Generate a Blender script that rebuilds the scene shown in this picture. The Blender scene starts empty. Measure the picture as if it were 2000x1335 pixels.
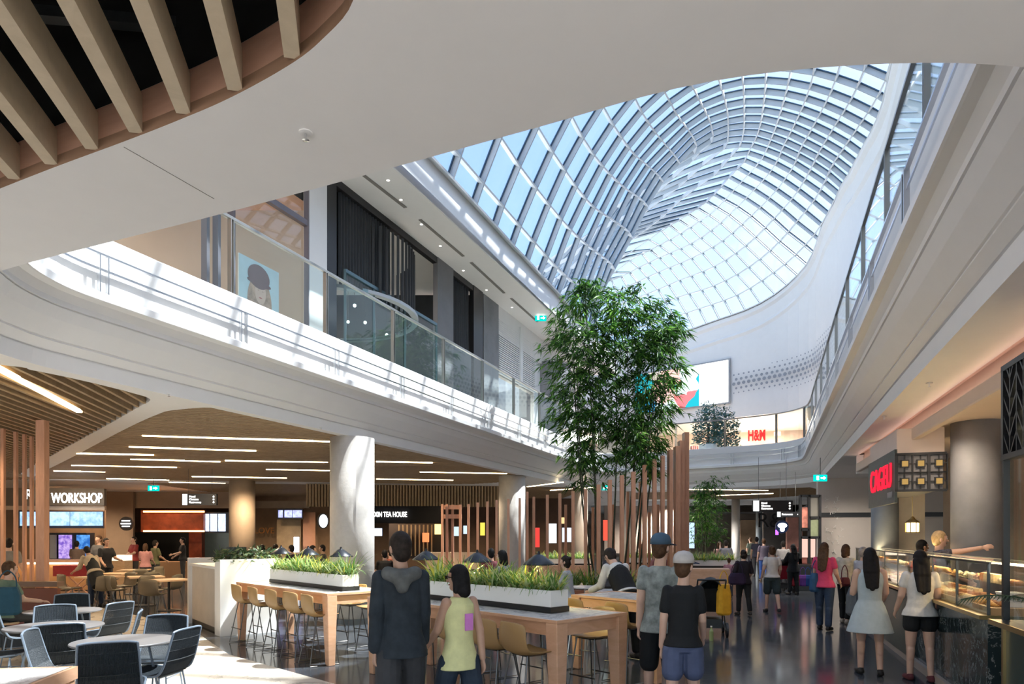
import bpy, bmesh, math, random
from mathutils import Vector, Matrix
V = Vector
rnd = random.Random(7)
C = bpy.context.scene.collection
F = 1333.0
HZ = 1045.0
CH = 1.8
# ---------------------------------------------------------------- photo pixel -> place
def atY(px, py, Y): return V(((px-1000)/F*Y, Y, CH+(HZ-py)/F*Y))
def atz(px, py, z):
    Y = (z-CH)*F/(HZ-py)
    return V(((px-1000)/F*Y, Y, z))
def flo(px, py): return atz(px, py, 0.0)
LL = lambda Y, o=0.0: V((-8.43+o+.41*Y, Y, 0))          # left void line, o>0 towards the void
RR = lambda Y, o=0.0: V((1.41+o+.376*Y, Y, 0))          # right void line, o>0 away from the void
# ---------------------------------------------------------------- mesh builder
class MB:
    def __init__(s): s.v = []; s.f = []; s.m = []; s.cur = 0
    def mat(s, i): s.cur = i; return s
    def add(s, vs, fs):
        n = len(s.v); s.v += [tuple(v) for v in vs]
        s.f += [tuple(i+n for i in f) for f in fs]; s.m += [s.cur]*len(fs)
        return s
    def box(s, c, d, rz=0.0, M=None):
        x, y, z = d[0]/2, d[1]/2, d[2]/2
        vs = [V((sx*x, sy*y, sz*z)) for sz in (-1, 1) for sy in (-1, 1) for sx in (-1, 1)]
        R = M if M is not None else Matrix.Rotation(rz, 3, 'Z')
        c = V(c)
        return s.add([R@v+c for v in vs], [(0,2,3,1),(4,5,7,6),(0,1,5,4),(2,6,7,3),(0,4,6,2),(1,3,7,5)])
    def bar(s, p, q, w, h, up=None):
        p = V(p); q = V(q); d = (q-p)
        if d.length < 1e-6: return s
        d = d.normalized(); up = V(up) if up is not None else (V((0,0,1)) if abs(d.z) < .95 else V((0,1,0)))
        x = d.cross(up).normalized(); u = x.cross(d).normalized()
        vs = [a+x*sx*w/2+u*su*h/2 for a in (p, q) for su in (-1, 1) for sx in (-1, 1)]
        return s.add(vs, [(0,2,3,1),(4,5,7,6),(0,1,5,4),(2,6,7,3),(0,4,6,2),(1,3,7,5)])
    def tube(s, pts, r, n=8, cap=True, flat=None):
        pts = [V(p) for p in pts]; rs = r if isinstance(r, (list, tuple)) else [r]*len(pts)
        rings = []; prev = None
        for i, p in enumerate(pts):
            d = (pts[min(i+1, len(pts)-1)]-pts[max(i-1, 0)])
            d = d.normalized() if d.length > 1e-9 else V((0,0,1))
            if prev is None:
                a = V((0,0,1)) if abs(d.z) < .9 else V((1,0,0))
                x = d.cross(a).normalized()
            else:
                x = prev-d*prev.dot(d)
                x = x.normalized() if x.length > 1e-6 else d.orthogonal().normalized()
            prev = x; y = d.cross(x)
            rings.append([p+(x*math.cos(2*math.pi*k/n)+y*math.sin(2*math.pi*k/n))*rs[i] for k in range(n)])
        return s.loft(rings, cap)
    def loft(s, rings, cap=True, closed=True):
        n = len(rings[0]); vs = [v for r in rings for v in r]; fs = []
        for i in range(len(rings)-1):
            for k in range(n if closed else n-1):
                k2 = (k+1) % n
                fs.append((i*n+k, i*n+k2, (i+1)*n+k2, (i+1)*n+k))
        if cap and closed:
            fs.append(tuple(range(n-1, -1, -1))); fs.append(tuple((len(rings)-1)*n+k for k in range(n)))
        return s.add(vs, fs)
    def lathe(s, prof, c=(0,0,0), n=24, cap=True):
        c = V(c)
        return s.loft([[c+V((r*math.cos(2*math.pi*k/n), r*math.sin(2*math.pi*k/n), z)) for k in range(n)] for r, z in prof], cap)
    def prism(s, poly, z0, z1):
        n = len(poly)
        vs = [V((p[0], p[1], z0)) for p in poly]+[V((p[0], p[1], z1)) for p in poly]
        return s.add(vs, [tuple(range(n-1,-1,-1)), tuple(range(n, 2*n))]+[(i, (i+1)%n, n+(i+1)%n, n+i) for i in range(n)])
    def ell(s, c, r, n=12, m=8, M=None):
        c = V(c); r = V(r) if not isinstance(r, (int, float)) else V((r, r, r)); vs = []; 
        for i in range(1, m):
            t = math.pi*i/m
            for k in range(n):
                a = 2*math.pi*k/n
                q = V((r.x*math.sin(t)*math.cos(a), r.y*math.sin(t)*math.sin(a), -r.z*math.cos(t)))
                vs.append(c+(M@q if M is not None else q))
        e0 = V((0,0,-r.z)); e1 = V((0,0,r.z))
        vs += [c+(M@e0 if M is not None else e0), c+(M@e1 if M is not None else e1)]
        b = len(vs)-2; fs = []
        for i in range(m-2):
            for k in range(n): fs.append((i*n+k, i*n+(k+1)%n, (i+1)*n+(k+1)%n, (i+1)*n+k))
        for k in range(n):
            fs.append((b, (k+1)%n, k)); fs.append((b+1, (m-2)*n+k, (m-2)*n+(k+1)%n))
        return s.add(vs, fs)
    def quad(s, a, b, c, d): return s.add([a, b, c, d], [(0,1,2,3)])
def obj(name, mb, mats, parent=None, smooth=False, loc=None, rz=None, bevel=0):
    me = bpy.data.meshes.new(name)
    if not isinstance(mats, (list, tuple)): mats = [mats]
    if isinstance(mb, MB):
        me.from_pydata([tuple(v) for v in mb.v], [], mb.f)
        for m in mats: me.materials.append(m)
        if any(mb.m): me.polygons.foreach_set('material_index', mb.m)
    else:
        me = mb; me.name = name; me.materials.clear()
        for m in mats: me.materials.append(m)
    if smooth: me.polygons.foreach_set('use_smooth', [True]*len(me.polygons))
    me.update()
    o = bpy.data.objects.new(name, me); C.objects.link(o)
    if parent is not None: o.parent = parent
    if loc is not None: o.location = loc
    if rz is not None: o.rotation_euler = (0, 0, rz)
    if bevel:
        b = o.modifiers.new('bevel', 'BEVEL'); b.width = bevel; b.segments = 2; b.limit_method = 'ANGLE'; b.angle_limit = .6
    return o
def tag(o, label=None, cat=None, group=None, kind=None):
    if label: o['label'] = label
    if cat: o['category'] = cat
    if group: o['group'] = group
    if kind: o['kind'] = kind
    return o
def empty(name, loc=(0,0,0), rz=0.0):
    o = bpy.data.objects.new(name, None); C.objects.link(o); o.location = loc; o.rotation_euler = (0,0,rz)
    o.empty_display_size = .1
    return o
def thing(name, label, cat, loc=(0,0,0), rz=0.0, group=None):
    return tag(empty(name, loc, rz), label, cat, group)
def struct(name, mb, mats, parent=None, label=None, **k):
    o = obj(name, mb, mats, parent, **k)
    if parent is None: o['kind'] = 'structure'
    if label: o['label'] = label
    return o
def kids(o): return [c for c in C.objects if c.parent is o]
KID = {}
def copy_tree(o, loc=None, rz=None, label=None, tree=None):
    if tree is None:
        tree = {}
        for c in C.objects:
            if c.parent is not None: tree.setdefault(c.parent.name, []).append(c)
    def cp(a, par):
        b = a.copy(); C.objects.link(b)
        if par is not None: b.parent = par
        for ch in tree.get(a.name, []): cp(ch, b)
        return b
    r = cp(o, None)
    if loc is not None: r.location = loc
    if rz is not None: r.rotation_euler = (0,0,rz)
    if label: r['label'] = label
    return r
def text(name, body, size, mat, parent=None, loc=(0,0,0), rot=(math.pi/2,0,0), ext=.004, align='CENTER', sx=1.0, bold=0.0):
    cu = bpy.data.curves.new(name, 'FONT'); cu.body = body; cu.size = size; cu.extrude = ext; cu.offset = bold; cu.align_x = align; cu.align_y = 'CENTER'
    cu.materials.append(mat)
    o = bpy.data.objects.new(name+'_c', cu); C.objects.link(o); dg = bpy.context.evaluated_depsgraph_get(); me = bpy.data.meshes.new_from_object(o.evaluated_get(dg)); bpy.data.objects.remove(o)
    o = bpy.data.objects.new(name, me); C.objects.link(o); o.parent = parent; o.location = loc; o.rotation_euler = rot; o.scale = (sx,1,1)
    return o
# ---------------------------------------------------------------- materials
def newmat(name):
    m = bpy.data.materials.new(name); m.use_nodes = True
    nt = m.node_tree; nt.nodes.clear()
    out = nt.nodes.new('ShaderNodeOutputMaterial')
    return m, nt, out
def L(nt, a, b): nt.links.new(a, b)
def bsdf(nt, color=(.8,.8,.8), rough=.5, metal=0.0, spec=.5):
    b = nt.nodes.new('ShaderNodeBsdfPrincipled')
    b.inputs['Base Color'].default_value = (*color, 1); b.inputs['Roughness'].default_value = rough
    b.inputs['Metallic'].default_value = metal; b.inputs['Specular IOR Level'].default_value = spec
    return b
def coord(nt, scale=(1,1,1), rz=0.0):
    t = nt.nodes.new('ShaderNodeTexCoord'); mp = nt.nodes.new('ShaderNodeMapping')
    mp.inputs['Scale'].default_value = scale; mp.inputs['Rotation'].default_value = (0,0,rz)
    L(nt, t.outputs['Object'], mp.inputs['Vector']); return mp.outputs['Vector']
def ramp(nt, fac, stops):
    r = nt.nodes.new('ShaderNodeValToRGB'); e = r.color_ramp.elements
    while len(e) < len(stops): e.new(.5)
    for i, (p, c) in enumerate(stops): e[i].position = p; e[i].color = (*c, 1)
    L(nt, fac, r.inputs['Fac']); return r.outputs['Color']
def noise(nt, vec, scale, detail=4.0, rough=.6, dist=0.0):
    n = nt.nodes.new('ShaderNodeTexNoise'); n.inputs['Scale'].default_value = scale; n.inputs['Detail'].default_value = detail
    n.inputs['Roughness'].default_value = rough; n.inputs['Distortion'].default_value = dist
    L(nt, vec, n.inputs['Vector']); return n.outputs['Fac']
def sc(c, k): return tuple(min(1, x*k) for x in c)
def plain(name, color, rough=.5, metal=0.0, var=.06, nscale=3.0, bump=0.0, spec=.5, bscale=60):
    m, nt, out = newmat(name); b = bsdf(nt, color, rough, metal, spec)
    v = coord(nt)
    if var:
        L(nt, ramp(nt, noise(nt, v, nscale), [(.3, sc(color, 1-var)), (.7, sc(color, 1+var))]), b.inputs['Base Color'])
    if bump:
        bp = nt.nodes.new('ShaderNodeBump'); bp.inputs['Strength'].default_value = bump; bp.inputs['Distance'].default_value = .01
        L(nt, noise(nt, v, bscale, 2), bp.inputs['Height']); L(nt, bp.outputs['Normal'], b.inputs['Normal'])
    L(nt, b.outputs[0], out.inputs[0]); return m
def emit(name, color, strength):
    m, nt, out = newmat(name); e = nt.nodes.new('ShaderNodeEmission')
    e.inputs['Color'].default_value = (*color, 1); e.inputs['Strength'].default_value = strength
    L(nt, e.outputs[0], out.inputs[0]); return m
def wood(name, c1, c2, scale=(2,2,14), rough=.45, spec=.4):
    m, nt, out = newmat(name); b = bsdf(nt, c1, rough, 0, spec); v = coord(nt, scale)
    n = noise(nt, v, 2.2, 6, .62, 1.2)
    L(nt, ramp(nt, n, [(.32, c1), (.68, c2)]), b.inputs['Base Color'])
    bp = nt.nodes.new('ShaderNodeBump'); bp.inputs['Strength'].default_value = .08
    L(nt, n, bp.inputs['Height']); L(nt, bp.outputs['Normal'], b.inputs['Normal'])
    L(nt, b.outputs[0], out.inputs[0]); return m
def marble(name, base, vein, scale=2.0, rough=.15, lo=.47, hi=.53):
    m, nt, out = newmat(name); b = bsdf(nt, base, rough); v = coord(nt)
    n = noise(nt, v, scale, 8, .65, 2.5)
    mid = (lo+hi)/2
    L(nt, ramp(nt, n, [(lo, base), (mid, vein), (hi, base)]), b.inputs['Base Color'])
    L(nt, b.outputs[0], out.inputs[0]); return m
def glass(name, tint=(.9,.97,.95), refl=1.0, frit=0.0, rough=.02, frost=(.9,.95,1)):
    m, nt, out = newmat(name)
    t = nt.nodes.new('ShaderNodeBsdfTransparent'); t.inputs[0].default_value = (*tint, 1)
    g = nt.nodes.new('ShaderNodeBsdfGlossy'); g.inputs['Color'].default_value = (1,1,1,1); g.inputs['Roughness'].default_value = rough
    ge = nt.nodes.new('ShaderNodeNewGeometry'); dt = nt.nodes.new('ShaderNodeVectorMath'); dt.operation = 'DOT_PRODUCT'
    L(nt, ge.outputs['Incoming'], dt.inputs[0]); L(nt, ge.outputs['Normal'], dt.inputs[1])
    def mth(op, a, b=None):
        n = nt.nodes.new('ShaderNodeMath'); n.operation = op
        for i, x in enumerate((a, b)):
            if x is None: continue
            if isinstance(x, (int, float)): n.inputs[i].default_value = x
            else: L(nt, x, n.inputs[i])
        return n
    fr = mth('ADD', mth('MULTIPLY', mth('POWER', mth('SUBTRACT', 1.0, mth('ABSOLUTE', dt.outputs['Value']).outputs[0]).outputs[0], 5.0).outputs[0], .93).outputs[0], .04)
    mu = nt.nodes.new('ShaderNodeMath'); mu.operation = 'MULTIPLY'; mu.inputs[1].default_value = refl
    mx = nt.nodes.new('ShaderNodeMixShader'); L(nt, fr.outputs[0], mu.inputs[0]); L(nt, mu.outputs[0], mx.inputs[0])
    L(nt, t.outputs[0], mx.inputs[1]); L(nt, g.outputs[0], mx.inputs[2]); last = mx
    if frit:
        tr = nt.nodes.new('ShaderNodeBsdfTranslucent'); tr.inputs[0].default_value = (*frost, 1)
        df = nt.nodes.new('ShaderNodeBsdfDiffuse'); df.inputs[0].default_value = (*frost, 1)
        a = nt.nodes.new('ShaderNodeMixShader'); a.inputs[0].default_value = .35
        L(nt, tr.outputs[0], a.inputs[1]); L(nt, df.outputs[0], a.inputs[2])
        z = nt.nodes.new('ShaderNodeMixShader'); z.inputs[0].default_value = frit
        L(nt, mx.outputs[0], z.inputs[1]); L(nt, a.outputs[0], z.inputs[2]); last = z
    L(nt, last.outputs[0], out.inputs[0]); return m
def tiles(name, c1, c2, size, rough, grout, rz=0.0, spec=.5, rvar=.05):
    m, nt, out = newmat(name); b = bsdf(nt, c1, rough, 0, spec); v = coord(nt, (1,1,1), rz)
    br = nt.nodes.new('ShaderNodeTexBrick'); br.offset = .5
    br.inputs['Color1'].default_value = (*c1, 1); br.inputs['Color2'].default_value = (*c2, 1); br.inputs['Mortar'].default_value = (*grout, 1)
    br.inputs['Scale'].default_value = 1.0; br.inputs['Mortar Size'].default_value = .004
    br.inputs['Brick Width'].default_value = size[0]; br.inputs['Row Height'].default_value = size[1]
    L(nt, v, br.inputs['Vector'])
    n = noise(nt, v, 3.0, 6, .65, .6)
    mx = nt.nodes.new('ShaderNodeMix'); mx.data_type = 'RGBA'; mx.blend_type = 'MULTIPLY'; mx.inputs['Factor'].default_value = 1.0
    L(nt, br.outputs['Color'], mx.inputs[6]); L(nt, ramp(nt, n, [(.3, (.75,.75,.75)), (.7, (1,1,1))]), mx.inputs[7])
    L(nt, mx.outputs[2], b.inputs['Base Color'])
    r = nt.nodes.new('ShaderNodeMapRange'); r.inputs[3].default_value = rough-rvar; r.inputs[4].default_value = rough+rvar
    L(nt, n, r.inputs[0]); L(nt, r.outputs[0], b.inputs['Roughness'])
    L(nt, b.outputs[0], out.inputs[0]); return m
def leafmat(name, color, var=.3, nscale=2, tr=.4):
    m, nt, out = newmat(name); v = coord(nt); col = ramp(nt, noise(nt, v, nscale), [(.3, sc(color, 1-var)), (.7, sc(color, 1+var))])
    b = bsdf(nt, color, .5, 0, .3); t = nt.nodes.new('ShaderNodeBsdfTranslucent'); x = nt.nodes.new('ShaderNodeMixShader'); x.inputs[0].default_value = tr
    L(nt, col, b.inputs['Base Color']); L(nt, col, t.inputs[0]); L(nt, b.outputs[0], x.inputs[1]); L(nt, t.outputs[0], x.inputs[2]); L(nt, x.outputs[0], out.inputs[0]); return m
M = {}
M['white'] = plain('white_paint', (.80,.80,.80), .55, var=.015)
M['soffit'] = plain('soffit_plaster', (.81,.805,.795), .6, var=.015)
M['steel'] = plain('brushed_steel', (.62,.63,.65), .28, 1.0, .04)
M['dsteel'] = plain('dark_steel', (.10,.11,.115), .35, .8, .05)
M['chrome'] = plain('chrome_wire', (.72,.73,.74), .15, 1.0, .02)
M['black'] = plain('black_paint', (.012,.012,.014), .4, var=.05)
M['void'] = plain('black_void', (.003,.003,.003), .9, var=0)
M['bal'] = glass('balustrade_glass', (.93,.985,.98), 1.0)
M['clear'] = glass('clear_glass', (.95,.98,.97), 1.0)
M['roofglass'] = glass('roof_glass', (.80,.885,.95), 1.0, .075, .03, (.92,.97,1))
M['rib'] = plain('painted_rib', (.46,.50,.54), .45, .1, .02)
M['oak'] = wood('oak', (.54,.36,.21), (.64,.45,.29), (1.5,1.5,9))
M['post'] = wood('reddish_timber', (.52,.265,.16), (.64,.345,.22), (6,6,.9), .5)
M['slat'] = wood('pale_slat', (.52,.43,.30), (.60,.50,.36), (3,3,3), .5)
M['slat2'] = wood('ceiling_slat', (.33,.23,.13), (.42,.30,.18), (2,2,2), .55)
M['rim'] = wood('pink_ply', (.46,.27,.19), (.52,.31,.22), (1,1,6), .5)
M['rimdark'] = wood('dark_ply', (.20,.12,.075), (.25,.15,.095), (1,1,6), .5)
M['backing'] = plain('timber_backing', (.22,.155,.09), .7, var=.1)
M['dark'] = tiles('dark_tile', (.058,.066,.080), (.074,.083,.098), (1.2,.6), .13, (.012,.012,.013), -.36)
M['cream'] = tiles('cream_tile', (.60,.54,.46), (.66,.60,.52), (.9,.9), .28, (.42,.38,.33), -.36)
M['beige'] = plain('beige_wall', (.42,.33,.25), .7, var=.04)
M['beige2'] = plain('pale_beige_wall', (.55,.49,.43), .6, var=.03)
M['brown'] = plain('brown_wall', (.16,.095,.06), .7, var=.1)
M['tan'] = plain('tan_shell', (.36,.215,.085), .45, var=.03)
M['wire'] = plain('dark_wire', (.14,.135,.13), .3, .9, .03)
M['wicker'] = plain('dark_wicker', (.018,.025,.033), .5, var=.3, nscale=60, bump=.5, bscale=150)
M['wframe'] = plain('blue_grey_frame', (.20,.25,.32), .4, .3, .03)
M['ttop'] = plain('grey_table_top', (.15,.145,.15), .4, var=.04)
M['marble'] = marble('white_marble', (.78,.77,.76), (.50,.50,.51), 1.6, .2, .45, .56)
M['dmarble'] = marble('dark_marble', (.020,.032,.036), (.30,.32,.33), 2.2, .15, .487, .513)
M['teal'] = plain('dark_teal_panel', (.015,.040,.042), .3, var=.1)
M['concrete'] = plain('grey_concrete', (.215,.22,.235), .7, var=.18, nscale=1.4, bump=.1)
M['colstone'] = plain('patterned_column', (.52,.49,.46), .6, var=.06, nscale=8, bump=.5, bscale=9)
M['brass'] = plain('brass', (.55,.40,.18), .3, 1.0, .05)
M['warm'] = emit('warm_strip', (1.0,.78,.46), 7.0)
M['warmdl'] = emit('warm_downlight', (1.0,.85,.65), 22.0)
M['pinkglow'] = emit('pink_cove', (1.0,.62,.50), 3.0)
M['whitelit'] = emit('white_sign_light', (1.0,.97,.92), 5.0)
M['orangelit'] = emit('orange_strip', (1.0,.42,.15), 5.0)
M['green'] = emit('exit_green', (.0,.42,.36), 1.2)
M['shadow_gap'] = plain('groove', (.22,.21,.20), .8, var=0)
def light(name, typ, loc, energy, color=(1,1,1), size=1.0, sy=None, rot=None, spot=None, radius=.05):
    l = bpy.data.lights.new(name, typ); l.energy = energy; l.color = color
    if typ == 'AREA':
        l.size = size
        if sy: l.shape = 'RECTANGLE'; l.size_y = sy
    elif typ != 'SUN': l.shadow_soft_size = radius
    if spot: l.spot_size = math.radians(spot); l.spot_blend = .6
    ob = bpy.data.objects.new(name, l); C.objects.link(ob); ob.location = loc
    if rot is not None: ob.rotation_euler = rot
    return ob
# ================================================================ void ring
def catmull(pts, n=8, closed=True):
    out = []; N = len(pts)
    for i in range(N if closed else N-1):
        if closed: p0, p1, p2, p3 = pts[i-1], pts[i], pts[(i+1) % N], pts[(i+2) % N]
        else: p0, p1, p2, p3 = pts[max(i-1, 0)], pts[i], pts[i+1], pts[min(i+2, N-1)]
        for k in range(n):
            t = k/n
            out.append(.5*((2*p1)+(p2-p0)*t+(2*p0-5*p1+4*p2-p3)*t*t+(3*p1-p0-3*p2+p3)*t**3))
    if not closed: out.append(pts[-1])
    return out
ctrl = [LL(y) for y in (8.6, 10, 12, 15, 18, 21, 24, 27, 29)] + [V((4.0,30.3,0)), V((5.4,30.35,0)), V((7.5,29.1,0)), V((9.4,27.85,0)), V((10.5,26.8,0)), V((10.86,25.6,0))] \
    + [RR(y) for y in (24.4, 22, 19, 16, 13, 10, 7.5, 5.4, 4.5, 3.95)] + [V((2.72,3.52,0)), V((2.4,3.38,0)), V((1.75,3.31,0)), V((1.0,3.41,0)), V((.3,3.73,0)), V((-.4,4.06,0)), V((-1.7,4.66,0)), V((-3.6,5.5,0)), V((-4.6,6.1,0)), V((-5.1,6.85,0)), V((-5.2,7.7,0))]
ring = catmull(ctrl, 6)
NR = len(ring)
def rnorm(i):
    d = ring[(i+1) % NR]-ring[i-1]; d.normalize()
    return V((-d.y, d.x, 0))       # ring runs clockwise seen from above: left normal points away from the void
def off(i, o, z):
    p = ring[i]+rnorm(i)*o; return V((p.x, p.y, z))
def sweep(prof, lo=0, hi=None, closed=True):
    mb = MB(); idx = range(NR) if hi is None else range(lo, hi)
    rings = [[off(i % NR, o, z) for o, z in prof] for i in idx]
    if hi is None: rings.append(rings[0])
    mb.loft(rings, cap=False, closed=False); return mb
ZC = 3.8; ZF = 5.4
prof = [(.30,ZF), (.30,5.45), (.0,5.45), (-.012,5.43), (.0,5.05), (.0,4.76), (-.01,4.74), (-.14,4.72), (-.16,4.70), (-.16,4.61), (-.14,4.60), (-.06,4.585), (.0,4.50), (.005,4.44), (.03,4.44), (.03,4.42), (.02,4.42),
        (.10,4.30), (.26,4.12), (.285,4.115), (.285,4.095), (.28,4.09), (.375,4.005), (.40,4.0), (.40,3.985), (.385,3.98), (.42,3.80)]
struct('trim_balcony_fascia', sweep(prof), M['white'])
# ---------------------------------------------------------------- ceilings and floors
def area(loops, z, flip=False):
    bm = bmesh.new(); es = []
    for lp in loops:
        vs = [bm.verts.new((p[0], p[1], z)) for p in lp]
        es += [bm.edges.new((vs[i], vs[(i+1) % len(vs)])) for i in range(len(vs))]
    bmesh.ops.triangle_fill(bm, use_beauty=True, use_dissolve=False, edges=es)
    for f in bm.faces:
        if (f.normal.z > 0) == flip: f.normal_flip()
    mb = MB(); bm.verts.index_update()
    mb.add([v.co.copy() for v in bm.verts], [tuple(v.index for v in f.verts) for f in bm.faces]); bm.free(); return mb
def pin(p, poly):
    r = False; j = len(poly)-1
    for i in range(len(poly)):
        a, b = poly[i], poly[j]
        if (a[1] > p[1]) != (b[1] > p[1]) and p[0] < (b[0]-a[0])*(p[1]-a[1])/(b[1]-a[1])+a[0]: r = not r
        j = i
    return r
soff = [off(i, .42, 0) for i in range(NR)]
# foreground coffer, curved end to the right
cof1 = catmull([atz(px, py, ZC) for px, py in ((-110,412), (0,368), (110,325), (240,277), (340,238), (447,192), (560,130), (628,78), (690,0))] + [V((-.52,2.25,0)), V((-.62,1.75,0)), V((-1.1,1.25,0)), V((-2.2,1.0,0)), V((-4.2,1.2,0)), V((-5.2,2.3,0)), V((-4.9,3.9,0)), V((-4.1,4.35,0))], 5)
# left coffer behind it and dining coffer
cof2 = catmull([atz(px, py, ZC) for px, py in ((0,712), (60,722), (130,736), (200,752), (262,768), (288,776), (292,783), (270,795), (200,835), (100,890), (40,925))] + [V((-17.5,24.5,0)), V((-25,24,0)), V((-25,8,0)), V((-12,5.4,0)), V((-8,7.0,0))], 4)
cof3 = catmull([atz(px, py, ZC) for px, py in ((345,800), (420,795), (520,800), (620,817), (740,846), (860,874), (960,897), (1030,912), (1058,921), (1050,927))] + [V((-1.5,26.6,0)), V((-8,25.6,0)), V((-16.4,24.3,0))] + [atz(px, py, ZC) for px, py in ((60,935), (140,893), (240,840), (310,808))], 4)
cof4 = [V((-1.2,27.6,0)), V((2.6,28.4,0)), V((3.2,31.0,0)), V((2.0,45,0)), V((-14,43,0)), V((-14,26,0))]
cof5 = [V((5.2,32.2,0)), V((8.2,31.0,0)), V((12.4,28.4,0)), V((15.5,32.5,0)), V((13,38,0)), V((6,38,0))]
def away(poly, gap=.62):
    out = []
    for p in poly:
        k = min(range(NR), key=lambda i: (ring[i]-V((p.x,p.y,0))).length); q = ring[k]; n = rnorm(k); d = (V((p.x,p.y,0))-q).dot(n)
        out.append(V((p.x,p.y,0))+n*max(0, gap-d))
    return out
cof2 = away(cof2); cof3 = away(cof3); cof4 = away(cof4); cof5 = away(cof5)
outer = [V((-34,-3.2,0)), V((26,-3.2,0)), V((26,64,0)), V((-34,64,0))]
slot0 = lambda Y: V((2.80+.343*Y, Y, 0))
slot = [slot0(2.0), slot0(17), slot0(17)+V((9,-2.9,0)), V((18,2.0,0))]
far_void = [V((7,41,0)), V((18,41,0)), V((24,58,0)), V((14,58,0))]
struct('ceiling', area([outer, soff, cof1, cof2, cof3, cof4, cof5, slot, far_void], ZC), M['soffit'])
up = [off(i, .25, 0) for i in range(NR)]
struct('floor_upper', area([[V((-34,-3.2,0)), V((26,-3.2,0)), V((26,64,0)), V((-34,64,0))], up], ZF, True), M['beige2'])
mb = MB(); mb.prism([(-34,-7), (26,-7), (26,64), (-34,64)], -.2, 0)
struct('floor', mb, M['dark'])
mb = MB(); mb.prism([(-2.15+.64*9, 8.27-.70*9), (-2.15,8.27), (-4.27,10.3), (-6.35,13.4), (-10.1,16.9), (-20,26), (-33,26), (-33,-3.2), (25,-3.2), (25,2.4), (6.5,2.4), (3.61,1.97)], 0, .004)  # unseen part behind the camera made cream to bounce light upward
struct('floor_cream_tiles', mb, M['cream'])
# coffer rims
def rim(poly, z0, z1, mats, name, split=None):
    mb = MB(); n = len(poly)
    for i in range(n):
        a, b = poly[i], poly[(i+1) % n]
        zs = [z0, z1] if split is None else [z0, split, z1]
        for j in range(len(zs)-1):
            mb.mat(j).quad(V((a.x,a.y,zs[j])), V((b.x,b.y,zs[j])), V((b.x,b.y,zs[j+1])), V((a.x,a.y,zs[j+1])))
    return struct(name, mb, mats)
rim(cof1, ZC, 4.02, [M['rimdark'], M['rim']], 'trim_coffer_rim', 3.86)
rim(cof2, ZC-.0, 4.05, [M['white']], 'trim_coffer_lining'); rim(cof3, ZC, 4.05, [M['white']], 'trim_dining_lining')
rim(cof4, ZC, 4.05, [M['white']], 'trim_back_lining'); rim(cof5, ZC, 4.05, [M['white']], 'trim_far_lining')
def clip(poly, o, d):
    n = V((-d.y, d.x, 0)); hits = []
    for i in range(len(poly)):
        a, b = poly[i]-o, poly[(i+1) % len(poly)]-o
        sa, sb = a.dot(n), b.dot(n)
        if (sa > 0) != (sb > 0): hits.append((a+(b-a)*(sa/(sa-sb))).dot(d))
    hits.sort(); return [(hits[i], hits[i+1]) for i in range(0, len(hits)-1, 2)]
def slats(poly, ang, sp, w, h, z0, o0=V((0,0,0)), rng=200):
    d = V((math.cos(ang), math.sin(ang), 0)); n = V((-d.y, d.x, 0)); out = []
    for k in range(-rng, rng):
        o = o0+n*(sp*k)
        for a, b in clip(poly, o, d):
            if b-a > .05: out.append((V((0,0,z0+h/2))+o+d*(a+.01), V((0,0,z0+h/2))+o+d*(b-.01), w, h))
    return out
A1 = math.radians(103.3)
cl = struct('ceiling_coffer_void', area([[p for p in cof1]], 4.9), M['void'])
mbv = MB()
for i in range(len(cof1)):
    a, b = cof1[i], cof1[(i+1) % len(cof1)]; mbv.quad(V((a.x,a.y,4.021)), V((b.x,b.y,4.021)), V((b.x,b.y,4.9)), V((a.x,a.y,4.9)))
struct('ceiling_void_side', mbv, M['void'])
n1 = V((-math.sin(A1), math.cos(A1), 0)); p0 = atz(412, 0, ZC)
for s in slats(cof1, A1, .268, .066, .185, ZC+.012, V((p0.x,p0.y,0))):
    mb = MB(); mb.bar(s[0], s[1], s[2], s[3]); o = struct('ceiling_slat', mb, M['slat'])
mb = MB(); q = atz(-20, -60, 4.25); mb.bar(V((-2.9,3.2,4.3)), V((-1.4,3.35,4.28)), .06, .05); mb.bar(V((-3.4,2.4,4.4)), V((-.9,2.75,4.4)), .1, .06)
struct('trim_void_duct', mb, M['dsteel'])
struct('ceiling_dining_backing', area([cof2], 4.05).add(*[(lambda m: (m.v, m.f))(area([cof3], 4.05))][0]).add(*[(lambda m: (m.v, m.f))(area([cof4], 4.05))][0]).add(*[(lambda m: (m.v, m.f))(area([cof5], 4.05))][0]), M['backing'])
mb = MB()
for s in slats(cof2, math.radians(101.5), .20, .05, .15, ZC+.0): mb.bar(s[0], s[1], s[2], s[3])
struct('ceiling_left_slats', mb, M['slat2'])
A3 = math.radians(11)
mb = MB()
for s in slats(cof3, A3, .17, .05, .13, ZC+.0): mb.bar(s[0], s[1], s[2], s[3])
for s in slats(cof4, math.radians(30), .22, .06, .14, ZC+.0): mb.bar(s[0], s[1], s[2], s[3])
for s in slats(cof5, A3, .25, .07, .14, ZC+.0): mb.bar(s[0], s[1], s[2], s[3])
struct('ceiling_dining_slats', mb, M['slat2'])
# joint line in foreground ceiling
mb = MB(); a = atz(242, 287, ZC-.001); b = atz(418, 388, ZC-.001); mb.bar(a, b, .0035, .002)
struct('trim_ceiling_joint', mb, M['shadow_gap'])
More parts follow.
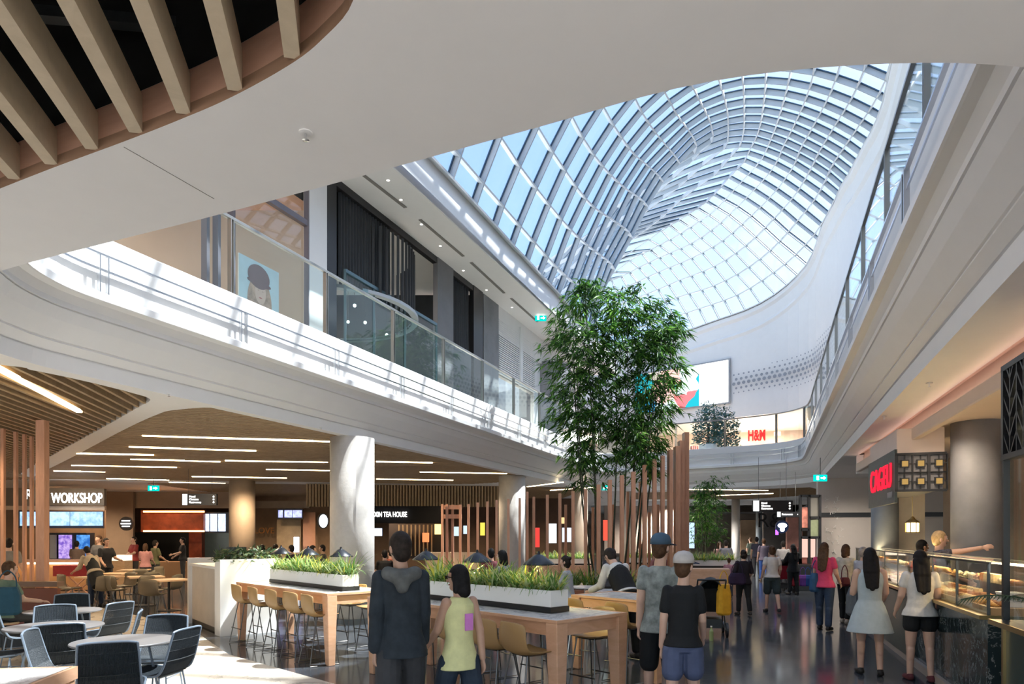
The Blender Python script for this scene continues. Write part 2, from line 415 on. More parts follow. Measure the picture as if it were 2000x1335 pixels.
# linear lights in the slatted ceilings: (x0,y0,x1,y1)
STR = [(278,850,655,862), (252,872,500,880), (150,885,300,888), (255,896,430,901), (440,899,640,902), (105,919,205,921), (140,908,345,912), (520,916,690,919), (735,901,845,903), (208,934,330,937), (375,930,560,933), (735,935,885,937), (330,941,440,943), (1030,950,1100,941), (1075,957,1170,950), (1345,955,1500,957), (1400,967,1510,963), (820,921,990,924)]
for i, (a, b, c, d) in enumerate(STR):
    p, q = atz(a, b, ZC-.005), atz(c, d, ZC-.005); mb = MB(); mb.bar(p, q, .05, .03)
    o = tag(obj('downlight_strip', mb, M['warm']), 'warm linear light in the slatted ceiling, ' + ['nearest and longest strip above the dining area', 'second strip from the void, above the white cabinet', 'short strip above the dining tables on the left', 'middle strip above the red food stall', 'strip ending beside the patterned column', 'short strip above the drinks kiosk sign', 'long strip above the round black sign', 'strip just left of the patterned column', 'strip just right of the patterned column', 'far strip above the green exit sign', 'far strip above the plain column', 'far strip above the black shop sign', 'farthest strip on the left, above the hanging directory', 'diagonal strip right of the second round column', 'second diagonal strip behind the bamboo', 'far strip beyond the atrium bridge', 'farthest strip beyond the atrium bridge', 'strip reaching towards the second round column'][i], 'ceiling light', 'linear ceiling lights')
p, q = atz(-8, 716, ZC-.01), atz(155, 803, ZC-.01); mb = MB(); mb.bar(p, q, .085, .04)
tag(obj('downlight_strip', mb, M['warm']), 'bright broad linear light in the left slatted coffer near the timber posts', 'ceiling light', 'linear ceiling lights')
# ---------------------------------------------------------------- outer walls
def wall(name, a, b, z0, z1, m, t=.2):
    mb = MB(); mb.bar(V((a[0],a[1],(z0+z1)/2)), V((b[0],b[1],(z0+z1)/2)), t, z1-z0); return struct(name, mb, m)
wall('wall_left', (-34,-7), (-34,64), 0, 10, M['beige']); wall('wall_back', (-34,64), (26,64), 0, 10, M['beige2'])
wall('wall_right', (26,-7), (26,64), 0, 18, M['beige']); wall('wall_near', (-34,-3.2), (26,-3.2), 3.8, 18, M['beige'])
mb = MB(); mb.prism([(-60,-60), (50,-60), (50,-3.3), (-60,-3.3)], -.01, .006); struct('floor_outside_bounce', mb, plain('bounce_paving', (.66,.64,.61), .7))  # unseen; added so sunlit ground bounces light up to the near soffit
# ---------------------------------------------------------------- level one, left side
SO = lambda Y, o: V((-10.4+o+.41*Y, Y, 0))     # shop front line
ZU = 9.9
mb = MB()
prof2 = [(0.0,ZU), (1.6,ZU), (1.62,ZU+.02), (1.62,ZU+.12), (1.52,ZU+.16), (1.52,ZU+.85), (1.35,ZU+.87), (1.35,ZU+.92), (.6,ZU+.92), (-24,ZU+.92)]
ys = [-3, 6, 12, 18, 24, 28, 31, 34.5]
mb.loft([[SO(y, o)+V((0,0,z)) for o, z in prof2] for y in ys], False, False)
mb.loft([[SO(y, o)+V((0,0,z)) for o, z in ((-24,ZU+.001), (0,ZU+.001))] for y in ys], False, False)
struct('ceiling_upper_left', mb, M['white'])
def front(y0, y1, z0, z1, m, name, o=0.0, t=.15, par=None):
    mb = MB(); mb.bar(SO(y0, o)+V((0,0,(z0+z1)/2)), SO(y1, o)+V((0,0,(z0+z1)/2)), t, z1-z0)
    return struct(name, mb, m, par)
front(14.62, 15.18, ZF, ZU, M['white'], 'wall_shop_pier')
front(22.9, 24.05, ZF, ZU, M['concrete'], 'wall_concrete_pier')
front(24.05, 34, ZU-1.0, ZU, M['white'], 'wall_upper_header', o=-.02)
front(27.6, 34, ZF, ZU, M['white'], 'wall_upper_end', o=-.1)
# fashion shop with framed glazing
y_of = lambda px: 10.4/(.41-(px-1000)/F)
mb = MB(); 
for px in (398, 420, 449, 597):
    y = y_of(px); mb.bar(SO(y,.03)+V((0,0,ZF)), SO(y,.03)+V((0,0,9.55)), .10, .12)
for z in (9.5, 8.45): mb.bar(SO(y_of(398),.03)+V((0,0,z)), SO(y_of(597),.03)+V((0,0,z)), .10, .12)
wf = struct('window_1', mb, plain('mauve_grey_frame', (.16,.145,.17), .4, .2))
mb = MB(); mb.quad(SO(y_of(449),0)+V((0,0,ZF)), SO(y_of(597),0)+V((0,0,ZF)), SO(y_of(597),0)+V((0,0,9.5)), SO(y_of(449),0)+V((0,0,9.5)))
obj('pane', mb, M['clear'], wf)
front(4, y_of(398), 9.0, ZU, M['white'], 'wall_shop_bulkhead', o=-.0)
mb = MB(); mb.loft([[SO(y, -.1)+V((0,0,8.98)), SO(y, -9)+V((0,0,8.98))] for y in (4, 15.1)], False, False); struct('ceiling_shop', mb, plain('peach_ceiling', (.72,.50,.38), .6))
front(4, 15.2, ZF, 9.2, M['beige2'], 'wall_shop_rear', o=-9.0)
mb = MB(); mb.bar(SO(15.15,-.1)+V((0,0,7.3)), SO(15.15,-9)+V((0,0,7.3)), .12, 3.8); struct('wall_shop_side', mb, M['beige2'])
# dark restaurant front
yd0, yd1 = 15.18, 22.9
front(yd0, yd0+.32, ZF, ZU, M['black'], 'wall_dark_pier', o=.0)
dark_t = plain('charcoal_panel', (.030,.034,.040), .5, var=.1)
def slatwall(px0, px1, z0, z1, name, n, o=-.05, mat=None):
    mb = MB(); y0, y1 = y_of(px0), y_of(px1)
    mb.mat(0).bar(SO(y0, o-.1)+V((0,0,(z0+z1)/2)), SO(y1, o-.1)+V((0,0,(z0+z1)/2)), .05, z1-z0)
    for i in range(n):
        y = y0+(y1-y0)*(i+.5)/n; mb.mat(1).bar(SO(y, o)+V((0,0,z0)), SO(y, o)+V((0,0,z1)), .07, .06)
    return struct(name, mb, [M['void'], mat or dark_t])
slatwall(665, 765, 7.75, 9.75, 'wall_dark_slats', 18)
slatwall(882, 918, 7.6, 9.8, 'wall_dark_slats_end', 8)
front(y_of(640), y_of(938), 9.72, ZU, M['black'], 'wall_dark_header')
front(y_of(849), y_of(880), ZF, ZU, plain('grey_stone_pier', (.17,.17,.18), .6), 'wall_grey_pier', o=.02)
front(y_of(920), y_of(938), ZF, ZU, M['black'], 'wall_dark_end', o=.02)
# recessed entrance, curved slat drum and interior
ctr = SO(y_of(800), -2.2); mb = MB()
for k in range(26):
    a = math.radians(-62+k*5.2); p = ctr+V((2.3*math.cos(a-.38), 2.3*math.sin(a-.38), 0)); mb.bar(p+V((0,0,7.75)), p+V((0,0,9.5)), .06, .05)
struct('wall_drum_slats', mb, dark_t)
mb = MB(); mb.lathe([(2.25,7.72), (2.42,7.72), (2.42,7.80), (2.25,7.80)], (ctr.x, ctr.y, 0), 40, False); struct('trim_drum_ring', mb, M['rib'])
front(15.3, 22.9, ZF, ZU, dark_t, 'wall_restaurant_rear', o=-5.5)
mb = MB(); mb.bar(SO(15.35,-.1)+V((0,0,7.6)), SO(15.35,-5.5)+V((0,0,7.6)), .12, 4.4); mb.bar(SO(22.8,-.1)+V((0,0,7.6)), SO(22.8,-5.5)+V((0,0,7.6)), .12, 4.4); struct('wall_restaurant_sides', mb, dark_t)
# glass screens of the restaurant front, with a teal glass lantern box
mb = MB(); y0, y1 = y_of(668), y_of(848)
mb.quad(SO(y0,.06)+V((0,0,ZF)), SO(y1,.06)+V((0,0,ZF)), SO(y1,.06)+V((0,0,7.9)), SO(y0,.06)+V((0,0,7.9)))
g = struct('window_2', mb, glass('teal_glass', (.62,.82,.86), 1.6))
mb = MB()
for px in (668, 725, 786, 848): mb.bar(SO(y_of(px),.07)+V((0,0,ZF)), SO(y_of(px),.07)+V((0,0,7.95)), .05, .05)
mb.bar(SO(y0,.07)+V((0,0,7.92)), SO(y1,.07)+V((0,0,7.92)), .06, .08)
obj('window_frame', mb, plain('teal_frame', (.10,.17,.20), .3, .4), g)
mb = MB(); mb.quad(SO(y_of(878),.05)+V((0,0,ZF)), SO(y_of(938),.05)+V((0,0,ZF)), SO(y_of(938),.05)+V((0,0,7.7)), SO(y_of(878),.05)+V((0,0,7.7)))
struct('window_3', mb, glass('teal_glass_end', (.62,.82,.86), 1.6))
# white louvred front further along
mb = MB()
for k in range(26):
    z = 7.55+k*.075; mb.bar(SO(24.1,.04)+V((0,0,z)), SO(27.5,.04)+V((0,0,z)), .06, .04)
struct('wall_white_louvre', mb, M['white'])
front(24.05, 27.6, 7.5, ZU, M['beige2'], 'wall_louvre_backing', o=-.12)
mb = MB(); mb.bar(SO(25.9,.06)+V((0,0,8.6)), SO(26.15,.06)+V((0,0,8.6)), .1, 2.2); struct('wall_louvre_post', mb, M['white'])
mb = MB(); mb.quad(SO(24.1,-.02)+V((0,0,ZF)), SO(27.5,-.02)+V((0,0,ZF)), SO(27.5,-.02)+V((0,0,7.5)), SO(24.1,-.02)+V((0,0,7.5)))
struct('window_4', mb, M['clear'])
front(24.05, 28, ZF, 7.6, plain('shop_interior', (.62,.55,.5), .6, var=.2, nscale=2), 'wall_small_shop', o=-2.5)
mb = MB(); c = SO(29.3, -.2); mb.lathe([(1.1,ZF), (1.1,9.0)], (c.x, c.y, 0), 40); struct('wall_concrete_drum', mb, M['concrete'], smooth=False)
# ---------------------------------------------------------------- skylight
RIB = {
 'a': {0:(873.8,347),1:(888,303.7)}, 'b': {0:(920.3,396.7),1:(934.5,356.2),2:(968.8,271.3)},
 'c': {0:(960.7,440),1:(973.9,400.7),2:(1006.2,322.9),3:(1040.6,249)},
 'd': {0:(994.6,477.4),1:(1007.2,439),2:(1038.6,364.3),3:(1071,293.6),4:(1106.3,227.8)},
 'e': {0:(1024.4,507.7),1:(1036.5,471.3),2:(1065.9,399.7),3:(1096.2,331),4:(1131.6,266.3),5:(1170,205.6)},
 'f': {0:(1048.6,534),1:(1061.8,500.6),2:(1088,425.8),3:(1117.5,361),4:(1151.8,298.6),5:(1190.4,240),6:(1232.9,186.4),7:(1277,146),14:(1657.8,72),15:(1708.4,87.3),16:(1755.9,105.5)},
 'g': {0:(1067.8,553),1:(1080,519.8),2:(1108,447),3:(1136.7,386.6),4:(1171,322.9),5:(1208.6,264),6:(1248,215.7),7:(1293.6,173),8:(1339,138.9),9:(1393.6,114.2),10:(1444,99.4),11:(1498,93.4),12:(1550.6,96),13:(1600,101.5),14:(1648.7,113.6),15:(1694,127.7),16:(1737.7,146)},
 'h': {0:(1085,571.4),1:(1097,538),2:(1124.4,463.2),3:(1154.9,404.8),4:(1187,339),5:(1221.8,285.7),6:(1262,236),7:(1306.7,194.5),8:(1351,164),9:(1401.7,142),10:(1449,128.7),11:(1498,124.7),12:(1548.6,127.7),13:(1594,135.2),14:(1637.6,147),15:(1681,162),16:(1721.5,180.3)},
 'i': {0:(1099,587.6),1:(1115,551),2:(1140.6,476.4),3:(1170,412.7),4:(1200.6,351.8),5:(1236,301),6:(1275,254),7:(1315.8,217.7),8:(1362,185.4),9:(1407.8,165),10:(1453,154),11:(1498,151.5),12:(1542.5,154.6),13:(1586,163.5),14:(1626.5,176),15:(1665,191.4),16:(1703,210.6),17:(1722.5,220.7)},
 'j': {0:(1111,601.7),1:(1128.5,558),2:(1155.8,488.5),3:(1183,421.8),4:(1214.7,365),5:(1249,310),6:(1286.5,267),7:(1328,231),8:(1370,201.5),9:(1415,183),10:(1453.5,175),11:(1496,173.2),12:(1537.5,178.3),13:(1577.5,187.8),14:(1614,199.5),15:(1650.7,215.7),16:(1686,234),17:(1709,249)},
 'k': {2:(1166.9,494.6),3:(1199,433),4:(1227.8,373),5:(1262,321.5),7:(1338,244),8:(1378.5,215.7),9:(1418,200.5),10:(1454.3,193.5),11:(1493.7,192.4),12:(1531.4,197.5),13:(1568.8,207.6),14:(1603.2,220.7),15:(1636.6,236),16:(1671.9,256),17:(1696,271)},
 'l': {2:(1179,504.7),3:(1213.4,442),4:(1239,381),5:(1273,330.5),7:(1346,256),8:(1384.6,229.8),9:(1421,216.7),10:(1454.3,209.6),11:(1491.7,209.6),12:(1526.4,215.7),13:(1560.8,225.8),14:(1593,239),15:(1625.5,255),16:(1658.8,274.3),17:(1684.7,294)},
 'm': {2:(1187,512),3:(1221.5,449),4:(1251,390),5:(1281.4,338.6),7:(1352.2,266.2),8:(1388.6,244),9:(1422,231.9),10:(1454.3,225.8),11:(1489.7,225.8),12:(1521.3,232.9),13:(1552.7,242),14:(1584,256),15:(1615.3,272.3),16:(1647.7,291.5),17:(1674.6,312.8)},
 'n': {2:(1194,522),3:(1228.6,459),4:(1259,399),5:(1289.5,348.8),7:(1356.2,277.4),8:(1390.6,256),9:(1422,244),10:(1454.3,240),11:(1486.7,240),12:(1516.3,248),13:(1545.6,257),14:(1574.9,271.3),15:(1605.2,288.5),16:(1636,307.5),17:(1666.5,330.6)},
 'o': {2:(1199,545),3:(1232.6,481),4:(1263,413),5:(1295,365),6:(1327,322),7:(1359,291),8:(1390.6,268.3),9:(1422,256),10:(1453.3,252),11:(1482.6,254),12:(1510.2,262.2),13:(1536.5,272.3),14:(1565,286),15:(1598.7,301.2),16:(1628,321.4),17:(1656,344.7)},
 'p': {9:(1421,268.3),10:(1451.3,265.2),11:(1477.6,266.2),12:(1505,274.3),13:(1530,285),14:(1563.3,299.2),15:(1592.7,316.4),16:(1622,335.6),17:(1648,359)},
 'q': {9:(1419,280.4),10:(1446.2,278.4),11:(1470.5,279.4),12:(1499.6,288),13:(1528,298.2),14:(1557.3,314.4),15:(1584.6,331.6),16:(1616,352.8),17:(1641,374)},
 'r': {10:(1438,291.5),11:(1461.2,293.1),12:(1493.6,303.3),13:(1518.8,314.4),14:(1547.1,329.5),15:(1574.4,348.7),16:(1604.8,369),17:(1633,391)},
 's': {11:(1459,308.3),12:(1480.4,318.4),13:(1507.7,332.6),14:(1536,348.7),15:(1564.3,368),16:(1593.7,391.2),17:(1621,414.5)},
 't': {10:(1418,325),11:(1441,321.5),12:(1465.3,335.6),13:(1492.6,349.8),14:(1519.8,367),15:(1549.2,387.2),16:(1576.5,409.4),17:(1608,435.7)},
 'u': {11:(1424.8,340.7),12:(1449,354.8),13:(1475.4,367),14:(1504.7,386.2),15:(1531,406.4),16:(1559.3,430.6),17:(1593.7,458),18:(1601.8,464)},
 'v': {11:(1408.6,360.9),12:(1432.9,371),13:(1460.2,385.1),14:(1487.5,403.3),15:(1514.8,425.6),16:(1542,451.9),17:(1575.5,476),18:(1592.7,492)},
 'w': {11:(1395.5,375),12:(1417.7,389.2),13:(1442,402.3),14:(1468.3,420.5),15:(1495.6,443.8),16:(1525,470),17:(1556.2,496.4),18:(1579.5,515.6)},
 'x': {11:(1380.3,390.2),12:(1403.6,403.3),13:(1425.8,417.5),14:(1451,437.7),15:(1478.4,463),16:(1506.7,489.3),17:(1536,515.6),18:(1560,536.8)},
 'y': {11:(1364,403.3),12:(1387.4,420.5),13:(1409.7,435.7),14:(1432,456),15:(1458.2,480),16:(1486,505.6),17:(1512,532),18:(1538,557)},
 'z': {11:(1344,416),12:(1368,431.6),13:(1391.5,450),14:(1413.7,471.2),15:(1438,495.5),16:(1464.4,522.8),17:(1489.7,549),18:(1518,573.3)},
 'A': {11:(1328,428),12:(1350.2,444),13:(1369.4,466.2),14:(1392.6,483.4),15:(1421,508.6),16:(1441,537),17:(1467.5,563.2),18:(1485.7,594.6)},
 'B': {11:(1307.7,438),12:(1332,457),13:(1352.2,476.3),14:(1374.4,494.5),15:(1395.7,521.8),16:(1418,549),17:(1441,578.4),18:(1455,605.7)},
 'C': {11:(1293,448),12:(1309.7,468.2),13:(1330,485.4),14:(1352.2,504.6),15:(1374.4,530.9),16:(1396.7,559.2),17:(1415,587.5),18:(1432,615.8)},
 'D': {11:(1279.4,462),12:(1287.5,480.3),13:(1310.7,494.5),14:(1330,514.7),15:(1352.2,539),16:(1372.4,567.3),17:(1393.6,594.6),18:(1405.8,622)},
 'E': {12:(1271.3,486.4),13:(1289.5,502.6),14:(1309.7,522.8),15:(1328,547),16:(1347,573.3),17:(1366.4,603.7),18:(1382.5,632)},
 'F': {12:(1255,493.5),13:(1269.3,512.7),14:(1287.5,530.9),15:(1307.7,557.2),16:(1324,581.4),17:(1342,611.8),18:(1357,641)},
 'G': {12:(1239,500.6),13:(1249,523.8),14:(1265.3,542),15:(1287.5,565.3),16:(1301.6,589.5),17:(1318,619),18:(1331,649)},
 'H': {13:(1230.9,530.9),14:(1247,551),15:(1266,574),16:(1280,598),17:(1295,627),18:(1306,656)},
 'I': {13:(1214.7,539),14:(1226.8,560.2),15:(1244,583),16:(1257,607),17:(1270,634),18:(1280,662)},
}
order = list('abcdefghijklmnopqrstuvwxyzABCDEFGHI')
Cs = {}
cc = [15.2,16.62,18.05,19.45,20.72,21.95,22.97,23.97,24.93,25.83]
for i, k in enumerate(order):
    if i < 10: Cs[k] = cc[i]
    else:
        st = .93 if i <= 17 else max(.24, .93-.085*(i-17))
        Cs[k] = Cs[order[i-1]]+st
ax = V((math.sin(math.radians(22)), math.cos(math.radians(22)), 0)); au = V((ax.y, -ax.x, 0))
def uz(px, py, c):
    d = V(((px-1000)/F, 1, (HZ-py)/F)); Y = c/(d.x*ax.x+d.y*ax.y); p = d*Y
    return p.dot(au), CH+p.z
NL = 19
G = []                         # grid of (C,u,z)
for i, k in enumerate(order):
    G.append({j: uz(px, py, Cs[k]) for j, (px, py) in RIB[k].items()})
sill_u = lambda c: sum(uz(*RIB[k][0], Cs[k])[0] for k in 'bcdefg')/6
su = sill_u(0)
# near ribs: borrow the missing right-hand part from rib h
for i in range(0, 6):
    own = max(j for j in G[i] if j < 10)
    du = [G[i][own][q]-G[7][own][q] for q in (0, 1)]
    for j in range(own+1, 17):
        if j not in G[i]:
            w = max(0, 1-(j-own)/6); G[i][j] = (G[7][j][0]+du[0]*w, G[7][j][1]+du[1]*w)
u17 = G[8][17][0]
for i in range(0, 8): G[i][17] = (u17+.05, G[8][17][1]-.05)
# far ribs: the hidden left part swings outward behind the waist
for i in range(10, len(order)):
    k = i-13
    sh = -.06*max(0, i-10)**1.0-(0 if k < 1 else .25+.85*(k-1)**1.08)
    base = (su+max(sh, -9.5), 10.75+.0*k+min(2.6, max(0, k)*.13)); G[i].setdefault(0, base)
    j1 = min(j for j in G[i] if j > 0); u1, z1 = G[i][j1]
    miss = [j for j in range(1, j1) if j not in G[i]]
    if i <= 13:
        for j in (1,):
            if j not in G[i]: G[i][j] = (base[0]+.45*(u1-base[0]), base[1]+.52*(z1-base[1]))
    for j in [j for j in range(1, j1) if j not in G[i]]:
        t = j/j1; cu, cz = base[0]+.12*(u1-base[0]), base[1]+.92*(z1-base[1])
        G[i][j] = ((1-t)**2*base[0]+2*t*(1-t)*cu+t*t*u1, (1-t)**2*base[1]+2*t*(1-t)*cz+t*t*z1)
    js = sorted(G[i])
    for a, b in zip(js, js[1:]):
        for j in range(a+1, b):
            t = (j-a)/(b-a); G[i][j] = tuple(G[i][a][q]*(1-t)+G[i][b][q]*t for q in (0, 1))
for i in range(len(order)):
    if 18 not in G[i]: G[i][18] = G[i][17]
# gentle smoothing of tracing noise along the roof
for _ in range(1):
    H = [dict(g) for g in G]
    for i in range(1, len(G)-1):
        for j in range(1, 18):
            w_ = .12 if 11 <= i <= 16 and j < 10 else .25; H[i][j] = tuple((1-2*w_)*G[i][j][q]+w_*(G[i-1][j][q]+G[i+1][j][q]) for q in (0, 1))
    for i in range(18, len(G)-1): H[i][18] = tuple(.5*G[i][18][q]+.25*(G[i-1][18][q]+G[i+1][18][q]) for q in (0, 1))
    G = H
rows = []
for c in [15.2-1.42*k for k in range(9, 0, -1)]:
    rows.append((c, [G[0][j] for j in range(NL)]))
for i, k in enumerate(order): rows.append((Cs[k], [G[i][j] for j in range(NL)]))
for k in range(1, 6):
    rows.append((rows[-1][0]+.16, [(2*a[0]-b[0]-.06*k, 2*a[1]-b[1]-.02) for a, b in zip(rows[-1][1], rows[-2][1])]))
P = [[ax*c+au*u+V((0,0,z)) for u, z in r] for c, r in rows]
NRW = len(P)
def pn(i, j):
    a = P[min(i+1, NRW-1)][j]-P[max(i-1, 0)][j]; jj = min(j, 17)
    b = P[i][min(jj+1, 17)]-P[i][max(jj-1, 0)]
    n = b.cross(a); 
    if n.length < 1e-6: return V((0,0,-1))
    n.normalize(); return n if n.dot(V((2.0, 20, 8))-P[i][j]) > 0 else -n
PN = [[pn(i, j) for j in range(NL)] for i in range(NRW)]
mb = MB(); vs = [p for r in P for p in r]; fs = []
for i in range(NRW-1):
    for j in range(NL-1):
        a, b, c, d = i*NL+j, i*NL+j+1, (i+1)*NL+j+1, (i+1)*NL+j
        if (vs[a]-vs[b]).length < 1e-4 and (vs[c]-vs[d]).length < 1e-4: continue
        fs.append((a, b, c, d) if (vs[a]-vs[b]).length > 1e-4 else (a, c, d))
mb.add(vs, fs)
sky = struct('window_skylight', mb, M['roofglass'])
mb = MB()
for i in range(NRW):            # deep transverse fins hanging under the glass
    dep = .19; w = .055
    for j in range(NL-1):
        p, q = P[i][j], P[i][j+1]
        if (p-q).length < 1e-3: continue
        t = (q-p).normalized(); n1_, n2_ = PN[i][j], PN[i][j+1]
        s = t.cross(n1_).normalized()*w/2; s2 = t.cross(n2_).normalized()*w/2
        mb.add([p-s, p+s, p+s+n1_*dep, p-s+n1_*dep, q-s2, q+s2, q+s2+n2_*dep, q-s2+n2_*dep], [(0,1,5,4),(1,2,6,5),(2,3,7,6),(3,0,4,7)])
obj('glazing_rib', mb, M['rib'], sky)
mb = MB()
for i in range(NRW):            # dark gasket along the near side of every fin
    for j in range(NL-1):
        p, q = P[i][j], P[i][j+1]
        if (p-q).length < 1e-3: continue
        mb.bar(p-ax*.052+PN[i][j]*.02, q-ax*.052+PN[i][j+1]*.02, .05, .03, up=PN[i][j])
obj('gasket', mb, plain('dark_gasket', (.035,.085,.15), .5, var=0), sky)
mb = MB()
for j in range(NL):
    for i in range(NRW-1):
        if j == 18 and (P[i][18]-P[i][17]).length < 1e-3: continue
        p, q = P[i][j]+PN[i][j]*.10, P[i+1][j]+PN[i+1][j]*.10
        mb.bar(p, q, .05, .18, up=PN[i][j])
obj('glazing_bar', mb, plain('painted_bar', (.66,.69,.72), .45, .05, .02), sky)
# white walls below the roof edge on the right and round the far end
edge = [P[i][18] for i in range(NRW)]
ZW = 8.1
mb = MB(); rg = []
for i in range(NRW):
    p = edge[i]; d = (edge[min(i+1, NRW-1)]-edge[max(i-1, 0)]); d.z = 0; d.normalize(); n = V((d.y, -d.x, 0))
    rg.append([p+n*.02, p-n*.12+V((0,0,-.10)), p-n*.12+V((0,0,-.30)), p+n*.0+V((0,0,-.45)), p+n*.02+V((0,0,-1.0)), p-n*.06+V((0,0,-1.15)), p+n*.03+V((0,0,-1.3)), V((p.x, p.y, ZW))+n*.05, V((p.x, p.y, ZW))+n*.4, V((p.x, p.y, ZW))+n*14])
last = rg[-1]; sh = V((-14,5,0)); rg.append([q+sh for q in last])
mb.loft(rg, False, False)
struct('wall_far', mb, M['white'])
# level-two edge behind the waist on the left, closing the roof
mb = MB()
for i in range(NRW-1):
    a, b = P[i][0], P[i+1][0]; mb.quad(a, b, V((b.x,b.y,9.95)), V((a.x,a.y,9.95)))
a = P[-1][0]; b = edge[-1]
mb.loft([[P[-1][j] for j in range(NL)], [V((P[-1][j].x, P[-1][j].y, 9.9)) for j in range(NL)]], False, False)
struct('trim_skylight_sill', mb, M['white'])
mb = MB(); mb.loft([[P[0][j] for j in range(NL)], [V((P[0][j].x, P[0][j].y, 5.4)) for j in range(NL)]], False, False)
struct('wall_skylight_near', mb, M['white'])
# ================================================================ right-hand food counters
CT = lambda Y, o=0.0: V((2.34+o+.343*Y, Y, 0))
dC = V((.343,1,0)).normalized(); nC = V((dC.y,-dC.x,0)); angC = math.atan2(dC.y, dC.x)
# bulkhead with lit cove and the lower food-hall ceiling
mb = MB(); prB = [(2.80,3.80), (2.80,3.82), (2.98,3.82), (2.98,3.62), (2.90,3.60), (2.80,3.60), (2.78,3.58), (2.78,3.42), (2.80,3.40), (14,3.40)]
prB = [(-.0,3.80), (.16,3.86), (.16,3.60), (.06,3.60), (.0,3.60), (-.01,3.585), (-.01,3.42), (.0,3.40), (.10,3.40), (.12,3.62), (13,3.62)]
mb.loft([[CT(y, .44+o)+V((0,0,z)) for o, z in prB] for y in (1.5, 6, 12, 17.2)], False, False)
struct('ceiling_food_hall', mb, plain('warm_plaster', (.70,.57,.49), .6, var=.02))
mb = MB(); mb.bar(CT(2, .55)+V((0,0,3.607)), CT(17, .55)+V((0,0,3.607)), .05, .01); struct('trim_cove_light', mb, M['pinkglow'])
mb = MB(); a = CT(17.2, .44); b = a+nC*8; mb.bar(a+V((0,0,3.6)), b+V((0,0,3.6)), .1, .5); struct('trim_bulkhead_end', mb, M['soffit'])
def dl(px, py, z, name='downlight', lab='', rr=.055):
    p = atz(px, py, z); r = thing(name, lab, 'downlight', p-V((0,0,.003)), group='recessed downlights')
    mb = MB(); mb.lathe([(rr*1.35,0), (rr*1.35,-.012), (rr,-.012), (rr,0)], n=18, cap=False); obj('trim_ring', mb, M['white'], r)
    mb = MB(); mb.lathe([(rr,-.004), (.001,-.004)], n=18, cap=False); obj('lens', mb, M['warmdl'], r)
dl(1893, 826, 3.62, lab='downlight in front of the grey concrete column'); dl(1820, 862, 3.62, lab='downlight above the lattice header of the food counter')
# front counter: marble face, teal kick, brass ledge, glass case
cnt = thing('food_counter', 'long dark marble food counter with brass ledge and lit glass case', 'counter', CT(10))
cnt.rotation_euler = (0,0,angC-math.pi/2)
y0, y1 = -3.55, 5.0   # local along-counter
mb = MB(); mb.box((.27,(y0+y1)/2,.53), (.52,y1-y0,.90)); obj('counter_body', mb, M['dmarble'], cnt)
mb = MB(); mb.box((.25,(y0+y1)/2,.05), (.58,y1-y0,.10)); obj('kick_plinth', mb, plain('pale_stone_kick', (.32,.27,.24), .5), cnt)
mb = MB(); mb.box((.25,(y0+y1)/2,1.0), (.62,y1-y0,.04)); obj('ledge', mb, M['brass'], cnt)
mb = MB(); mb.box((.28,(y0+y1)/2,1.055), (.46,y1-y0-.1,.07)); obj('display_deck', mb, plain('warm_deck', (.42,.26,.12), .4), cnt)
gl = MB(); fm = MB(); hi = 1.53
gl.box((.03,(y0+y1)/2,(1.02+hi)/2), (.012,y1-y0-.02,hi-1.04)); obj('front_glass', gl, M['clear'], cnt)
gl = MB(); gl.box((.25,(y0+y1)/2,hi), (.46,y1-y0-.02,.012)); obj('top_glass', gl, M['clear'], cnt)
k = y0+.05
while k < y1: fm.box((.03,k,(1.02+hi)/2), (.022,.022,hi-1.02)); k += 1.05
fm.box((.03,(y0+y1)/2,hi), (.02,y1-y0,.02)); fm.box((.48,(y0+y1)/2,hi), (.02,y1-y0,.02)); obj('case_frame', fm, M['dsteel'], cnt)
mb = MB(); mb.box((.36,(y0+y1)/2,1.30), (.26,y1-y0-.2,.012)); obj('upper_shelf', mb, M['clear'], cnt)
mb = MB(); mb.box((.40,(y0+y1)/2,hi-.03), (.05,y1-y0-.3,.02)); obj('case_light', mb, emit('case_light', (1,.70,.36), 22), cnt)
# teal glass skirt in front of the far half of the counter
mb = MB(); mb.box((-.04,2.2,.52), (.02,5.4,.86)); obj('skirt_panel', mb, M['teal'], cnt)
pals = [(.62,.34,.10), (.75,.48,.18), (.48,.20,.07), (.80,.62,.35), (.66,.28,.12), (.85,.72,.5)]
pmat = [plain('pastry_%s' % n, c, .5, var=.3, nscale=30) for n, c in zip(('golden','honey','brown','cream','caramel','pale'), pals)]
def pastry(kind):
    mb = MB()
    if kind == 0:
        for t in range(7):
            a = -1.1+t*.366; r = .026*(1-abs(t-3)/4.5); mb.ell((.06*math.sin(a), .05*math.cos(a)-.03, r), (r*1.1, r*1.2, r), 8, 6)
    elif kind == 1: mb.lathe([(.001,0), (.045,0), (.055,.02), (.05,.045), (.02,.06), (.001,.062)], n=10)
    elif kind == 2: mb.lathe([(.018,0), (.05,.0), (.058,.02), (.05,.04), (.018,.04), (.012,.02), (.018,0)], n=12, cap=False)
    else: mb.box((0,0,.03), (.10,.07,.06)); mb.box((0,0,.066), (.09,.06,.012))
    return mb
pname = ['croissant', 'bun', 'ring_doughnut', 'cake_slice']; protos = {}
Rc = Matrix.Rotation(angC-math.pi/2, 3, 'Z'); nP = 0
